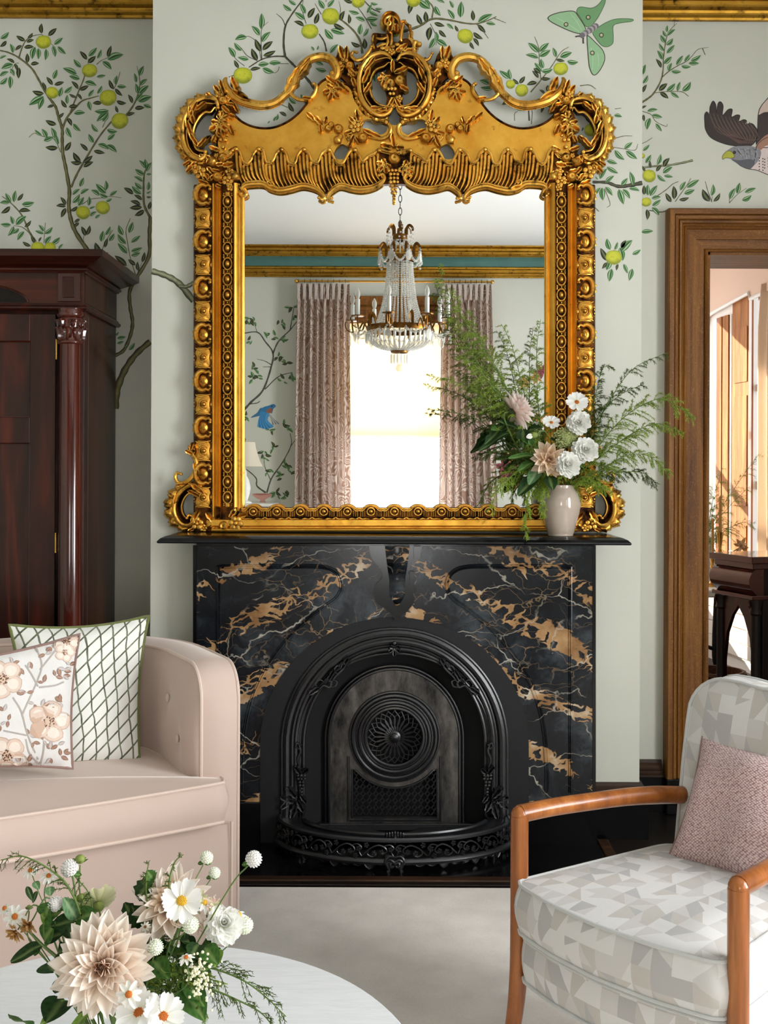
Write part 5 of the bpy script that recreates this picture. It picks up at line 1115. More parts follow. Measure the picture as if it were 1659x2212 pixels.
# ------------------------------------------------------------------ chimneypiece of black and gold marble, with its iron register grate
FU = 4.30 / FX; YF = 4.30                        # front of the marble
def mp_f(V):
    V = np.asarray(V, float); dx, dy = V[:, 0] - CX, V[:, 1] - CY
    return np.c_[(dx + ROLL * dy) * FU, YF - V[:, 2] * FU, EYE - (dy - ROLL * dx) * FU]
fp = thing('fireplace', 'black and gold marble fireplace with arched cast iron grate', 'fireplace', (0.0, 4.3, 0.0))
def fpart(name, mb, mat, both=False, parent=None, **k):
    o = part(name, mb.mapped(mp_f), mat, parent or fp, **k)
    if both: part(name, mb.mapped(lambda V: mp_f(flipx(V)), True), mat, parent or fp, **k)
    return o
def arch(hw, yt, ys, yb, n=36):
    a = np.linspace(math.pi, 0, n)
    return np.r_[[(852 - hw, yb)], [(852 + hw * math.cos(t), ys - (ys - yt) * math.sin(t)) for t in a], [(852 + hw, yb)]]
ZS = at(852, 1159, 4.12).z                       # shelf top
FL = 1824.6                                      # floor line on the marble plane
# marble slab with an arched opening; black stiles at the sides
A = arch(288, 1334, 1608, FL)
outer = [(425, 1178), (1284, 1178), (1284, FL), (1140, FL)] + [tuple(p) for p in A[::-1][1:-1]] + [(564, FL), (425, FL)]
fpart('marble_front', MB().add(*plate(outer, [], -52, 0)), M['marble'], smooth=False, label='black marble slab with golden veining')
fpart('stile', MB().add(*box(417, 424.5, 1178, FL, -54, 1, .5)), M['slate'], True, smooth=False)
# shelf with a bullnose that slopes back to the wall
S = [(4.36, ZS + .002), (4.14, ZS), (4.13, ZS - .003), (4.115, ZS - .010), (4.106, ZS - .019), (4.104, ZS - .024), (4.108, ZS - .028), (4.36, ZS - .028)]
xa, xb = at(340, 1163, 4.12).x, at(1363, 1168, 4.12).x
V = []
for sx, x in ((1, xa), (-1, xb)):
    for y, z in S: V.append((x + sx * (max(0, (y - 4.104)) if y < 4.2 else .040) * 1.05, y if y < 4.2 else YB - .001, z))
n = len(S)
sh = part('shelf', MB().add(V, grid(2, n, False, True) + [tuple(range(n)), tuple(range(n, 2 * n))]), M['slate'], fp, smooth=False, label='polished black shelf with rounded edge')
fpart('frieze_slab', MB().add(*box(425, 1284, 1172, 1180, -52, 3, .5)), M['slate'], smooth=False)
# raised mouldings outlining the spandrel panels, one each side
sp = catmull([(470, 1712), (470, 1500), (470, 1300), (470, 1232)], 3)
pan = np.r_[[(472, 1712)], [(472, 1226)], catmull([(480, 1224), (600, 1224), (690, 1224), (726, 1236), (738, 1262), (728, 1290), (690, 1318), (640, 1360), (590, 1420), (552, 1490), (532, 1560), (524, 1640), (523, 1712)], 5)]
f = MB(); V, F = sweep(pan, [(-5, -.2), (-4, 2.4), (-1, 3.4), (1, 1.0), (3, 2.2), (5, -.2)]); f.add(V, F); fpart('panel_moulding', f, M['marble'], True, smooth=False)
# black plinths
fpart('plinth', MB().add(*box(414, 563, 1732, FL, -52, 6, 1.5)), M['slate'], True, smooth=False)
# keystone bracket: scrolled front with ogee sides
K = [(797, 1178), (800, 1195), (806, 1210), (822, 1228), (826, 1246), (812, 1262), (808, 1280), (814, 1300), (832, 1314), (846, 1326), (858, 1338), (870, 1326), (884, 1314), (894, 1300), (892, 1280), (886, 1262), (884, 1246), (882, 1228), (902, 1210), (908, 1195), (912, 1178)]
fpart('keystone', MB().add(*plate(catmull(K, 3), [], 0, 10)), M['slate'], smooth=False)
K2 = [(835, 1178), (834, 1200), (838, 1222), (842, 1246), (838, 1270), (840, 1292), (858, 1316), (874, 1292), (880, 1270), (874, 1246), (876, 1222), (888, 1200), (890, 1178)]
def scr(u, v):
    y = 1178 + 132 * v; w = np.interp(v, [0, .35, .55, .8, 1], [52, 42, 34, 34, 4]) * .5
    return (860 + (u - .5) * 2 * w - 2, y, np.interp(v, [0, .25, .5, .75, 1], [46, 40, 20, 26, 8]) + 4 * math.sin(v * 9) - 3 * abs(u - .5) * 2)
V, F = surf(scr, 7, 20); Vb = V.copy(); Vb[:, 2] = 0; m = len(V)
rim = [j for j in range(20)] + [i * 20 + 19 for i in range(1, 7)] + [6 * 20 + j for j in range(18, -1, -1)] + [i * 20 for i in range(5, 0, -1)]
F = F + [(rim[i], rim[(i + 1) % len(rim)], m + rim[(i + 1) % len(rim)], m + rim[i]) for i in range(len(rim))]
fpart('bracket', MB().add(np.r_[V, Vb], F), M['marble'], sharp=50)
for q_, d0_, d1_ in (([(885, 1232), (896, 1234), (894, 1252), (898, 1276), (890, 1280), (884, 1262)], 4, 30), ([(893, 1178), (908, 1178), (907, 1202), (894, 1206)], 2, 38)): fpart('bracket_cheek', MB().add(*plate(q_, [], d0_, d1_)), M['slate'], smooth=False)

# --- iron register grate
def ring(a, b, yt0, yt1, d0, d1, ys=1608, yb=1800, m=None):
    """arched band between two half-widths"""
    P, Q = arch(a, yt0, ys, yb), arch(b, yt1, ys, yb); n = len(P); V = []
    for p, q in zip(P, Q): V += [(*p, d1 - .5), (*p, d1), (*q, d1), (*q, d0)]
    return V, grid(n, 4)
f = MB(); f.add(*ring(290, 246, 1333, 1356, -46, 2, 1608, FL)); fpart('flat_arch', f, M['iron_flat'])
def amould(hw, yt, r, d, name='arch_moulding', ys=1608, yb=1800, mat='iron'):
    fpart(name, MB().add(*tube(z3(arch(hw, yt, ys, yb, 44), d), r, 8)), M[mat])
for hw, yt, r, d in ((243, 1358, 4, 3), (233, 1366, 8, 4), (221, 1378, 4, 1), (214, 1386, 6, -2), (205, 1396, 3, -8), (197, 1403, 4, -6)): amould(hw, yt, r, d)
f = MB(); f.add(*ring(246, 196, 1355, 1404, -40, -9)); fpart('arch_band', f, M['iron'])
# splayed recess and back
I0, I1 = arch(198, 1402, 1608, 1800), arch(152, 1440, 1604, 1800); V = []
for p, q in zip(I0, I1): V += [(*p, -8), (*q, -46)]
fpart('reveal', MB().add(V, grid(len(I0), 2)), M['soot'])
fpart('back', MB().add(*box(600, 1104, 1400, FL, -54, -50)), M['soot'], smooth=False)
amould(208, 1412, 2.6, -3, 'inner_beading', 1604, 1640)
# summer cover: arched plate, round rosette grille, lattice panel
cv = thing  # (kept as parts of the fireplace)
P = arch(142, 1450, 1600, 1790, 40)
hole = [(852.5 + 62 * math.cos(t), 1597 + 62 * math.sin(t)) for t in np.linspace(0, 2 * math.pi, 40, endpoint=False)]
lat = [(760, 1774), (760, 1668)] + [(852.5 + 112 * math.cos(t), 1597 + 112 * math.sin(t)) for t in np.linspace(R(139), R(41), 14)] + [(945, 1668), (945, 1774)]
cov = fpart('cover_plate', MB().add(*plate([tuple(p) for p in P], [hole[::-1], lat], -34, -26)), M['iron_worn'], smooth=False, label='worn grey iron cover plate')
fpart('cover_rim', MB().add(*tube(z3(P, -27), 3.2, 7)).add(*tube(z3(arch(150, 1444, 1602, 1792), -32), 3.0, 7)), M['iron'], parent=cov)
circ = lambda r, n=48: np.array([(852.5 + r * math.cos(t), 1597 + r * math.sin(t)) for t in np.linspace(0, 2 * math.pi, n, endpoint=False)])
f = MB()
for r, w, d in ((97, 3.2, -24), (90, 4.5, -21), (82, 3, -22), (76, 4.5, -19), (69, 3, -20), (63, 4, -19)): f.add(*tube(z3(circ(r), d), w, 7, closed=True))
fpart('round_moulding', f, M['iron'], parent=cov)
f = MB()
for k in range(24):
    t0 = k * 2 * math.pi / 24
    for s in (-1, 1):
        Q = [(852.5 + r * math.cos(t0 + s * a), 1597 + r * math.sin(t0 + s * a)) for r, a in ((9, 0), (20, .20), (32, .30), (44, .24), (54, .05), (58, 0))]
        f.add(*tube(z3(catmull(Q, 4), -22), 1.25, 5))
fpart('rosette_grille', f, M['iron'], parent=cov)
V, F = lathe([(14, -24), (13, -20), (9, -18), (8, -15), (4, -13), (0.01, -12)], (0, 0, 0), 16); fpart('rosette_boss', MB().add(V + np.array((852.5, 1597, 0)), F), M['iron'], parent=cov)
f = MB()
for i in range(14):
    x = 762 + i * 14.1
    for j in range(-1, 9):
        y = 1662 + j * 15.2; ok = lambda a, b: 760 < a < 946 and b < 1776 and ((a - 852.5) ** 2 + (b - 1597) ** 2) > 108 ** 2
        if not ok(x, y + 7.6) : continue
        for s in (-1, 1):
            f.add(*tube(z3(catmull([(x + s * 1.2, y - 1), (x + s * 7, y + 7.6), (x + s * 1.2, y + 16)], 4), -28), 1.3, 5))
fpart('lattice_grille', f, M['iron'], parent=cov)
f = MB(); L = np.array(lat); f.add(*tube(z3(np.r_[L, L[:1]], -25), 2.2, 6)); f.add(*tube(z3(np.array([(752, 1640), (752, 1781), (953, 1781), (953, 1640)]), -25), 2.6, 6)); fpart('lattice_frame', f, M['iron'], parent=cov)
fpart('sill', MB().add(*box(650, 1054, 1786, 1800, -46, -18, 1)), M['iron'], smooth=False)
# cast ornaments on the arch
f = MB(); vine(f, 852, 1398, 15, 1.57, 6, 5); f.add(*ball((852, 1388, 8), 5, 8, 5)); fpart('clasp', f, M['iron'])
f = MB()
for s, r in (("676,1497 690,1488 700,1480 712,1484 716,1474 706,1466 700,1472", 3.2), ("716,1474 724,1462 736,1450 746,1438 740,1430 734,1436", 3.2), ("690,1488 682,1478 690,1468 700,1472", 2.4), ("712,1484 724,1482 728,1472 720,1468", 2.4), ("730,1456 722,1448 728,1438 736,1440", 2.4)): scroll(f, path(s, n=5), [r * .6, r, r, r * .5], 2, 6, 1.5, 1.3)
oleaf(f, (690, 1484), (672, 1496), 12, 2, 4, 2); oleaf(f, (738, 1444), (750, 1424), 11, 2, 4, 2); oleaf(f, (708, 1470), (720, 1450), 10, 2, 4, 2); fpart('arch_ornament', f, M['iron'], True)
random.seed(8)
f = MB(); grapes(f, 652, 1672, 12, 44, 4.0, 4)
for a, b, w in (((652, 1672), (640, 1656), 11), ((652, 1670), (664, 1660), 10), ((640, 1720), (622, 1700), 15), ((634, 1730), (612, 1720), 14), ((630, 1726), (612, 1740), 14), ((644, 1728), (654, 1746), 13), ((640, 1735), (632, 1760), 15), ((650, 1716), (660, 1728), 9)): oleaf(f, a, b, w, 4, 5, 3, 4)
for s in ("646,1606 650,1622 644,1640 650,1660", "650,1608 642,1604 640,1612 646,1616", "640,1740 626,1752 614,1742 620,1730", "634,1756 620,1770 608,1760", "646,1740 656,1756 648,1772"): scroll(f, path(s, n=5), [2, 3.2, 3, 1.6], 4, 6, 1.5, 1.2)
fpart('garland', f, M['iron'], True)
# bowed fender: plan is half an ellipse
def fend(t, r=1.0): return (852.5 - 252 * r * math.cos(t), r * math.sin(t))            # (x, forward 0..1)
FW = .285
def fmap(t, z, r=1.0, out=0.0):
    x, q = fend(t, r); c = mp_f(np.array([(x, 1800, 0)]))[0]
    return (c[0], 4.285 - FW * q - out, z)
TT = np.linspace(0, math.pi, 61)
f = MB(); prof = [(.80, .118), (.80, .112), (.93, .108), (.95, .118), (.985, .122), (1.0, .116), (1.0, .108), (.97, .104)]
V = [fmap(t, z, r) for t in TT for r, z in prof]; f.add(V, grid(61, len(prof))); part('fender_rail', f, M['iron'], fp)
f = MB(); prof = [(1.0, .050), (1.02, .046), (1.035, .038), (1.03, .030), (1.01, .027), (.98, .030), (.98, .048)]
V = [fmap(t, z, r) for t in TT for r, z in prof]; f.add(V, grid(61, len(prof))); part('fender_base', f, M['iron'], fp)
f = MB()                                                                              # scalloped apron
for k in range(31):
    t = math.pi * (k + .5) / 31
    if abs(t - math.pi / 2) < .12: continue
    for q in (0, 1): f.add(*tube([fmap(t - .048 + .024 * i * 2, .030 - (.010 + .010 * (k % 3 == 1)) * math.sin(math.pi * i / 2), 1.0) for i in (0, .5, 1, 1.5, 2)], .0035, 5))
    f.add([fmap(t - .05, .032), fmap(t + .05, .032), fmap(t + .02, .018 - .006 * (k % 3 == 1)), fmap(t - .02, .018 - .006 * (k % 3 == 1))], [(0, 1, 2, 3)])
part('fender_apron', f, M['iron'], fp, kind='stuff')
# pierced foliage running round the fender, each spray its own casting
for k in range(12):
    t0 = math.pi * (k + .5) / 12; sg = 1 if t0 < math.pi / 2 else -1; f = MB(); g = lambda u, z, o=0.004: fmap(t0 + sg * u * .26 * .5, z, 1.0, o)
    f.add(*tube([g(u, z) for u, z in catmull([(-1, .060), (-.5, .086), (0, .098), (.4, .090), (.5, .076), (.3, .068), (.15, .076)], 4)], [.0028, .0034, .0032, .0024], 5))
    f.add(*tube([g(u, z) for u, z in catmull([(-.6, .082), (-.7, .066), (-.4, .056), (-.15, .064), (-.3, .074)], 4)], [.0024, .003, .0022], 5))
    f.add(*tube([g(u, z) for u, z in catmull([(.3, .094), (.7, .1), (.95, .088), (.8, .074), (.95, .058)], 4)], [.0024, .003, .0022], 5))
    for u, z in ((.2, .074), (-.28, .070), (.75, .084), (-.75, .098), (.55, .058)):
        for j in range(5): a = j * 1.2566; f.add(*ball(g(u + .10 * math.cos(a), z + .007 * math.sin(a), .005), (.005, .003, .004), 6, 4))
        f.add(*ball(g(u, z, .007), .003, 6, 4))
    part('fender_spray', f, M['iron'], fp)
# scrolled foot at the centre and bottom grate bar with its clasp
f = MB(); cfoot = np.array(fmap(math.pi / 2, 0, 1.0, .004))
def ff(s): return np.array([(cfoot[0] + (x) * .0010, cfoot[1] - .004, z * .001) for x, z in catmull(nums(s), 5)])
for s in ("0,58 -22,60 -34,44 -26,26 -20,10 -26,2", "0,58 22,60 34,44 26,26 20,10 26,2", "-6,40 -16,34 -12,22 -2,26", "6,40 16,34 12,22 2,26", "-30,40 -16,48 0,40 16,48 30,40"): f.add(*tube(ff(s), [.003, .006, .006, .004], 7))
for x in (-24, 24): f.add(*ball((cfoot[0] + x * .001, cfoot[1] - .004, .007), (.009, .010, .007), 10, 6))
f.add(*ball((cfoot[0], cfoot[1] - .002, .036), (.012, .008, .012), 10, 6)); part('fender_foot', f, M['iron'], fp)
f = MB(); f.add(*tube([fmap(t, .115 + .004, .80) for t in TT[6:-6]], .0085, 8)); part('grate_bar', f, M['iron'], fp)
f = MB(); c = fmap(math.pi / 2, .119, .80, .006)
for x in range(-3, 4): f.add(*ball((c[0] + x * .010, c[1], c[2] + .004 - abs(x) * .001), (.006, .008, .013 - abs(x) * .001), 8, 5))
f.add(*tube([(c[0], c[1], c[2]), (c[0], c[1], c[2] - .035)], [.008, .004], 7)); part('grate_clasp', f, M['iron'], fp)
f = MB(); V = [fmap(t, z, r) for t in TT for r, z in ((.86, .100), (.55, .075), (.2, .07))]; f.add(V, grid(61, 3)); part('ash_tray', f, M['soot'], fp)
# ------------------------------------------------------------------ mahogany armoire
AX1, AX0, AYF, AYB = -1.185, -2.52, 4.235, 4.742
arm = thing('armoire', 'tall dark mahogany armoire with carved column in the left recess', 'armoire', ((AX0 + AX1) / 2, 4.49, 0))
def apart(name, mb, mat='mahogany', parent=None, **k): return part(name, mb, M[mat], parent or arm, **k)
apart('carcass', MB().add(*box(AX0, AX1 - .002, AYF + .045, AYB, .10, 2.06, .002)), smooth=False)
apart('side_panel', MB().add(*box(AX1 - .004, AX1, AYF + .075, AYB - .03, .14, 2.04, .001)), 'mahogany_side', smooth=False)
apart('corner_post', MB().add(*box(AX1 - .05, AX1 + .001, AYF + .012, AYF + .07, .10, 2.06, .002)), smooth=False)
apart('base', MB().add(*box(AX0 - .02, AX1 + .02, AYF - .02, AYB, 0, .12, .006)), smooth=False)
apart('frieze', MB().add(*box(AX0, AX1, AYF, AYB, 2.06, 2.215, .001)), 'mahogany_h', smooth=False)
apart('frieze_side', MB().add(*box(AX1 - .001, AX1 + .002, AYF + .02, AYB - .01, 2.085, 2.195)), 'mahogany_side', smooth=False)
fpth = [(AX1, AYB), (AX1, AYF), (AX0, AYF)]
apart('lower_moulding', MB().add(*sweep(fpth, [(0, 2.052), (.012, 2.052), (.018, 2.058), (.018, 2.064), (.010, 2.070), (.006, 2.078), (0, 2.078)])), smooth=False)
apart('cornice', MB().add(*sweep(fpth, [(0, 2.195), (.008, 2.195), (.012, 2.200), (.020, 2.203), (.020, 2.210), (.012, 2.214), (.030, 2.220), (.070, 2.232), (.092, 2.242), (.096, 2.242), (.096, 2.268), (0, 2.268)])), 'mahogany_h', smooth=False)
apart('cornice_top', MB().add(*box(AX0 - .09, AX1 + .09, AYF - .09, AYB, 2.262, 2.267)), 'mahogany_h', smooth=False)
# frieze: recessed arch in the middle and a veneered block with a cross-banded edge over each column
def fat(px): return at(px, 1015, AYF).x
la = [(-1.85 + .455 * math.cos(t), 2.082 + .095 * math.sin(t)) for t in np.linspace(0, math.pi, 26)]
apart('frieze_arch', MB().add(xz(plate(la, [], AYF - .003, AYF + .002)[0]), plate(la, [], 0, 1)[1]), 'black_wood', smooth=False, label='dark recessed arch in the frieze')
apart('arch_bead', MB().add(*tube([(x, AYF - .004, z) for x, z in la], .004, 6)))
for x0, x1 in ((fat(128), fat(168)), (AX0 + .03, AX0 + .10)):
    b = apart('frieze_block', MB().add(*box(x0 - .008, x1 + .008, AYF - .006, AYF, 2.085, 2.195, .002)), 'mahogany_red', smooth=False)
    apart('veneer_panel', MB().add(*box(x0 + .012, x1 - .012, AYF - .009, AYF - .005, 2.10, 2.18, .002)), 'mahogany', b, smooth=False)
# doors with two sunk panels each
CXA = (AX0 + AX1) / 2
for s in (1, -1):
    ex = (lambda v: v) if s > 0 else (lambda v: 2 * CXA - v)
    xo, xi = -1.292, CXA + .002; y = AYF + .03; D = MB()
    def bx(a, b, z0, z1, y0=y - .022, y1=y + .012, bb=.002): a, b = sorted((ex(a), ex(b))); return box(a, b, y0, y1, z0, z1, bb)
    for a, b, z0, z1 in ((xo - .098, xo, .14, 2.04), (xi, xi + .10, .14, 2.04), (xi + .1, xo - .098, 1.935, 2.04), (xi + .1, xo - .098, 1.545, 1.645), (xi + .1, xo - .098, .14, .26)): D.add(*bx(a, b, z0, z1))
    d = apart('door', D, smooth=False)
    for z0, z1 in ((1.645, 1.935), (.26, 1.545)):
        p = apart('door_panel', MB().add(*bx(xi + .09, xo - .09, z0 - .01, z1 + .01, y - .006, y + .01)), 'mahogany', d, smooth=False)
        a, b = sorted((ex(xi + .10), ex(xo - .098)))
        apart('panel_bead', MB().add(*tube([(a, y - .012, z0), (b, y - .012, z0), (b, y - .012, z1), (a, y - .012, z1)], .005, 6, closed=True)), 'mahogany_red', d, smooth=False)
    for z in (1.905, 1.165):
        h = MB(); xh = ex(xo + .004); h.add(*tube([(xh, y - .026, z - .034), (xh, y - .026, z + .034)], .0035, 8))
        for q in (-.036, .036): h.add(*ball((xh, y - .026, z + q), .0045, 8, 5))
        apart('hinge', h, 'brass_bright', d, label='small brass hinge')
    # engaged column with carved leaf capital
    xc, yc = ex(at(148, 1015, 4.215).x), AYF + .006
    c = apart('column', MB().add(*lathe([(.056, .12), (.056, .15), (.050, .16), (.053, .175), (.046, .19), (.0455, .6), (.0445, 1.2), (.041, 1.92), (.044, 1.925)], (xc, yc, 0), 28)), 'mahogany_red')
    cap = MB(); cap.add(*lathe([(.042, 1.922), (.049, 1.925), (.050, 1.930), (.045, 1.936), (.042, 1.945), (.043, 1.98), (.047, 2.005), (.050, 2.015), (.045, 2.022), (.052, 2.028), (.054, 2.036), (.050, 2.046), (.050, 2.056)], (xc, yc, 0), 28))
    def cl(a0, z0, z1, w, o):
        V = []
        for i in range(9):
            u = i / 8; ww = w * math.sin(math.pi * (u * .85 + .08)) ** .7 * (.7 + .3 * abs(math.sin(u * 9)))
            for j in range(7):
                q = j / 6 * 2 - 1; rr = .043 + o * (u ** 2.2) + .007 * (1 - abs(q)) + .003 * math.cos(q * 9); an = a0 + ww * q / .045
                V.append((xc + rr * math.cos(an), yc + rr * math.sin(an), z0 + (z1 - z0) * u - .018 * max(0, u - .8) * 5 * u))
        cap.add(V, grid(9, 7))
    for k in range(8): cl(k * math.pi / 4 + math.pi / 2, 1.936, 1.998, .021, .014); cl(k * math.pi / 4 + math.pi / 8 + math.pi / 2, 1.985, 2.026, .017, .012)
    apart('capital', cap, 'mahogany_red', label='carved acanthus capital', sharp=60)

# ------------------------------------------------------------------ soft furnishings: helpers
def cushion(outline, z0, z1, crown, W, cell=None, bulge=.012, sag=.0):
    """boxed cushion over a plan outline (a, b); W maps (a, b, z) to the room. returns top/side pieces with uv, and its piping paths"""
    P = np.asarray(outline, float); n = len(P); c = P.mean(0); cell = cell or 1.0; out = []
    for top in (True, False):
        V = []; uv = []; lay = (0, .06, .16, .32, .5, .7, .88)
        for ins in lay:
            Q = P + (c - P) * ins; z = (z1 + crown * math.sin(math.pi / 2 * min(1, ins * 1.5)) ** .8 - sag * ins ** 2) if top else z0 - .004 * min(1, ins * 4)
            for q in Q: V.append(W(q[0], q[1], z)); uv.append((q[0] / cell, q[1] / cell + .37))
        F = grid(len(lay), n, False, True) + [tuple(range((len(lay) - 1) * n, len(lay) * n))]
        out.append((V, F, uv))
    s = np.r_[0, np.cumsum(np.linalg.norm(np.diff(np.r_[P, P[:1]], axis=0), axis=1))][:n]
    t = np.roll(P, -1, 0) - np.roll(P, 1, 0); t /= np.linalg.norm(t, axis=1, keepdims=True); nn = np.c_[t[:, 1], -t[:, 0]]
    if np.sum((P - c) * nn) < 0: nn = -nn
    V = []; uv = []; hs = np.linspace(0, 1, 7)
    for h in hs:
        o = bulge * math.sin(math.pi * h)
        for i in range(n): q = P[i] + nn[i] * o; V.append(W(q[0], q[1], z0 + (z1 - z0) * h)); uv.append((s[i] / cell, (z0 + (z1 - z0) * h) / cell))
    out.append((V, grid(7, n, False, True), uv))
    pipes = [[W(q[0], q[1], z) for q in P + nn * .003] for z in (z0 + .002, z1 - .001)]
    return out, pipes
def soft(name, pieces, mat, parent, label=None):
    mb = MB(); uv = []
    for V, F, u in pieces: mb.add(V, F); uv += u
    o = part(name, mb, mat, parent, sharp=180, label=label); set_uv(o, uv); return o
def rounded(pts, r, n=5):
    """polygon with rounded corners"""
    P = [np.array(p, float) for p in pts]; out = []
    for i in range(len(P)):
        a, b, c = P[i - 1], P[i], P[(i + 1) % len(P)]; rr = r if np.isscalar(r) else r[i]
        p = b + (a - b) / np.linalg.norm(a - b) * rr; q = b + (c - b) / np.linalg.norm(c - b) * rr
        for u in np.linspace(0, 1, n): out.append((1 - u) ** 2 * p + 2 * u * (1 - u) * b + u * u * q)
    return np.array(out)
def dense(P, step): P = np.asarray(P); Q = np.r_[P, P[:1]]; L = np.sum(np.linalg.norm(np.diff(Q, axis=0), axis=1)); return resample(Q, int(L / step) + 1)[:-1]
def pillow(name, corners, thick, mat, parent, k=.07, n=22, seed=0, wr=.006, label=None):
    """knife-edge cushion through four corners TL, TR, BR, BL; front bulges towards the viewer"""
    TL, TR, BR, BL = (Vector(c) for c in corners); nrm = (TR - TL).cross(BL - TL).normalized()
    if nrm.y > 0: nrm = -nrm
    rr = random.Random(seed); ph = [rr.uniform(0, 6.28) for _ in range(6)]
    def pos(u, v, side):
        x, y = 2 * u - 1, 2 * v - 1; xx = x * (1 - k * (1 - y * y)); yy = y * (1 - k * (1 - x * x)); a, b = (xx + 1) / 2, (yy + 1) / 2
        p = (TL * (1 - a) + TR * a) * (1 - b) + (BL * (1 - a) + BR * a) * b
        e = max(0.0, (1 - x * x) * (1 - y * y)); h = thick * (e ** .45) * (1 + .10 * (y > 0) * y)
        cr = wr * (math.sin(9 * u + 5 * v + ph[0]) * math.sin(6 * v - 4 * u + ph[1]) + .6 * math.sin(17 * u * v + ph[2])) * min(1, 3 * e) * (1.0 if abs(x) < .9 else .5)
        return p + nrm * side * (h + cr)
    mb = MB(); uv = []
    for side in (1, -1):
        V = [pos(i / (n - 1), j / (n - 1), side) for i in range(n) for j in range(n)]
        mb.add([tuple(q) for q in V], grid(n, n)); uv += [(i / (n - 1), 1 - j / (n - 1)) for i in range(n) for j in range(n)]
    o = part(name, mb, mat, parent, sharp=180, label=label); set_uv(o, uv)
    edge = [pos(i / 24, 0, 0) for i in range(24)] + [pos(1, i / 24, 0) for i in range(24)] + [pos(1 - i / 24, 1, 0) for i in range(24)] + [pos(0, 1 - i / 24, 0) for i in range(24)]
    return o, pos, edge, nrm

# ------------------------------------------------------------------ sofa
so_, th = (-1.231, 2.945), math.atan2(.469, .883); ca, sa = math.cos(th), math.sin(th)
SW_ = lambda a, b, z: (so_[0] + a * ca - b * sa, so_[1] + a * sa + b * ca, z)
sofa = thing('sofa', 'blush pink velvet tub sofa with buttoned inside back and piped edges', 'sofa', SW_(0, .35, 0))
AO, AI, BK, ZT_ = .868, .752, .80, .862
def plan(off):
    w = AO - off; d = BK - off; r = .44 - off * .6
    R_ = [(w, .1), (w, d - r)] + [(w - r + r * math.cos(t), d - r + r * math.sin(t)) for t in np.linspace(0, math.pi / 2, 12)][1:]
    Lh = [(-x, y) for x, y in R_[::-1]]
    return np.array(R_ + Lh)
Po, Pi = resample(plan(0), 60), resample(plan(AO - AI), 60); rc = .10
def ribbon(P, a):
    out = []
    for z in np.linspace(.05, ZT_ - rc, 12): out.append((a, 0, z))
    for t in np.linspace(0, math.pi / 2, 8)[1:-1]: out.append((a, rc - rc * math.cos(t), ZT_ - rc + rc * math.sin(t)))
    mid = [(x, y, ZT_) for x, y in P]
    end = [(-x, y, z) for x, y, z in out[::-1]]
    return np.array(out + mid + end)
ro, ri = ribbon(Po, AO), ribbon(Pi, AI); n = len(ro); V = []
for i in range(n):
    for j in range(7):
        u = j / 6; q = ro[i] * (1 - u) + ri[i] * u; puff = .014 * math.sin(math.pi * u)
        d = (0, -puff, 0) if i < 12 or i >= n - 12 else (0, 0, puff)
        V.append(SW_(*(q + np.array(d))))
part('arm_band', MB().add(V, grid(n, 7)), M['velvet'], sofa, sharp=180)
def panel(P, a, zb, sgn, bul):
    Q = ribbon(P, a)[11:-11]; V = []; m = 14
    T = np.gradient(Q[:, :2], axis=0); T[0] = T[1]; ln = np.maximum(np.linalg.norm(T, axis=1, keepdims=True), 1e-9); T = T / ln
    for i in range(1, len(Q)):
        if ln[i] < 1e-6: T[i] = T[i - 1]
    T[:8] = (0, 1); T[-8:] = (0, -1)
    N = np.c_[T[:, 1], -T[:, 0]] * sgn
    for i in range(len(Q)):
        for j in range(m):
            w = j / (m - 1); z = Q[i][2] * (1 - w) + zb * w; e = min(1, i / 5, (len(Q) - 1 - i) / 5)
            o = bul * math.sin(math.pi * w) ** .6 * e; V.append((Q[i][0] + N[i][0] * o, Q[i][1] + N[i][1] * o, z))
    return V, grid(len(Q), m), Q, N
V, F, _, _ = panel(Po, AO, .05, 1, .016); part('outside_back', MB().add([SW_(*v) for v in V], F), M['velvet'], sofa, sharp=180)
V, F, Q, N = panel(Pi, AI, .42, -1, .040)
# dimples under the buttons
def sofa_local(px, py, guess):
    best = None
    for v in V:
        w = SW_(*v); x = CX + w[0] / w[1] * FX; y = CY + (EYE - w[2]) / w[1] * FX; d = (x - px) ** 2 + (y - py) ** 2
        if v[0] > 0 and (best is None or d < best[0]): best = (d, v)
    return np.array(best[1])
btn = [sofa_local(360, 1511, 0), sofa_local(378, 1604, 0), sofa_local(296, 1571, 0)]
for k in range(7):
    for z in (.79, .66):
        i = 22 + k * 7; btn.append(np.array((Q[min(i, len(Q) - 1)][0] + N[min(i, len(N) - 1)][0] * .035, Q[min(i, len(Q) - 1)][1] + N[min(i, len(N) - 1)][1] * .035, z))) if k > 1 else None
V = np.array(V); C_in = np.array((0, .30, 0))
for b in btn:
    d = np.linalg.norm(V - b, axis=1); t = V - C_in; t[:, 2] = 0; t /= np.maximum(np.linalg.norm(t, axis=1, keepdims=True), 1e-9); V += t * (.016 * np.exp(-(d / .045) ** 2))[:, None]
inb = part('inside_back', MB().add([SW_(*v) for v in V], F), M['velvet'], sofa, sharp=180)
for b in btn:
    t = b - C_in; t[2] = 0; t /= np.linalg.norm(t); q = b - t * -.010; w = SW_(*q); tw = Vector(SW_(*(q - t))) - Vector(w)
    part('button', MB().add(*ball(w, (.013, .013, .006), 14, 7, frame_to(tw))), M['piping'], inb)
for P_ in (ro, ri): part('piping', MB().add(*tube([SW_(*q) for q in P_], .0052, 7)), M['piping'], sofa)
fr = lambda a, b0, bul: b0 - bul * (1 - (a / .84) ** 2)
aa = np.linspace(-.83, .83, 31); V = []
for a in aa:
    for z in np.linspace(.03, .398, 6): V.append(SW_(a, fr(a, -.018, .048) - .006 * math.sin(math.pi * (z - .03) / .375), z))
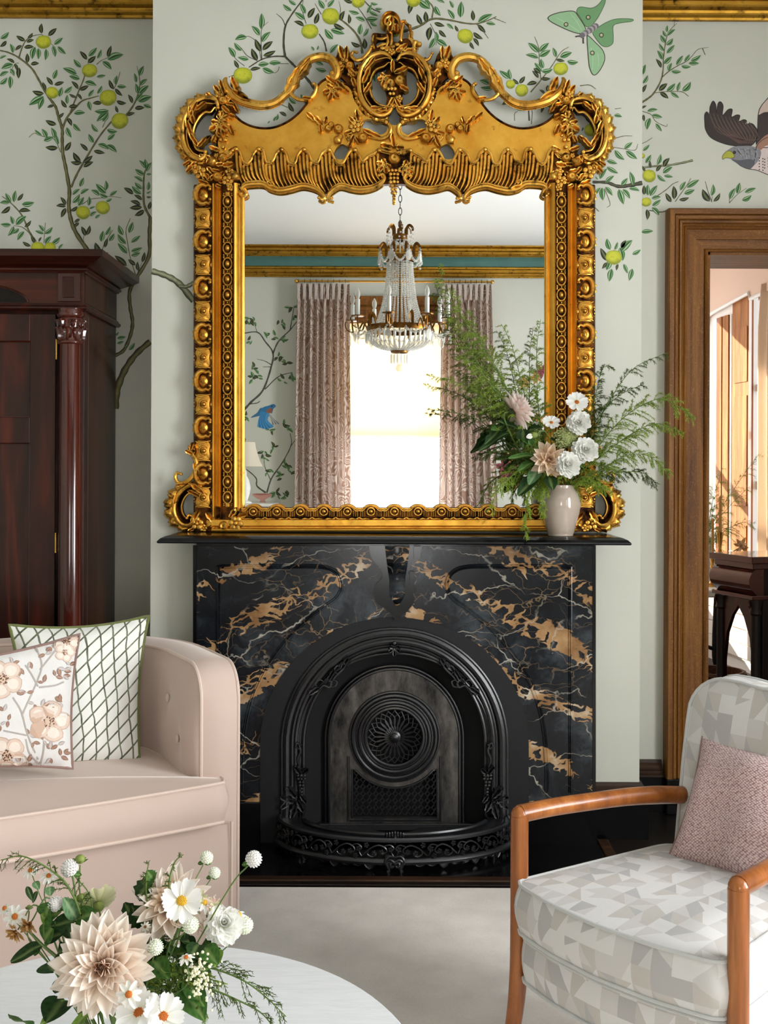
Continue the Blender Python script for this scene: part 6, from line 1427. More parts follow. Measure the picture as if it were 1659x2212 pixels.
base = MB().add(V, grid(31, 6)); base.add([SW_(a, b, .397) for a in (-.83, .83) for b in (-.03, .6)] , [(0, 1, 3, 2)])
part('front_rail', base, M['velvet'], sofa, sharp=180)
part('rail_piping', MB().add(*tube([SW_(.838, -.028, z) for z in np.linspace(.03, .40, 8)], .005, 6)), M['piping'], sofa)
fo = [(a, fr(a, -.062, .062)) for a in np.linspace(-.80, .80, 25)]
so2 = fo + [(.81, -.02), (.80, -.008), (.738, .0), (.735, .2), (.70, .42), (.55, .60), (.3, .66), (-.3, .66), (-.55, .60), (-.70, .42), (-.735, .2), (-.738, 0), (-.80, -.008), (-.81, -.02)]
pcs, pipes = cushion(dense(so2, .03), .414, .532, .022, SW_, None, .018)
sc = soft('seat_cushion', pcs, M['velvet'], sofa)
for p in pipes: part('piping', MB().add(*tube(p, .0052, 7, closed=True)), M['piping'], sc)

# scatter cushions on the sofa
cu = thing('cushion', 'white cushion painted with green lattice lines and green piped edge', 'cushion', tuple(at(180, 1660, 3.44)))
o, pos, edge, nrm = pillow('cover', [at(20, 1350, 3.47), at(322, 1330, 3.66), at(302, 1652, 3.50), at(46, 1672, 3.34)], .066, M['lattice'], cu, .10, seed=2)
part('piping', MB().add(*tube(edge, .0055, 7, closed=True)), M['green_cord'], cu, label='olive green piping')
cf = thing('cushion', 'white cushion printed with brown and blush flowers in front of the lattice one', 'cushion', tuple(at(60, 1662, 3.22)))
o, pos, edge, nrm = pillow('cover', [at(-165, 1440, 3.06), at(172, 1370, 3.27), at(157, 1660, 3.235), at(-150, 1668, 3.04)], .052, M['white_cloth'], cf, .07, seed=4)
part('piping', MB().add(*tube(edge, .005, 7, closed=True)), M['taupe_cord'], cf, label='mauve brown piping')
# its print: flat flowers, stems and leaves laid on the cloth
c0 = [Vector(pos(u, v, 0)) for u, v in ((0, 0), (1, 0), (1, 1), (0, 1))]
def c_uv(px, py):
    """cloth position under a photo pixel (two Newton steps on the projected cushion)"""
    u, v = .75, .5
    def pr(u, v): p = pos(u, v, 1); return np.array((CX + p.x / p.y * FX, CY + (EYE - p.z) / p.y * FX))
    for _ in range(6):
        e = np.array((px, py)) - pr(u, v); J = np.c_[(pr(u + .01, v) - pr(u, v)) / .01, (pr(u, v + .01) - pr(u, v)) / .01]
        du = np.linalg.solve(J, e); u, v = min(1.0, max(0.0, u + du[0])), min(1.0, max(0.0, v + du[1]))
    return u, v
def mp_c(h):
    def f(V):
        out = []
        for x, y, z in np.asarray(V): u, v = c_uv(x, y); out.append(pos(u, v, 1) + nrm * (.0008 + .0005 * (z + h)))
        return np.array([tuple(p) for p in out])
    return f
m = MB(); random.seed(21)
BLS = L3((236, 222, 208), (222, 200, 184), (204, 172, 150)); 
def pr_flower(x, y, r):
    for k in range(5):
        a = k * 1.2566 + x; px, py = x + r * .62 * math.cos(a), y + r * .62 * math.sin(a); nn_ = 12
        for q, (s, c) in enumerate(((1.0, 2), (.90, 1), (.6, 0))):
            V, F = fan(nn_, 1); V = np.array([(px + r * .52 * s * (1 + .10 * math.sin(3 * t + k)) * math.cos(t), py + r * .48 * s * math.sin(t), q * .25) for t in np.linspace(0, 6.283, nn_, endpoint=False)])
            m.add(mp_c(.6)(V), F, BLS[c])
    V, F = fan(12, r * .26, (x, y, 0)); m.add(mp_c(1.8)(V), F, np.array(lin((214, 186, 160))))
    for _ in range(26):
        a, q = random.uniform(0, 6.28), r * .30 * math.sqrt(random.random()); V, F = fan(4, r * .045, (x + q * math.cos(a), y + q * math.sin(a), 0)); m.add(mp_c(2.4)(V), F, np.array(lin((92, 44, 26))))
def pr_leaf(x, y, a, l, c):
    b = np.array((x, y)); t = b + l * np.array((math.cos(a), math.sin(a))); d = t - b; nn_ = np.array((-d[1], d[0]))
    for s, cc, h in ((1, c, .3), (.6, tuple(min(255, v + 34) for v in c), .6)):
        V = [(*(b + d * u + nn_ * w * s), 0) for u, w in ((.03, 0), (.25, .2), (.55, .25), (.85, .13), (1, 0), (.85, -.13), (.55, -.25), (.25, -.2))]
        m.add(mp_c(h)(np.array(V)), [tuple(range(8))], np.array(lin(cc)))
def pr_line(P, w, c): p_line(m, catmull(P, 4), c, w, mp_c(0), .2)
for P in ([(92, 1660), (62, 1590), (48, 1540), (30, 1510)], [(50, 1548), (80, 1480), (92, 1440), (80, 1402)], [(88, 1450), (112, 1420), (128, 1400)], [(86, 1488), (120, 1484), (140, 1476)], [(60, 1592), (40, 1588), (10, 1582)], [(90, 1655), (96, 1630), (98, 1606)], [(84, 1486), (70, 1460), (56, 1440)], [(58, 1600), (66, 1630), (88, 1655)]): pr_line(P, 3.6, (176, 168, 160))
for x, y, r in ((8, 1470, 40), (108, 1562, 42), (146, 1388, 28), (18, 1636, 40), (142, 1412, 20)): pr_flower(x, y, r)
BRN, GRY = (134, 98, 78), (166, 156, 152)
for k, (x, y) in enumerate([(30, 1436), (44, 1446), (66, 1432), (100, 1416), (112, 1400), (126, 1446), (140, 1452), (122, 1464), (138, 1462), (52, 1450), (96, 1478), (76, 1524), (92, 1530), (120, 1510), (132, 1520), (10, 1540), (20, 1560), (4, 1570), (66, 1590), (74, 1606), (96, 1602), (128, 1612), (134, 1636), (112, 1640), (46, 1650), (64, 1650), (110, 1622), (60, 1500), (40, 1504), (120, 1528), (152, 1440), (140, 1630), (88, 1590)]):
    for j in range(2): pr_leaf(x, y, random.uniform(0, 6.28), random.uniform(13, 20), BRN if (k + j) % 3 else GRY)
part('printed_flowers', m, M['paint'], cf, smooth=False, colors=True, fix=False, label='brown and blush flower print')

# ------------------------------------------------------------------ round white table
TC, TR_, TZ = (-.470, 1.864), .526, .43
tb = thing('coffee_table', 'round white coffee table with pale grained top', 'table', (TC[0], TC[1], .018))
part('top', MB().add(*lathe([(.0, TZ - .035), (TR_ - .03, TZ - .035), (TR_ - .004, TZ - .028), (TR_, TZ - .016), (TR_ - .001, TZ - .005), (TR_ - .006, TZ), (TR_ - .05, TZ + .0005), (0.0, TZ + .0005)], (*TC, 0), 96)), M['tabletop'], tb)
part('pedestal', MB().add(*lathe([(.27, .018), (.272, .03), (.22, .06), (.17, .16), (.16, .28), (.2, .37), (.26, .395)], (*TC, 0), 48)), M['tabletop'], tb)

# ------------------------------------------------------------------ armchair
co, ce, cm = (.4915, 2.406), (.641, -.768), (.768, .641)
CW = lambda a, b, z: (co[0] + a * ce[0] + b * cm[0], co[1] + a * ce[1] + b * cm[1], z)
ch = thing('armchair', 'mid century armchair with walnut arms and grey facet patterned upholstery', 'armchair', CW(0, .25, .018))
CELL = .044
for s in (-1, 1):
    P = [(s * .300, -.055, .0195), (s * .300, -.040, .06), (s * .298, -.016, .14), (s * .296, -.002, .24), (s * .295, 0, .36), (s * .295, 0, .52), (s * .295, 0, .632)]
    part('front_leg', MB().add(*tube([CW(*p) for p in catmull(P, 5)], [.012, .015, .019, .0215, .0215, .0215, .0215], 14)).add(*ball(CW(s * .295, .001, .634), (.0218, .0218, .0218), 14, 8)), M['walnut'], ch)
    P = [(s * .295, 0, .636), (s * .285, .10, .635), (s * .268, .21, .631), (s * .246, .33, .626), (s * .222, .42, .62), (s * .195, .50, .612), (s * .172, .55, .606)]
    part('arm', MB().add(*tube([CW(*p) for p in catmull(P, 6)], [.0215, .0215, .0215, .022, .023, .022, .019], 14)), M['walnut'], ch)
    P = [(s * .19, .66, .0195), (s * .19, .60, .12), (s * .19, .55, .26), (s * .19, .545, .40)]
    part('rear_leg', MB().add(*tube([CW(*p) for p in catmull(P, 5)], [.013, .018, .021, .021], 12)), M['walnut'], ch)
sf = [(a, -.030 - .042 * (1 - (a / .29) ** 2)) for a in np.linspace(-.262, .262, 15)]
seat_o = rounded([(-.278, -.028)] + [(-.14, -.062), (0, -.074), (.14, -.062)] + [(.278, -.028), (.262, .10), (.215, .46), (.15, .50), (-.15, .50), (-.215, .46), (-.262, .10)], .028)
pcs, pipes = cushion(dense(seat_o, .02), .258, .362, .0, lambda a, b, z: CW(a * .985, b + .010, z), CELL, .008)
bs = soft('seat_base', pcs, M['facets'], ch)
for p in pipes: part('piping', MB().add(*tube(p, .0042, 7, closed=True)), M['grey_cord'], bs)
pcs, pipes = cushion(dense(seat_o, .02), .372, .487, .020, CW, CELL, .016)
st = soft('seat_cushion', pcs, M['facets'], ch)
for p in pipes: part('piping', MB().add(*tube(p, .0045, 7, closed=True)), M['grey_cord'], st)
# back: upholstered, rounded at the top, leaning
bo = np.r_[[(-.190, .40), (-.198, .55), (-.204, .70), (-.205, .80)], [(-.105 - .10 * math.cos(t), .825 + .092 * math.sin(t)) for t in np.linspace(.15, 1.45, 8)], [(-.06, .915), (0, .909), (.06, .915)]]
bo = np.r_[bo, [(-x, y) for x, y in bo[::-1] if abs(x) > .1]]
bo = dense(bo, .02)
BL_ = lambda z: .495 + (z - .40) * .20
mb = MB(); uv = []; n = len(bo); c = bo.mean(0)
for side in (-1, 1):
    V = []; u_ = []
    for ins in (0, .05, .14, .3, .5, .75):
        for q in c + (bo - c) * np.array((1 - ins, 1 - ins)):
            th_ = .034 + (.020 if side < 0 else .008) * math.sin(math.pi / 2 * min(1, ins * 2)); V.append(CW(q[0], BL_(q[1]) + side * th_, q[1])); u_.append((q[0] / CELL + .5, q[1] / CELL))
    mb.add(V, grid(6, n, False, True) + [tuple(range(5 * n, 6 * n))]); uv += u_
V = []
for side in (-1, -.5, .5, 1):
    for q in bo: V.append(CW(q[0] * (1 + .012 * (1 - abs(side))), BL_(q[1]) + side * .034, q[1] + .004 * (1 - abs(side)))); uv.append((q[0] / CELL, q[1] / CELL + side))
mb.add(V, grid(4, n, False, True)); bk = part('backrest', mb, M['facets'], ch, sharp=180); set_uv(bk, uv)
for side in (-1, 1): part('piping', MB().add(*tube([CW(q[0] * 1.01, BL_(q[1]) + side * .035, q[1]) for q in bo], .0045, 7, closed=True)), M['grey_cord'], bk)
cp = thing('cushion', 'dusty pink woven tweed cushion leaning on the armchair back', 'cushion', (.80, 2.68, .495))
o, pos, edge, nrm = pillow('cover', [(.797, 2.855, .768), (1.063, 2.545, .765), (.975, 2.44, .498), (.682, 2.75, .488)], .066, M['tweed'], cp, .075, seed=9, wr=.010)
part('edge_cord', MB().add(*tube(edge, .0035, 6, closed=True)), M['taupe_cord'], cp)

# ------------------------------------------------------------------ seen in the mirror: curtains on a rod, chandelier, chest with lamp
def mx(px, py, dm): p = at(px, py, dm); return Vector((p.x, 2 * YM - dm, p.z))
RZ, RY = 3.305, YREAR + .17
rod = thing('curtain_rod', 'thin gilt curtain rod above the window reflected in the mirror', 'curtain rod', (0, RY, RZ))
part('pole', MB().add(*tube([(-.965, RY, RZ), (.965, RY, RZ)], .011, 10)), M['brass_bright'], rod)
for x in (-.965, .965): part('bracket', MB().add(*tube([(x, RY, RZ), (x, YREAR + .001, RZ)], .008, 8)).add(*ball((x, RY, RZ), .02, 10, 6)), M['brass_bright'], rod)
for i, (x0, x1, x0b, x1b, lb) in enumerate(((-.955, -.44, -1.0, -.415, 'pink moire patterned curtain at the left of the mirrored window'), (.47, .955, .42, 1.05, 'pink moire patterned curtain behind the ferns in the mirror'))):
    t = thing('curtain', lb, 'curtain', ((x0 + x1) / 2, RY, .02), 'curtains at the window behind the camera')
    V, F, uv = curtain_mesh(x0, x1, .02, 3.28, RY, 8, .034, 26, nper=12, x0b=x0b, x1b=x1b)
    set_uv(part('drape', MB().add(V, F), M['moire'], t, sharp=180), uv)
    for k in range(9):
        x = x0 + (x1 - x0) * (k + .25) / 9.0; part('ring', MB().add(*tube([(x, RY + .018 * math.cos(a), RZ + .002 + .018 * math.sin(a)) for a in np.linspace(0, 6.283, 12, endpoint=False)], .002, 5, closed=True)), M['black_metal'], t)
        mbp = MB()
        for q in (-1, 0, 1): mbp.add(*tube([(x + q * .012, RY + .022, 3.275), (x + q * .006, RY + .030, 3.21), (x + q * .011, RY + .030, 3.12)], [.008, .007, .003], 6))
        part('pinch_pleat', mbp, M['moire'], t)
# chandelier
cX, cYy = .040, .69; ZQ = lambda y: EYE + (CY - (400 + y / 2.37)) / 300.0; RQ = lambda r: r / 2.37 / 300.0
cd = thing('chandelier', 'crystal beaded basket chandelier with brass rings and candle arms seen in mirror', 'chandelier', (cX, cYy, ZC))
def cpart(n, mb, m, parent=None, **k): return part(n, mb, M[m], parent or cd, **k)
def P3(r, a, z): return (cX + r * math.cos(a), cYy + r * math.sin(a), z)
f = MB(); z = ZC; k = 0
while z > ZQ(190):
    f.add(*tube([(cX + (.012 * math.cos(a) if k % 2 else 0), cYy + (0 if k % 2 else .012 * math.cos(a)), z - .025 + .028 * math.sin(a)) for a in np.linspace(0, 6.283, 10, endpoint=False)], .0028, 5, closed=True)); z -= .046; k += 1
cpart('chain', f, 'black_metal', kind='stuff'); cpart('ceiling_rose', MB().add(*lathe([(.06, ZC), (.06, ZC - .01), (.03, ZC - .03), (.01, ZC - .035)], (cX, cYy, 0), 20)), 'brass')
cpart('stem', MB().add(*tube([(cX, cYy, ZQ(185)), (cX, cYy, ZQ(860))], .008, 8)), 'brass')
rings = [(36, 252, 284), (76, 362, 390), (168, 722, 750), (44, 838, 858)]
for r, y0, y1 in rings: cpart('ring_band', MB().add(*lathe([(RQ(r) - .004, ZQ(y1)), (RQ(r), ZQ(y1)), (RQ(r) + .003, (ZQ(y0) + ZQ(y1)) / 2), (RQ(r), ZQ(y0)), (RQ(r) - .004, ZQ(y0)), (RQ(r) - .004, ZQ(y1))], (cX, cYy, 0), 32, False)), 'brass')
for kk, (r, y, up, out, nn_) in enumerate(((36, 255, 48, 34, 6), (76, 368, 66, 34, 8), (168, 728, 70, -34, 8))):
    for i in range(nn_):
        a = i * 2 * math.pi / nn_ + .4; o = RQ(out); r0 = RQ(r)
        Pp = [P3(r0, a, ZQ(y)), P3(r0 + o * .05, a, ZQ(y - up * .7)), P3(r0 + o * .45, a, ZQ(y - up)), P3(r0 + o * .95, a, ZQ(y - up * .72)), P3(r0 + o, a, ZQ(y - up * .35))]
        cpart('scroll_strap', MB().add(*tube(catmull(Pp, 5), .010, 4, sx=.25, sy=1.0)), 'brass')
def bead_mesh(r): return ball((0, 0, 0), r, 6, 4)
BV, BF = bead_mesh(1.0); BV = np.array(BV)
def beads(mb, P, r):
    P = np.asarray(P)
    for p in P: mb.add(BV * r + p, BF)
for i in range(30):
    a = i * 2 * math.pi / 30; f = MB(); Pp = catmull([P3(RQ(62), a, ZQ(398)), P3(RQ(68), a, ZQ(470)), P3(RQ(80), a, ZQ(570)), P3(RQ(100), a, ZQ(650)), P3(RQ(126), a, ZQ(722))], 12)
    beads(f, resample(Pp, 30), .0085); cpart('bead_string', f, 'crystal', kind='stuff')
for i in range(36):
    a = i * 2 * math.pi / 36; f = MB(); Pp = catmull([P3(RQ(166), a, ZQ(752)), P3(RQ(158), a, ZQ(786)), P3(RQ(130), a, ZQ(818)), P3(RQ(90), a, ZQ(836)), P3(RQ(44), a, ZQ(845))], 10)
    beads(f, resample(Pp, 20), .0080); cpart('bead_string', f, 'crystal', kind='stuff')
for i in range(12):
    a = i * 2 * math.pi / 12; f = MB(); beads(f, resample(catmull([P3(RQ(36), a, ZQ(284)), P3(RQ(46), a, ZQ(320)), P3(RQ(70), a, ZQ(362))], 8), 11), .007); cpart('bead_string', f, 'crystal', kind='stuff')
def swag(r0, a0, z0, r1, a1, z1, sag, k, r=.0095):
    u = np.linspace(0, 1, k); f = MB(); beads(f, [P3(r0 + (r1 - r0) * t, a0 + (a1 - a0) * t, z0 + (z1 - z0) * t - sag * 4 * t * (1 - t)) for t in u], r); cpart('bead_swag', f, 'crystal', kind='stuff')
for i in range(8):
    a = i * math.pi / 4 + .4; b = a + math.pi / 4; swag(RQ(110), a, ZQ(330), RQ(110), b, ZQ(330), .10, 15)
for i in range(6):
    a = i * math.pi / 3 + .4; b = a + math.pi / 3; swag(RQ(70), a, ZQ(224), RQ(70), b, ZQ(224), .12, 12, .008)
DV = np.array([(0, 0, 0), (.35, 0, -.18), (0, .35, -.18), (-.35, 0, -.18), (0, -.35, -.18), (.30, 0, -.8), (0, .3, -.8), (-.3, 0, -.8), (0, -.3, -.8), (0, 0, -1.0)]); DF = [(0, 1, 2), (0, 2, 3), (0, 3, 4), (0, 4, 1)] + [(1 + i, 5 + i, 5 + (i + 1) % 4, 1 + (i + 1) % 4) for i in range(4)] + [(9, 5 + (i + 1) % 4, 5 + i) for i in range(4)]
dm_ = MB().add(DV * np.array((.022, .022, .075)), DF).mesh('crystal_drop', M['crystal'], False)
PV = np.array([(.5 * math.cos(a), .16, -.5 - .5 * math.sin(a)) for a in np.linspace(0, 6.283, 10, endpoint=False)]); PV2 = PV * np.array((1, -1, 1)); pm_ = MB().add(np.r_[PV, PV2, [(0, .3, -.55), (0, -.3, -.55)]] * np.array((.045, .03, .075)), [(i, (i + 1) % 10, 20) for i in range(10)] + [(10 + (i + 1) % 10, 10 + i, 21) for i in range(10)] + [(i, 10 + i, 10 + (i + 1) % 10, (i + 1) % 10) for i in range(10)]).mesh('pendant', M['crystal'], False)
for r, y, k, s in ((172, 752, 40, 1.15), (60, 396, 14, .95), (44, 862, 14, 1.0), (34, 286, 8, .7)):
    for i in range(k):
        a = i * 2 * math.pi / k; link('crystal_drop', dm_, cd, Matrix.Translation(P3(RQ(r), a, ZQ(y))) @ Matrix.Scale(s, 4))
for i in range(8):
    a = i * math.pi / 4 + .4; link('pendant', pm_, cd, Matrix.Translation(P3(RQ(112), a, ZQ(350))) @ Matrix.Rotation(a + HP, 4, 'Z'))
    swag(RQ(112), a, ZQ(338), RQ(108), a + .1, ZQ(420), 0, 6, .009)
NA = 8
for i in range(NA):
    a = i * 2 * math.pi / NA + .22; r0, r1 = RQ(168), RQ(250)
    Pp = [P3(r0, a, ZQ(738)), P3(r0 + .03, a, ZQ(700)), P3(r0 + .055, a, ZQ(720)), P3(r0 + .075, a, ZQ(756)), P3(r1 - .012, a, ZQ(756)), P3(r1, a, ZQ(722)), P3(r1, a, ZQ(694))]
    ar = cpart('candle_arm', MB().add(*tube(catmull(Pp, 5), .0062, 6)).add(*tube(catmull([P3(r1 - .005, a, ZQ(748)), P3(r1 + .04, a, ZQ(735)), P3(r1 + .055, a, ZQ(700)), P3(r1 + .03, a, ZQ(686))], 5), .004, 5)), 'brass')
    c = P3(r1, a, 0); cpart('drip_pan', MB().add(*lathe([(.006, ZQ(694)), (.045, ZQ(690)), (.048, ZQ(685)), (.008, ZQ(689))], (c[0], c[1], 0), 18, False)), 'brass', ar)
    cpart('candle_sleeve', MB().add(*lathe([(.0155, ZQ(689)), (.0155, ZQ(604)), (.010, ZQ(602))], (c[0], c[1], 0), 14)), 'candle', ar)
    cpart('bulb', MB().add(*lathe([(.009, ZQ(602)), (.014, ZQ(594)), (.019, ZQ(582)), (.017, ZQ(566)), (.008, ZQ(552)), (.002, ZQ(545))], (c[0], c[1], 0), 12)), 'crystal', ar)
    link('pendant', pm_, cd, Matrix.Translation(P3(r1 + .02, a, ZQ(762))) @ Matrix.Rotation(a + HP, 4, 'Z') @ Matrix.Scale(1.05, 4))
    for da in (-.12, .12): link('crystal_drop', dm_, cd, Matrix.Translation(P3(r1 - .03, a + da, ZQ(758))) @ Matrix.Scale(.95, 4))
    swag(r1 + .02, a, ZQ(735), RQ(172), a + math.pi / NA, ZQ(742), .05, 13, .0085); swag(RQ(172), a + math.pi / NA, ZQ(742), r1 + .02, a + 2 * math.pi / NA, ZQ(735), .05, 13, .0085)
cpart('finial_ball', MB().add(*ball((cX, cYy, ZQ(935)), RQ(20), 14, 9)), 'crystal')
# chest and lamp in front of the rear wall
q = mx(520, 1090, 10.75)
cs = thing('chest_of_drawers', 'white painted chest whose top just shows in the mirror corner', 'chest', (-1.62, YREAR + .25, 0))
CZ = 1.118
part('body', MB().add(*box(-2.05, -1.17, YREAR + .03, YREAR + .42, .06, CZ - .025, .004)), M['radiator'], cs, smooth=False)
part('top', MB().add(*box(-2.08, -1.14, YREAR + .03, YREAR + .45, CZ - .025, CZ, .004)), M['radiator'], cs, smooth=False)
for k in range(3):
    dr = part('drawer', MB().add(*box(-2.02, -1.20, YREAR + .42, YREAR + .435, .10 + k * .33, .40 + k * .33, .004)), M['radiator'], cs, smooth=False)
    for x in (-1.85, -1.37): part('knob', MB().add(*ball((x, YREAR + .45, .25 + k * .33), .018, 10, 6)), M['brass_bright'], dr)
lx, ly = -1.455, YREAR + .24
lp = thing('table_lamp', 'table lamp with cream bell shade at the mirror edge', 'lamp', (lx, ly, CZ))
part('shade', MB().add(*lathe([(.175, 1.478), (.150, 1.53), (.125, 1.60), (.108, 1.66), (.100, 1.715)], (lx, ly, 0), 28, False)), M['shade'], lp)
part('base', MB().add(*lathe([(.07, CZ), (.07, CZ + .012), (.03, CZ + .03), (.05, CZ + .09), (.06, CZ + .15), (.045, CZ + .22), (.018, CZ + .27), (.02, CZ + .29), (.012, CZ + .33), (.008, CZ + .36)], (lx, ly, 0), 24)), M['white_glaze'], lp)
part('finial', MB().add(*lathe([(.006, 1.69), (.006, 1.73), (.012, 1.74), (.004, 1.755)], (lx, ly, 0), 12)), M['brass_bright'], lp)
# pot painted on the wall under the slender tree
m = MB(); poly(m, "106,1582 110,1590 130,1604 146,1612 140,1626 120,1640 190,1640 178,1626 172,1612 186,1602 204,1592 206,1582 180,1578 130,1578", (206, 150, 136), mrear, .9, None)
poly(m, "112,1582 150,1588 200,1582 180,1579 130,1579", (166, 110, 98), mrear, 1.3)
part('painted_pot', m, M['paint'], wall_rear, smooth=False, colors=True, fix=False, label='painted pink pot')
# ------------------------------------------------------------------ flowers: petals, heads, leaves, feathery plumes
def petal_mesh(name, shape, cup, roll, cols, nu=7, nv=5, notch=0.0):
    """petal along +Y, unit length; shape(u) half width; cols = base, middle, tip"""
    V = []; C = []
    for i in range(nu):
        u = i / (nu - 1); w = shape(u)
        for j in range(nv):
            s = j / (nv - 1) * 2 - 1
            V.append((w * s * (1 - .25 * roll * abs(s)), u - notch * (1 - abs(math.cos(1.5 * math.pi * s))) * (u > .99), cup * u * u + roll * w * s * s * .9 - .02 * (abs(s) < .1)))
            c0, c1, c2 = (np.array(lin(c)) for c in cols); c = c0 * (1 - 2 * u) + c1 * 2 * u if u < .5 else c1 * (2 - 2 * u) + c2 * (2 * u - 1); C.append(c * (1 - .06 * (1 - abs(s))))
    return MB().add(V, grid(nu, nv), np.array(C)).mesh(name, M['petal'], True, True)
pt = lambda w, p=.62, t=.0: (lambda u: w * (math.sin(math.pi * min(.999, u * p * 1.0 + (1 - p) * u * u + .04)) ** .8 if u < .98 else t) + .01)
PET = {
 'dahlia': petal_mesh('petal', pt(.21, .68), .18, .7, ((236, 190, 158), (251, 234, 218), (254, 247, 238))),
 'dahlia_in': petal_mesh('petal', pt(.20, .8), .30, 1.3, ((204, 140, 108), (240, 204, 178), (248, 228, 212))),
 'peach': petal_mesh('petal', pt(.24, .7), .10, .7, ((220, 172, 124), (242, 216, 184), (248, 232, 214))),
 'pink': petal_mesh('petal', pt(.17, .75), .14, .8, ((236, 196, 180), (248, 226, 216), (252, 242, 236))),
 'white': petal_mesh('petal', pt(.34, .5, .22), .22, .38, ((240, 242, 204), (253, 253, 246), (255, 255, 252))),
 'cosmos': petal_mesh('petal', lambda u: .05 + .27 * math.sin(math.pi * .5 * min(1, u * 1.25)) * (1 if u < .9 else .82), .06, .25, ((238, 238, 214), (246, 246, 242), (250, 250, 248)), 7, 7, .08),
 'daisy': petal_mesh('petal', lambda u: .05 + .15 * math.sin(math.pi * min(.97, u * .85 + .06)), -.08, .3, ((228, 230, 196), (244, 244, 236), (248, 248, 244))),
 'pale': petal_mesh('petal', lambda u: .05 + .26 * math.sin(math.pi * .5 * min(1, u * 1.2)), .10, .3, ((176, 184, 120), (218, 218, 168), (228, 226, 186)), 7, 7, .06),
 'straw': petal_mesh('petal', pt(.2, .6, .1), .2, .6, ((150, 104, 50), (190, 142, 84), (206, 164, 106))),
}
STEM_M = plain('flower_stem', (98, 124, 52), .5, c2=(76, 102, 44), scale=30)
STEM_D = plain('dark_stem', (60, 74, 36), .5)
HEART = {'yellow': plain('yellow_heart', (214, 170, 40), .7), 'orange': plain('orange_heart', (190, 104, 30), .7), 'brown': plain('brown_heart', (120, 66, 36), .7), 'green': plain('green_heart', (120, 134, 60), .6)}
def ax(center, axis): return Matrix.Translation(center) @ frame_to(axis)
def heart(c, axis, r, mat, parent, h=.6, n=40):
    f = MB(); F = frame_to(axis).to_3x3(); f.add(*ball(c, (r, r, r * h), 12, 7, F))
    for k in range(n):
        q = math.sqrt((k + .5) / n); a = k * 2.39996; p = Vector(c) + F @ Vector((r * q * math.cos(a), r * q * math.sin(a), r * h * math.sqrt(max(0, 1 - q * q)) + r * .05)); f.add(*ball(p, r * .13, 5, 4))
    return part('heart', f, mat, parent)
def stem(parent, P, r, mat=None, name='stem'): return part(name, MB().add(*tube(catmull([tuple(p) for p in P], 6), r, 6)), mat or STEM_M, parent)
def bloom(name, label, c, axis, layers, rr, group=None, cat='flower', jit=.12, back=None):
    """layers: (petal, count, length, tilt degrees, lift along the axis)"""
    c = Vector(c); t = thing(name, label, cat, tuple(c), group); A = ax(c, axis)
    for pet, k, ln, tilt, up in layers:
        o = rr.uniform(0, 6.28)
        for i in range(k):
            j = lambda s: rr.uniform(-s, s)
            m = A @ Matrix.Translation((0, 0, up)) @ Matrix.Rotation(o + i * 2 * math.pi / k + j(jit), 4, 'Z') @ Matrix.Rotation(R(tilt) + j(jit), 4, 'X') @ Matrix.Rotation(j(jit), 4, 'Y') @ Matrix.Scale(ln * (1 + j(.10)), 4)
            link('petal', PET[pet], t, m)
    return t
LEAFC = {'dark': ((26, 48, 22), (40, 70, 30), (120, 142, 84)), 'mid': ((48, 84, 34), (72, 112, 48), (140, 168, 96)), 'light': ((96, 132, 54), (126, 160, 70), (176, 196, 120)), 'blue': ((70, 104, 66), (100, 136, 92), (160, 186, 140))}
def leaf(parent, b, t, w, kind='mid', fold=.35, up=(0, -.6, .8), teeth=0, name='leaf', droop=.12):
    b, t = Vector(b), Vector(t); d = t - b; L = d.length; d.normalize(); u = Vector(up); s = d.cross(u).normalized(); n = s.cross(d).normalized(); e, m, r_ = (np.array(lin(c)) for c in LEAFC[kind]); V = []; C = []
    for i in range(10):
        q = i / 9; ww = w * .5 * math.sin(math.pi * (q ** .8) * .96 + .06) ** .8 * (1 + (.14 * ((i % 2) * 2 - 1) if teeth and 1 < i < 9 else 0)) + .0003
        for j in range(7):
            x = j / 6 * 2 - 1; p = b + d * (L * q) + s * (ww * x) + n * (fold * ww * abs(x) - droop * L * q * q + .03 * L * math.sin(7 * q + x)); V.append(tuple(p))
            C.append(r_ * .8 if abs(x) < .1 else (m if (i + j) % 3 else e))
    return part(name, MB().add(V, grid(10, 7), np.array(C)), M['leaf'], parent, colors=True, sharp=180)
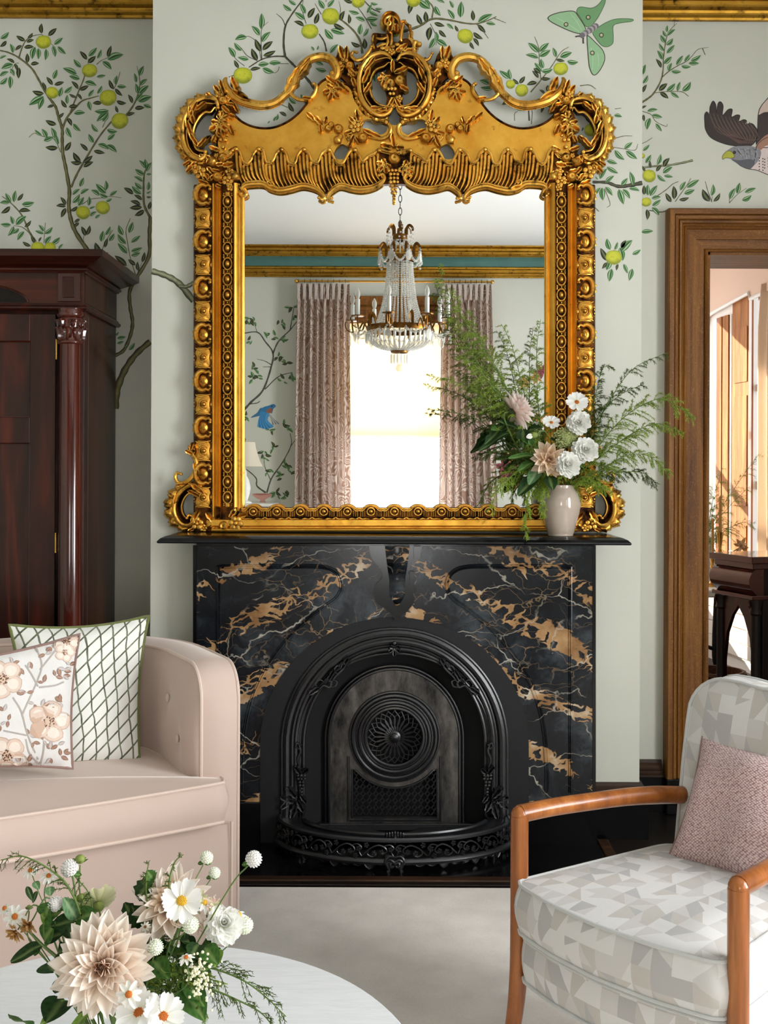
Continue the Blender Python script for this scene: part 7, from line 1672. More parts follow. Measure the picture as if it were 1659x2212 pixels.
def plume(name, label, P, nb, bl, seed, col, group=None, dens=22, spread=1.0, nl=.010, start=.18, droop=.35, cat='foliage', wd=.0006):
    """feathery stem: side sprays clothed in hair-fine needles"""
    r = np.random.default_rng(seed); S = catmull([tuple(p) for p in P], 10); t = thing(name, label, cat, tuple(S[0]), group)
    stem(t, P, [.0022, .0018, .0008], STEM_M)
    S = resample(S, 200); V = []; C = []; tw = []
    for k in range(nb):
        u = start + (1 - start) * (k + r.random()) / nb; i = int(u * 198); p = S[i]; d = S[min(199, i + 3)] - S[max(0, i - 3)]; d /= np.linalg.norm(d)
        q = r.normal(size=3); q[1] *= .7; q -= d * q.dot(d); q /= np.linalg.norm(q)
        ln = bl * (1 - .75 * max(0, (u - .45) / .55)) * r.uniform(.55, 1.1) * min(1, .4 + (u - start) * 3); e = d * .75 + q * .75 * spread; e /= np.linalg.norm(e)
        n = 9; B = np.array([p + e * ln * w + np.array((0, 0, -droop * ln * w * w)) + q * .05 * ln * math.sin(5 * w + k) for w in np.linspace(0, 1, n)])
        tw.append(B)
        m = max(10, int(dens * ln / bl * 3.2))
        for _ in range(m):
            w = r.random() ** .8; a = B[int(w * (n - 1.01))]; b2 = B[int(w * (n - 1.01)) + 1]; x = a + (b2 - a) * r.random(); g = (b2 - a) / max(1e-6, np.linalg.norm(b2 - a))
            h = r.normal(size=3); h /= np.linalg.norm(h); h = g * .8 + h * .8; h /= np.linalg.norm(h); L = nl * r.uniform(.5, 1.3); s = np.cross(h, r.normal(size=3)); s /= np.linalg.norm(s); s *= wd
            c = np.array(lin(col[r.integers(len(col))])); y = x + h * L + np.array((0, 0, -.2 * L))
            V += [x - s, x + s, y + s * .6, y - s * .6]; C += [c] * 4
    f = MB(); f.add(np.array(V), [(4 * i, 4 * i + 1, 4 * i + 2, 4 * i + 3) for i in range(len(V) // 4)], np.array(C))
    for B in tw: f.add(*tube(B[::2], [.0007, .0004], 4), col=np.array(lin(col[0])))
    part('fronds', f, M['leaf'], t, smooth=False, colors=True, kind='stuff', fix=False); return t
G1 = ((118, 142, 48), (146, 170, 66), (100, 124, 40), (168, 190, 88)); G2 = ((72, 92, 34), (92, 112, 44), (58, 74, 30)); G3 = ((146, 172, 60), (168, 192, 80), (124, 150, 50))

# ------------------------------------------------------------------ bouquet on the mantel shelf
VX = at(1211, 1160, 4.20).x; VZ = ZS + .0005
vz = thing('vase', 'greige glazed ceramic vase on the mantel shelf before the mirror', 'vase', (VX, 4.20, VZ))
pr = [(.0, 0), (.046, 0), (.048, .004), (.047, .008), (.050, .012), (.060, .05), (.070, .085), (.0755, .115), (.0745, .140), (.066, .165), (.055, .178), (.0525, .184), (.054, .190), (.0535, .1925), (.049, .1925), (.047, .186), (.050, .176), (.060, .160), (.068, .135), (.068, .11), (.05, .03), (0, .02)]
part('body', MB().add(*lathe([(r, VZ + z) for r, z in pr], (VX, 4.20, 0), 48)), M['vase'], vz, sharp=180)
mouth = Vector((VX, 4.20, VZ + .175)); root = lambda k: Vector((VX + .022 * math.cos(k * 2.4), 4.20 + .022 * math.sin(k * 2.4), VZ + .05)); lip = lambda k, px: Vector((VX + max(-.032, min(.032, (px - 1211) * .0006)), 4.20 + .02 * math.sin(k * 2.4), VZ + .195))
FG = 'feathery green plumes in the mantel vase'
PL = [([(1140, 930), (1030, 780), (985, 680), (944, 572)], 4.17, 70, .115, G1, 1), ([(1130, 910), (1050, 760), (1000, 690), (985, 628)], 4.13, 64, .11, G1, 2), ([(1125, 900), (1070, 790), (1030, 720), (1018, 668)], 4.19, 60, .10, G1, 3), ([(1110, 930), (1030, 850), (975, 822), (925, 812)], 4.12, 46, .075, G1, 4), ([(1100, 960), (1030, 905), (970, 890), (922, 884)], 4.20, 30, .06, G2, 5),
      ([(1150, 920), (1125, 820), (1105, 745), (1083, 700)], 4.25, 54, .10, G1, 6), ([(1165, 900), (1160, 800), (1160, 745), (1168, 690)], 4.24, 50, .09, G1, 7), ([(1130, 1020), (1090, 1040), (1072, 1066), (1060, 1102)], 4.10, 40, .08, G3, 8), ([(1160, 1040), (1142, 1070), (1136, 1110), (1134, 1160)], 4.08, 34, .05, G3, 9), ([(1185, 1035), (1172, 1062), (1170, 1090), (1176, 1118)], 4.09, 34, .05, G3, 10),
      ([(1260, 960), (1285, 860), (1300, 800), (1318, 786)], 4.16, 56, .09, G2, 11), ([(1270, 960), (1320, 860), (1370, 795), (1440, 762)], 4.12, 30, .085, G2, 12), ([(1280, 980), (1350, 900), (1430, 862), (1500, 905)], 4.10, 66, .10, G1, 13), ([(1280, 1000), (1360, 940), (1420, 915), (1478, 935)], 4.16, 60, .09, G1, 14), ([(1290, 1020), (1350, 985), (1400, 985), (1446, 1022)], 4.14, 56, .08, G1, 15), ([(1290, 1030), (1340, 1020), (1390, 1022), (1420, 1048)], 4.20, 44, .075, G2, 16), ([(1270, 940), (1310, 880), (1345, 850), (1390, 830)], 4.18, 46, .085, G2, 17), ([(1160, 1010), (1110, 980), (1070, 975), (1040, 985)], 4.14, 36, .06, G2, 18), ([(1135, 930), (1075, 850), (1035, 800), (1000, 770)], 4.09, 60, .10, G1, 19), ([(1240, 1045), (1270, 1042), (1300, 1052), (1320, 1066)], 4.12, 30, .06, G3, 20)]
PLAB = ['tallest feathery plume, its tip crossing the mirrored curtain top', 'feathery plume beside the tallest one, before the chandelier arm', 'feathery plume third from the left, before the right curtain', 'feathery plume arching left below the chandelier', 'thin dark airy plume farthest left, before the bright window', 'feathery plume rising straight before the mirrored wall', 'upright feathery plume nearest the right stile inside the mirror', 'green plume drooping left over the bottom rail of the frame', 'narrow green plume hanging lowest in front of the bottom rail', 'short green plume spilling over the vase lip', 'dense dark plume climbing the right stile of the frame', 'sparse dark plume with the highest tip right of the frame', 'longest right-hand plume, bending down across the door casing', 'right-hand plume reaching the door casing below the longest one', 'right-hand plume with its tip at mid height on the wall', 'lowest right-hand plume above the frame scroll', 'dark plume between the sparse one and the white dahlias', 'short dark plume behind the left leaves', 'full green plume leaning left above the blush dahlia', 'short green plume low on the right above the vase']
for P, Y, nb, bl, col, k in PL:
    px = P[0][0]
    plume('fern_plume', PLAB[k - 1], [root(k), lip(k, px)] + [at(x, y, 4.20 + (Y - 4.20) * min(1, (i + 1) / 2.5)) for i, (x, y) in enumerate(P)], int(nb * 1.25), bl, k, col, FG, 44, start=.30 if k not in (8, 9, 10, 20) else .22)
r1 = random.Random(4)
def st(t, c, axis, k, px, r=.0024, mat=None):
    c = Vector(c); a = Vector(axis).normalized(); stem(t, [root(k), lip(k, px), c * .45 + lip(k, px) * .55 - a * .05 + Vector((0, .02, 0)), c - a * .05, c - a * .004], [r, r, r * .9], mat)
c = at(1112, 888, 4.13); a = (.75, .25, .42)
t = bloom('dahlia', 'blush dahlia seen from behind, highest and leftmost in the mantel bouquet', c, a, [('pink', 16, .078, -12, -.004), ('pink', 16, .076, 2, 0), ('pink', 15, .072, 16, .003), ('pink', 14, .064, 30, .006), ('pink', 12, .054, 44, .008), ('pink', 10, .042, 58, .010), ('dahlia_in', 10, .03, 72, .012)], r1)
st(t, c, a, 1, 1150, .003)
f = MB()
for k in range(9): q = k * .698; d = Vector(a).normalized(); F3 = frame_to(a).to_3x3(); f.add(*ball(c - d * .010 + F3 @ Vector((.012 * math.cos(q), .012 * math.sin(q), -.004)), (.006, .006, .012), 6, 4, F3))
part('calyx', f, STEM_D, t)
for b, e, w, kd in (((1096, 915), (1046, 955), .05, 'dark'), ((1120, 930), (1080, 905), .045, 'dark'), ((1130, 925), (1130, 965), .05, 'dark'), ((1100, 935), (1034, 968), .04, 'dark'), ((1135, 935), (1168, 920), .055, 'dark'), ((1128, 940), (1150, 962), .045, 'mid'), ((1090, 930), (1062, 925), .045, 'mid')): leaf(t, at(*b, 4.15), at(*e, 4.11), w, kd, teeth=1)
c = at(1186, 992, 4.10); a = (-.15, -.85, -.10)
t = bloom('dahlia', 'peach dahlia with loose ragged petals low in the mantel bouquet', c, a, [('peach', 11, .074, 2, 0), ('peach', 10, .070, 20, .004), ('peach', 9, .060, 36, .008), ('peach', 8, .046, 52, .010), ('dahlia_in', 9, .028, 66, .012)], r1, jit=.3)
heart(Vector(c) + Vector(a).normalized() * .012, a, .009, HEART['brown'], t, .8); st(t, c, a, 2, 1190, .003)
for b, e, w, kd in (((1165, 1012), (1142, 1044), .05, 'blue'), ((1160, 1030), (1118, 1066), .06, 'dark'), ((1185, 1028), (1195, 1056), .05, 'dark'), ((1150, 1000), (1120, 1014), .04, 'mid'), ((1150, 985), (1100, 985), .035, 'mid')): leaf(t, at(*b, 4.12), at(*e, 4.08), w, kd)
for i, (x, y, r, Y, nm) in enumerate(((1249, 914, .046, 4.12, 'upper'), (1264, 973, .050, 4.11, 'lower right'), (1225, 1005, .050, 4.07, 'lowest'))):
    c = at(x, y, Y); a = (.05 + .12 * (i - 1), -.95, .25)
    t = bloom('pompon_dahlia', 'white pompon dahlia, ' + {'upper': 'upper one under the cosmos in the mantel bouquet', 'lower right': 'one beside the right-hand ferns of the mantel bouquet', 'lowest': 'lowest one just above the mantel vase'}[nm], c, a, [('white', 16, r * .9, -16, -.004), ('white', 17, r, -2, 0), ('white', 17, r * .94, 14, .003), ('white', 16, r * .82, 30, .007), ('white', 14, r * .66, 46, .010), ('white', 11, r * .46, 60, .013), ('white', 8, r * .28, 74, .015)], r1, 'white pompon dahlias on the mantel')
    st(t, c, a, 3 + i, x)
for i, (x, y, r, Y, a, lb) in enumerate(((1246, 869, .044, 4.12, (.05, -.85, .5), 'white cosmos with yellow heart at the top of the mantel bouquet'), (1191, 913, .033, 4.11, (-.05, -.8, .6), 'small white cosmos before the gilt frame in the mantel bouquet'))):
    c = at(x, y, Y); t = bloom('cosmos', lb, c, a, [('cosmos', 8, r, 6, 0)], r1, jit=.06); heart(c, a, r * .2, HEART['orange'], t); st(t, c, a, 6 + i, x, .0014)
c = at(1154, 940, 4.09); a = (-.75, -.3, -.2)
t = bloom('dahlia_bud', 'half open striped dahlia bud in the mantel bouquet', c, a, [('white', 9, .030, 76, 0), ('pink', 7, .026, 82, .002)], r1, cat='flower bud', jit=.05); part('calyx', MB().add(*ball(c, (.012, .012, .014), 10, 7, frame_to(a))), HEART['green'], t); st(t, c, a, 8, 1180)
c = at(1222, 946, 4.14); t = thing('sedum', 'pale green sedum head among the white flowers', 'flower', tuple(c)); st(t, c, (0, -.4, 1), 9, 1215)
f = MB()
for k in range(130):
    q = Vector((r1.gauss(0, 1), -abs(r1.gauss(0, 1)), r1.gauss(0, 1))); q.normalize(); g_ = r1.uniform(.55, 1.12); p = c + Vector((q.x * .042 * g_, q.y * .022 - .004, q.z * .040 * g_))
    for j in range(4): an = j * 1.57 + k; f.add(*ball(p + Vector((.006 * math.cos(an), -.002, .006 * math.sin(an))), (.0046, .0025, .0034), 5, 4))
part('florets', f, plain('sedum_florets', (158, 164, 104), .6, c2=(106, 120, 62), scale=70), t, kind='stuff')
for b, e, w, kd in (((1215, 960), (1190, 945), .035, 'dark'), ((1240, 990), (1262, 1010), .03, 'mid')): leaf(t, at(*b, 4.17), at(*e, 4.13), w, kd)

# ------------------------------------------------------------------ bowl of flowers on the white table
BX, BY = at(268, 2200, 1.86).x, 1.86
bw = thing('bowl', 'white ceramic bowl of flowers on the round white table', 'bowl', (BX, BY, TZ))
pr = [(0, 0), (.045, 0), (.047, .006), (.062, .03), (.078, .06), (.084, .088), (.083, .091), (.079, .088), (.072, .06), (.055, .03), (0, .02)]
part('body', MB().add(*lathe([(r, TZ + .001 + z) for r, z in pr], (BX, BY, 0), 48)), M['white_glaze'], bw, sharp=180)
root2 = lambda k: Vector((BX + .035 * math.cos(k * 2.4), BY + .035 * math.sin(k * 2.4), TZ + .035))
def lip2(c, k): d = Vector((c[0] - BX, c[1] - BY, 0)); d = d.normalized() * min(.062, d.length * .5) if d.length > 1e-4 else d; return Vector((BX + d.x, BY + d.y, TZ + .098))
def st2(t, c, axis, k, r=.002, mat=None): c = Vector(c); a = Vector(axis).normalized(); l = lip2(c, k); g = c - a * min(.05, (c - l).length * .4); stem(t, [root2(k), l, l * .5 + g * .5 + Vector((0, 0, .01)), g, c - a * .003], [r, r, r * .8], mat)
D = lambda x, y, Y: at(x, y, Y)
c = D(226, 2086, 1.74); a = (.12, -.93, .34)
t = bloom('dahlia', 'huge blush dahlia with pointed petals, largest in the table bouquet', c, a, [('dahlia', 15, .080, -14, -.006), ('dahlia', 16, .080, -3, -.002), ('dahlia', 15, .077, 8, .003), ('dahlia', 15, .070, 19, .007), ('dahlia', 14, .060, 31, .010), ('dahlia', 12, .049, 43, .013), ('dahlia_in', 13, .037, 54, .015), ('dahlia_in', 12, .027, 64, .017), ('dahlia_in', 9, .018, 74, .018)], r1, jit=.15)
heart(c + Vector(a).normalized() * .017, a, .008, HEART['brown'], t, .6, 24); st2(t, c, a, 1, .004)
stem(t, [root2(7), lip2(D(120, 2200, 1.74), 0), D(120, 2222, 1.76), D(60, 2221, 1.78)], .0016)
for b, e, w, kd in (((150, 2120), (118, 2135), .03, 'dark'), ((140, 2160), (100, 2200), .05, 'dark'), ((150, 2165), (90, 2205), .022, 'light'), ((190, 2190), (150, 2225), .018, 'light'), ((60, 2220), (25, 2185), .035, 'mid'), ((240, 2170), (262, 2110), .012, 'mid')): leaf(t, D(*b, 1.78), D(*e, 1.72), w, kd)
c = D(372, 1962, 1.86); a = (-.10, -.45, .55)
t = bloom('dahlia', 'cream dahlia with raised back petals behind the white cosmos', c, a, [('dahlia', 13, .070, 4, 0), ('dahlia', 13, .066, 18, .004), ('dahlia', 13, .054, 32, .007), ('peach', 12, .040, 46, .010), ('peach', 10, .028, 60, .012), ('peach', 8, .018, 72, .013)], r1, jit=.16)
st2(t, c, a, 2, .003)
for b, e, w, kd in (((312, 2000), (286, 1958), .04, 'dark'), ((300, 1945), (326, 1890), .032, 'dark'), ((330, 1900), (318, 1880), .02, 'mid'), ((318, 1910), (336, 1886), .02, 'mid'), ((290, 1990), (270, 1950), .03, 'dark')): leaf(t, D(*b, 1.86), D(*e, 1.86), w, kd, teeth=1)
c = D(392, 1946, 1.77); a = (.15, -.85, .45)
t = bloom('cosmos', 'white cosmos with golden heart in front of the cream dahlia', c, a, [('cosmos', 8, .034, 8, 0)], r1, jit=.08); heart(c, a, .0085, HEART['yellow'], t, .5); st2(t, c, a, 3, .0014)
c = D(484, 1998, 1.82); a = (.15, -.75, .5)
t = bloom('zinnia', 'cream white ball-shaped zinnia at the right of the table bouquet', c, a, [('white', 16, .027, -38, -.010), ('white', 17, .030, -20, -.006), ('white', 17, .031, -2, -.001), ('white', 16, .029, 16, .004), ('white', 14, .025, 34, .009), ('white', 12, .019, 50, .013), ('white', 8, .012, 66, .016)], r1, jit=.1)
st2(t, c, a, 4)
for b, e, w, kd in (((440, 2045), (468, 2078), .032, 'mid'), ((470, 2050), (464, 2085), .022, 'light'), ((430, 2040), (412, 2062), .03, 'dark'), ((330, 2075), (362, 2110), .035, 'mid'), ((370, 2110), (352, 2088), .03, 'light'), ((395, 2120), (440, 2200), .045, 'mid'), ((400, 2115), (440, 2170), .03, 'mid'), ((350, 2160), (340, 2185), .03, 'dark')): leaf(t, D(*b, 1.80), D(*e, 1.76), w, kd)
GA = 'white globe amaranths in the table bouquet'
r2 = random.Random(12)
for i, (x, y, r, Y, bx_, lb) in enumerate(((150, 1876, .0135, 1.84, 0, 'white globe amaranth on a pale stem above the big dahlia'), (446, 1853, .0105, 1.9, 0, 'pale globe amaranth on a thin stem above the cream dahlia'), (463, 1886, .0095, 1.92, 0, 'pale globe amaranth drooping below its taller neighbour'), (548, 1856, .0125, 1.78, 0, 'white globe amaranth on a long slanting stem against the black hearth'), (411, 1998, .0125, 1.76, 0, 'white globe amaranth between the cosmos and the zinnia'), (336, 2046, .0115, 1.74, 0, 'white globe amaranth touching the right of the big dahlia'), (120, 1953, .0115, 1.8, 0, 'white globe amaranth among the left leaves of the table bouquet'), (528, 1999, .0135, 1.86, 0, 'white globe amaranth half behind the zinnia'))):
    c = D(x, y, Y); t = thing('globe_amaranth', lb, 'flower', tuple(c), GA); a = (c - D(320, 2120, 1.84)).normalized()
    f = MB(); F3 = frame_to(a).to_3x3(); f.add(*ball(c, (r * .9, r * .9, r), 12, 8, F3))
    for k in range(90):
        z = 1 - 1.8 * (k + .5) / 90; an = k * 2.39996; q = Vector((math.sqrt(max(0, 1 - z * z)) * math.cos(an), math.sqrt(max(0, 1 - z * z)) * math.sin(an), z)); p = c + F3 @ (q * r * .96)
        f.add(*ball(p, (r * .14, r * .10, r * .20), 5, 4, frame_to(F3 @ (q + Vector((0, 0, .8))))))
    part('head', f, M['white_cloth'] if i % 3 == 0 else plain('amaranth_head', (232, 234, 220), .7, c2=(214, 220, 198), scale=80), t)
    for s in (-1, 1): leaf(t, c - a * r * .9, c - a * r * .7 + Vector((s * r * 1.1, 0, -.2 * r)), r * .9, 'mid')
    st2(t, c - a * r * .9, a, 20 + i, .0013)
DG = 'small white daisies in the table bouquet'
for i, (x, y, r, Y, a, hc, lb) in enumerate(((66, 1880, .017, 1.86, (-.2, -.3, .9), 'orange', 'small white daisy at the upper left with drooping petals'), (105, 1892, .016, 1.84, (.2, -.3, .9), 'orange', 'small white daisy right of the uppermost daisy'), (10, 1962, .015, 1.82, (-.4, -.4, .8), 'orange', 'small white daisy at the far left edge'), (32, 1980, .019, 1.80, (.1, -.8, .4), 'orange', 'small white daisy facing out above the straw coloured blooms'), (278, 2148, .021, 1.66, (.1, -.9, .4), 'orange', 'white daisy at the foot of the big dahlia'), (402, 2068, .014, 1.74, (0, -.3, .9), 'orange', 'tiny white daisy under the zinnia'), (514, 1976, .022, 1.86, (.2, -.2, .9), 'yellow', 'white daisy showing above the zinnia'), (314, 2002, .009, 1.80, (0, -.8, .3), 'brown', 'tiny white daisy between the two dahlias'), (442, 1950, .018, 1.84, (.5, -.3, .7), 'yellow', 'white daisy right of the cosmos'))):
    c = D(x, y, Y); t = bloom('daisy', lb, c, a, [('daisy', 9, r, -14, 0)], r2, DG, jit=.12); heart(c, a, r * .26, HEART[hc], t, .9, 20); st2(t, c, a, 30 + i, .0011)
for i, (x, y, a, lb) in enumerate(((300, 2188, (-.2, -.5, .7), 'open white cosmos drooping over the bowl rim'), (352, 2196, (.3, -.6, .6), 'white cosmos lying right of the bowl rim'))):
    c = D(x, y, 1.70); t = bloom('cosmos', lb, c, a, [('cosmos', 8, .036, 14, 0)], r2, jit=.15); heart(c, a, .008, HEART['orange'], t, .6); st2(t, c, a, 50 + i, .0014)
c = D(212, 1952, 1.86); a = (-.35, .75, .55)
t = bloom('cosmos', 'pale green cosmos seen from behind above the big dahlia', c, a, [('pale', 10, .034, 12, 0)], r2, jit=.08); part('calyx', MB().add(*ball(c - Vector(a) * .006, (.010, .010, .008), 10, 6, frame_to(a))), HEART['green'], t); st2(t, c, a, 52, .0018)
for i, (x, y) in enumerate(((36, 2012), (64, 1996))):
    c = D(x, y, 1.80); a = (-.3, -.5, -.4); t = bloom('strawflower', ('lower', 'upper')[i] + ' straw coloured faded bloom at the left of the table bouquet', c, a, [('straw', 10, .018, 0, 0), ('straw', 9, .016, 24, .002), ('straw', 7, .011, 46, .004)], r2, jit=.25); st2(t, c, a, 54 + i, .0016)
for i, (x, y, r) in enumerate(((173, 1856, .0085), (175, 1940, .008), (63, 1960, .0045))):
    c = D(x, y, 1.85); t = thing('flower_bud', ('round green bud on a tall stem above the big dahlia', 'round green bud beside the pale cosmos', 'small dark bud near the left daisies')[i], 'flower bud', tuple(c)); part('bud', MB().add(*ball(c, (r, r, r * .9), 12, 8)), HEART['green'], t)
    for k in range(6): leaf(t, c - Vector((0, 0, r * .8)), c + Vector((r * 1.5 * math.cos(k), r * 1.5 * math.sin(k), .1 * r)), r * .5, 'mid', name='sepal')
    st2(t, c - Vector((0, 0, r * .8)), (0, 0, 1), 60 + i, .0014)
# leafy sprig at the left and feathery sprays
t = thing('leafy_sprig', 'leafy green sprig at the left of the table bouquet', 'foliage', tuple(D(180, 2090, 1.80)))
stem(t, [root2(70), lip2(D(150, 2100, 1.8), 0), D(140, 2090, 1.80), D(90, 2040, 1.80), D(50, 1998, 1.80)], [.003, .003, .002], STEM_M)
stem(t, [D(100, 2050, 1.80), D(94, 2000, 1.80), D(98, 1970, 1.80), D(110, 1952, 1.8)], .0018, STEM_M)
for b, e, w, kd in (((92, 2042), (20, 2075), .026, 'dark'), ((84, 2046), (74, 2064), .012, 'mid'), ((96, 2035), (116, 1992), .036, 'mid'), ((100, 2030), (140, 2010), .03, 'dark'), ((124, 2060), (140, 2050), .03, 'dark'), ((110, 2076), (118, 2100), .05, 'dark'), ((98, 1985), (104, 1952), .034, 'mid'), ((100, 1982), (130, 1968), .036, 'mid'), ((100, 1990), (90, 1975), .02, 'light'), ((165, 1988), (206, 1968), .032, 'mid'), ((160, 1990), (110, 1998), .03, 'dark'), ((160, 1995), (150, 2030), .045, 'dark'), ((165, 1985), (140, 1940), .026, 'blue'), ((150, 2030), (170, 2000), .03, 'mid'), ((170, 2010), (185, 1990), .04, 'dark'), ((58, 1915), (70, 1945), .010, 'dark'), ((80, 1925), (70, 1950), .008, 'dark'), ((74, 1905), (84, 1920), .012, 'blue'), ((108, 1915), (108, 1935), .016, 'blue')): leaf(t, D(*b, 1.80), D(*e, 1.79), w, kd)
stem(t, [D(162, 1990, 1.80), D(164, 1950, 1.81), D(158, 1900, 1.83), D(152, 1886, 1.84)], .0016, STEM_M, 'pale_stem')
for k, (P, nb, bl, col, lb) in enumerate((([(180, 2000), (150, 1920), (110, 1880), (50, 1850), (2, 1858)], 42, .055, G2, 'dark feathery spray arching to the left over the sofa'), ([(390, 2090), (450, 2090), (520, 2115), (570, 2150), (618, 2196)], 46, .06, G2, 'dark feathery spray trailing right across the white table'), ([(390, 2100), (440, 2130), (490, 2150), (560, 2185), (596, 2225)], 40, .05, G2, 'lower dark feathery spray on the white table'), ([(320, 2120), (350, 2100), (390, 2100), (440, 2110), (480, 2125)], 60, .05, G1, 'soft green feathery spray beside the big dahlia'), ([(330, 2130), (370, 2140), (410, 2150), (440, 2180), (450, 2200)], 44, .045, G1, 'soft green spray below the zinnia'), ([(330, 2010), (318, 1960), (316, 1900), (322, 1860)], 26, .035, G2, 'airy dark sprig rising between the dahlias'), ([(360, 1960), (366, 1900), (378, 1862), (396, 1846)], 22, .03, G2, 'airy dark sprig rising behind the cream dahlia'))):
    Y0 = 1.80 if k < 4 else 1.84
    plume('feathery_spray', lb, [root2(80 + k), lip2(D(*P[0], Y0), 0)] + [D(x, y, Y0 - (.06 if k in (1, 2, 4) else 0) * i / len(P)) for i, (x, y) in enumerate(P)], nb, bl, 200 + k, col, None, 16, nl=.006, start=.3)
t = thing('foliage_stem', 'dense green foliage filling the middle of the table bouquet', 'foliage', tuple(D(340, 2090, 1.86)))
for k in range(9):
    x, y = 250 + 24 * k, 2020 + 14 * (k % 3); Pk = [root2(95 + k), lip2(D(x, y, 1.88), 0), D(x * .5 + 150, y + 40, 1.88), D(x, y, 1.88)]; stem(t, Pk, .0016)
    for j in range(5):
        a = r2.uniform(0, 6.28); b = (x + r2.uniform(-14, 14), y + 12 * j + r2.uniform(0, 14)); l = r2.uniform(24, 44)
        leaf(t, D(*b, 1.87 - .01 * (j % 3)), D(b[0] + l * math.cos(a), b[1] + l * math.sin(a) * .8, 1.84 - .01 * (j % 3)), r2.uniform(.018, .032), ('dark', 'mid', 'dark', 'mid', 'blue')[j])
t = thing('hydrangea', 'faded pink and cream hydrangea florets left of the zinnia', 'flower', tuple(D(446, 1970, 1.85))); st2(t, D(446, 1970, 1.85), (0, -.4, 1), 90)
for k in range(26):
    c = D(446 + r2.uniform(-24, 22), 1970 + r2.uniform(-34, 40), 1.85 + r2.uniform(-.02, .02)); q = ax(c, (r2.uniform(-.5, .5), -.8, r2.uniform(-.3, .6)))
    for j in range(4): link('petal', PET['pink' if k % 3 else 'pale'], t, q @ Matrix.Rotation(j * 1.571 + k, 4, 'Z') @ Matrix.Rotation(.2, 4, 'X') @ Matrix.Scale(.010, 4))
t = thing('white_filler_flower', 'cluster of tiny cream florets under the zinnia', 'flower', tuple(D(425, 2120, 1.76))); f = MB()
for k in range(110): f.add(*ball(D(430 + r2.gauss(0, 15), 2115 + r2.gauss(0, 24), 1.75 + r2.uniform(-.02, .02)), r2.uniform(.0018, .003), 5, 4))
part('florets', f, plain('cream_florets', (236, 232, 196), .7), t, kind='stuff'); st2(t, D(425, 2120, 1.76), (0, -.3, 1), 91)

# ------------------------------------------------------------------ beyond the doorway: cabinet, folding table and what stands on it
N0 = np.array((1.815, 5.60)); uS, vF = np.array((-.30, .954)), np.array((.954, .30))
def KW(a, b, z): p = N0 + uS * a + vF * b; return (p[0], p[1], z)
def kbox(a0, a1, b0, b1, z0, z1, b=.003): V, F = box(a0, a1, b0, b1, z0, z1, b); return [KW(*v) for v in V], F
kc = thing('cabinet', 'dark mahogany gothic cabinet with rolled moulding and arched end beyond the doorway', 'cabinet', KW(.15, .4, 0))
part('top', MB().add(*kbox(-.02, .36, -.02, .9, .985, 1.02)).add(*kbox(0, .34, 0, .88, .955, .985)), M['mahogany_red'], kc, smooth=False)
V = [KW(a, .012 - .045 * math.sin(math.pi * w) ** .7 * (1 if w < .75 else .8) + .012 * w, .955 - .135 * w) for a in np.linspace(-.005, .345, 3) for w in np.linspace(0, 1, 12)]
V += [KW(a, .06, z) for a in (-.005, .17, .345) for z in (.82, .955)]
part('rolled_moulding', MB().add(V, grid(3, 12) + [tuple(list(range(12)) + [36, 37]), tuple(list(range(24, 36)) + [40, 41])]), M['mahogany_red'], kc)
part('frieze_block', MB().add(*kbox(.0, .34, .05, .88, .822, .955)), M['black_wood'], kc, smooth=False)
part('under_fillet', MB().add(*kbox(-.01, .35, -.01, .88, .80, .822)), M['mahogany_red'], kc, smooth=False)
for a, b in ((.02, .03), (.32, .03), (.02, .85)):
    x, y, _ = KW(a, b, 0); part('corner_column', MB().add(*lathe([(.035, 0), (.035, .05), (.025, .07), (.023, .5), (.022, .72), (.03, .73), (.024, .75), (.034, .79), (.034, .80)], (x, y, 0), 12)), M['black_wood'], kc)
    V, F = lathe([(.001, .025), (.016, .02), (.020, .008), (.014, 0)], (0, 0, 0), 12); part('roundel', MB().add([tuple(Vector(KW(a, b, .775)) + Vector((v[1] * .3 - .03 - v[2] * .4, -.01 + v[1] * .3, v[0]))) for v in V], F), M['mahogany_red'], kc)
part('case', MB().add(*kbox(.03, .33, .30, .88, .02, .80)), M['black_wood'], kc, smooth=False)
part('front_panel', MB().add(*kbox(.0, .03, .06, .84, .02, .80)), M['black_wood'], kc, smooth=False)
ar_ = [(.045, .05), (.045, .45), (.07, .60), (.12, .70), (.17, .755), (.22, .70), (.27, .60), (.295, .45), (.295, .05)]
V, F = plate([(.03, .02), (.31, .02), (.31, .80), (.03, .80)], [ar_[::-1]], .03, .05); part('arched_end', MB().add([KW(v[0], v[2], v[1]) for v in V], F), M['mahogany'], kc, smooth=False)
ft = thing('folding_table', 'white folding table with black metal legs beyond the doorway', 'table', (1.8, 7.0, 0))
part('top', MB().add(*box(1.35, 2.07, 6.72, 7.5, .685, .73, .008)), M['radiator'], ft, smooth=False)
for y in (6.80, 7.42):
    part('leg', MB().add(*tube(catmull([(1.98, y, .69), (1.97, y, .40), (1.98, y, .26), (2.06, y, .02)], 5), .016, 8)), M['black_metal'], ft)
    part('brace', MB().add(*tube([(1.97, y, .36), (1.60, y, .50)], .012, 8)), M['black_metal'], ft)
part('crossbar', MB().add(*box(1.6, 2.03, 6.785, 6.815, .10, .135)), M['black_metal'], ft, smooth=False)
V, F, uv = curtain_mesh(1.86, 2.03, .001, .684, 7.62, 3, .02, 8, pleat=False); cl_ = thing('cloth', 'crumpled pale cloth hanging behind the white folding table', 'cloth', (1.95, 7.62, 0)); part('drape', MB().add(V, F), M['white_cloth'], cl_, sharp=180)
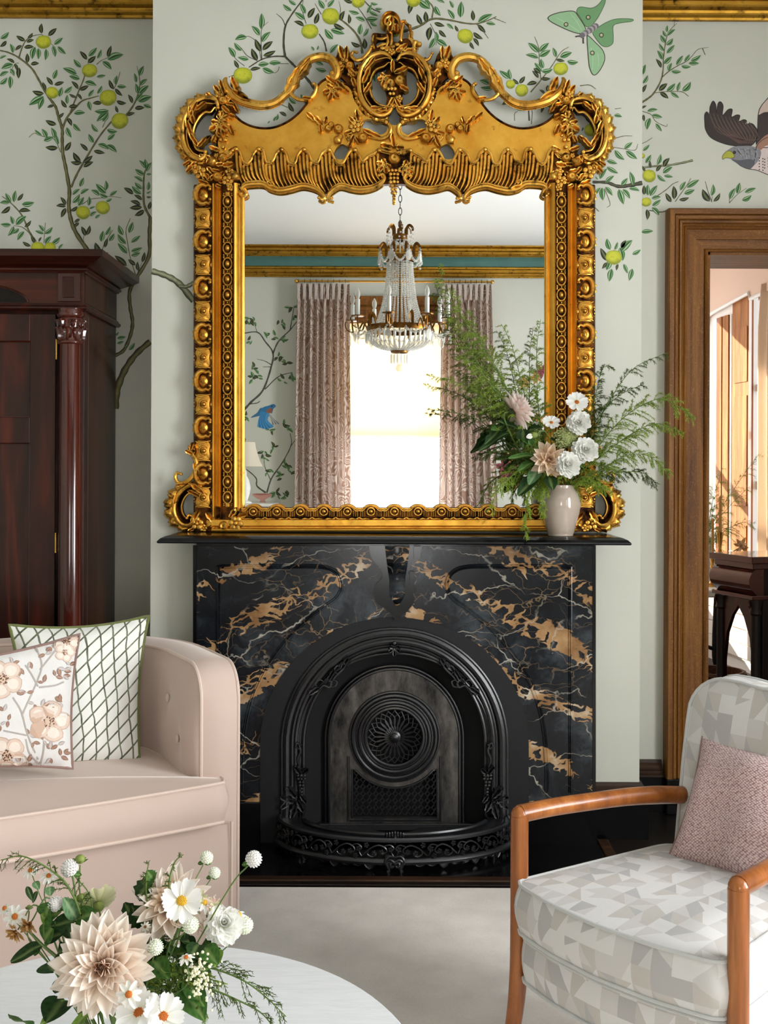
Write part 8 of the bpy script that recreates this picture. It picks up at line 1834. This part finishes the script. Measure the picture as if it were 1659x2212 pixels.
for i, (px, hh, lb) in enumerate(((1539, .20, 'shorter brass candlestick on the white folding table'), (1555, .34, 'taller brass candlestick beside the dark cabinet'))):
    p = at(px, 1280, 6.95); cs_ = thing('candlestick', lb, 'candlestick', (p.x, 6.95, .73), 'brass candlesticks')
    part('base', MB().add(*lathe([(.045, .73), (.045, .74), (.02, .75), (.012, .77), (.018, .79), (.010, .80), (.010, .73 + hh * .55), (.016, .73 + hh * .6), (.009, .73 + hh * .7), (.02, .73 + hh * .95), (.022, .73 + hh)], (p.x, 6.95, 0), 16)), M['brass_bright'], cs_)
    part('candle', MB().add(*lathe([(.009, .73 + hh), (.008, .73 + hh + .22), (.002, .73 + hh + .225)], (p.x, 6.95, 0), 10)), plain('ochre_candle', (196, 146, 74), .5), cs_)
p = at(1525, 1275, 7.1); v2 = thing('vase', 'white vase of feathery greenery on the white folding table', 'vase', (p.x, 7.1, .73))
part('body', MB().add(*lathe([(.04, .73), (.06, .78), (.075, .86), (.06, .94), (.045, .97), (.05, .985)], (p.x, 7.1, 0), 24)), M['white_glaze'], v2)
FLAB = ['tallest yellowish plume beyond the doorway, leaning to the curtain', 'upright plume before the dark window casing beyond the doorway', 'short plume left of the upright one beyond the doorway', 'plume slanting across the sunlit shutter beyond the doorway', 'plume nearest the door jamb beyond the doorway', 'low plume just above the candlesticks beyond the doorway', 'low plume above the dark cabinet top beyond the doorway']
for k, (x1, y1, x2, y2) in enumerate(((1545, 1120, 1640, 980), (1540, 1080, 1560, 1010), (1535, 1130, 1545, 1050), (1530, 1150, 1620, 1050), (1524, 1120, 1528, 1060), (1540, 1170, 1575, 1140), (1560, 1150, 1630, 1130))):
    plume('fern_plume', FLAB[k], [Vector((p.x, 7.1, .8)), Vector((p.x, 7.1, .99)), at(x1, y1, 7.05), at((x1 + x2) / 2 + 4, (y1 + y2) / 2 - 10, 7.0), at(x2, y2, 7.0)], 36, .13, 300 + k, G3 if k % 2 else G1, 'plumes in the vase beyond the doorway', 24, nl=.02)
t = bloom('orchid', 'rust orange dried bloom in the greenery beyond the doorway', at(1600, 1180, 6.9), (-.2, -.9, .2), [('straw', 6, .06, 20, 0), ('peach', 5, .05, 40, .01)], r2, jit=.3); stem(t, [Vector((p.x, 7.1, .99)), at(1560, 1200, 7.0), at(1600, 1182, 6.9)], .003)
p = at(1546, 1440, 6.55); bk_ = thing('basket', 'brown wicker basket under the white folding table', 'basket', (p.x, 6.55, 0))
part('body', MB().add(*lathe([(.13, 0), (.15, .02), (.165, .28), (.15, .28), (.14, .03), (0, .02)], (p.x, 6.55, 0), 32)), M['wicker'], bk_)
for k in range(9): part('weave_ring', MB().add(*tube([(p.x + (.155 + .0012 * k + .006 * math.cos(12 * a + k * math.pi)) * math.cos(a), 6.55 + (.155 + .0012 * k + .006 * math.cos(12 * a + k * math.pi)) * math.sin(a), .025 + k * .03) for a in np.linspace(0, 6.283, 72, endpoint=False)], .012, 6, closed=True)), M['wicker'], bk_)
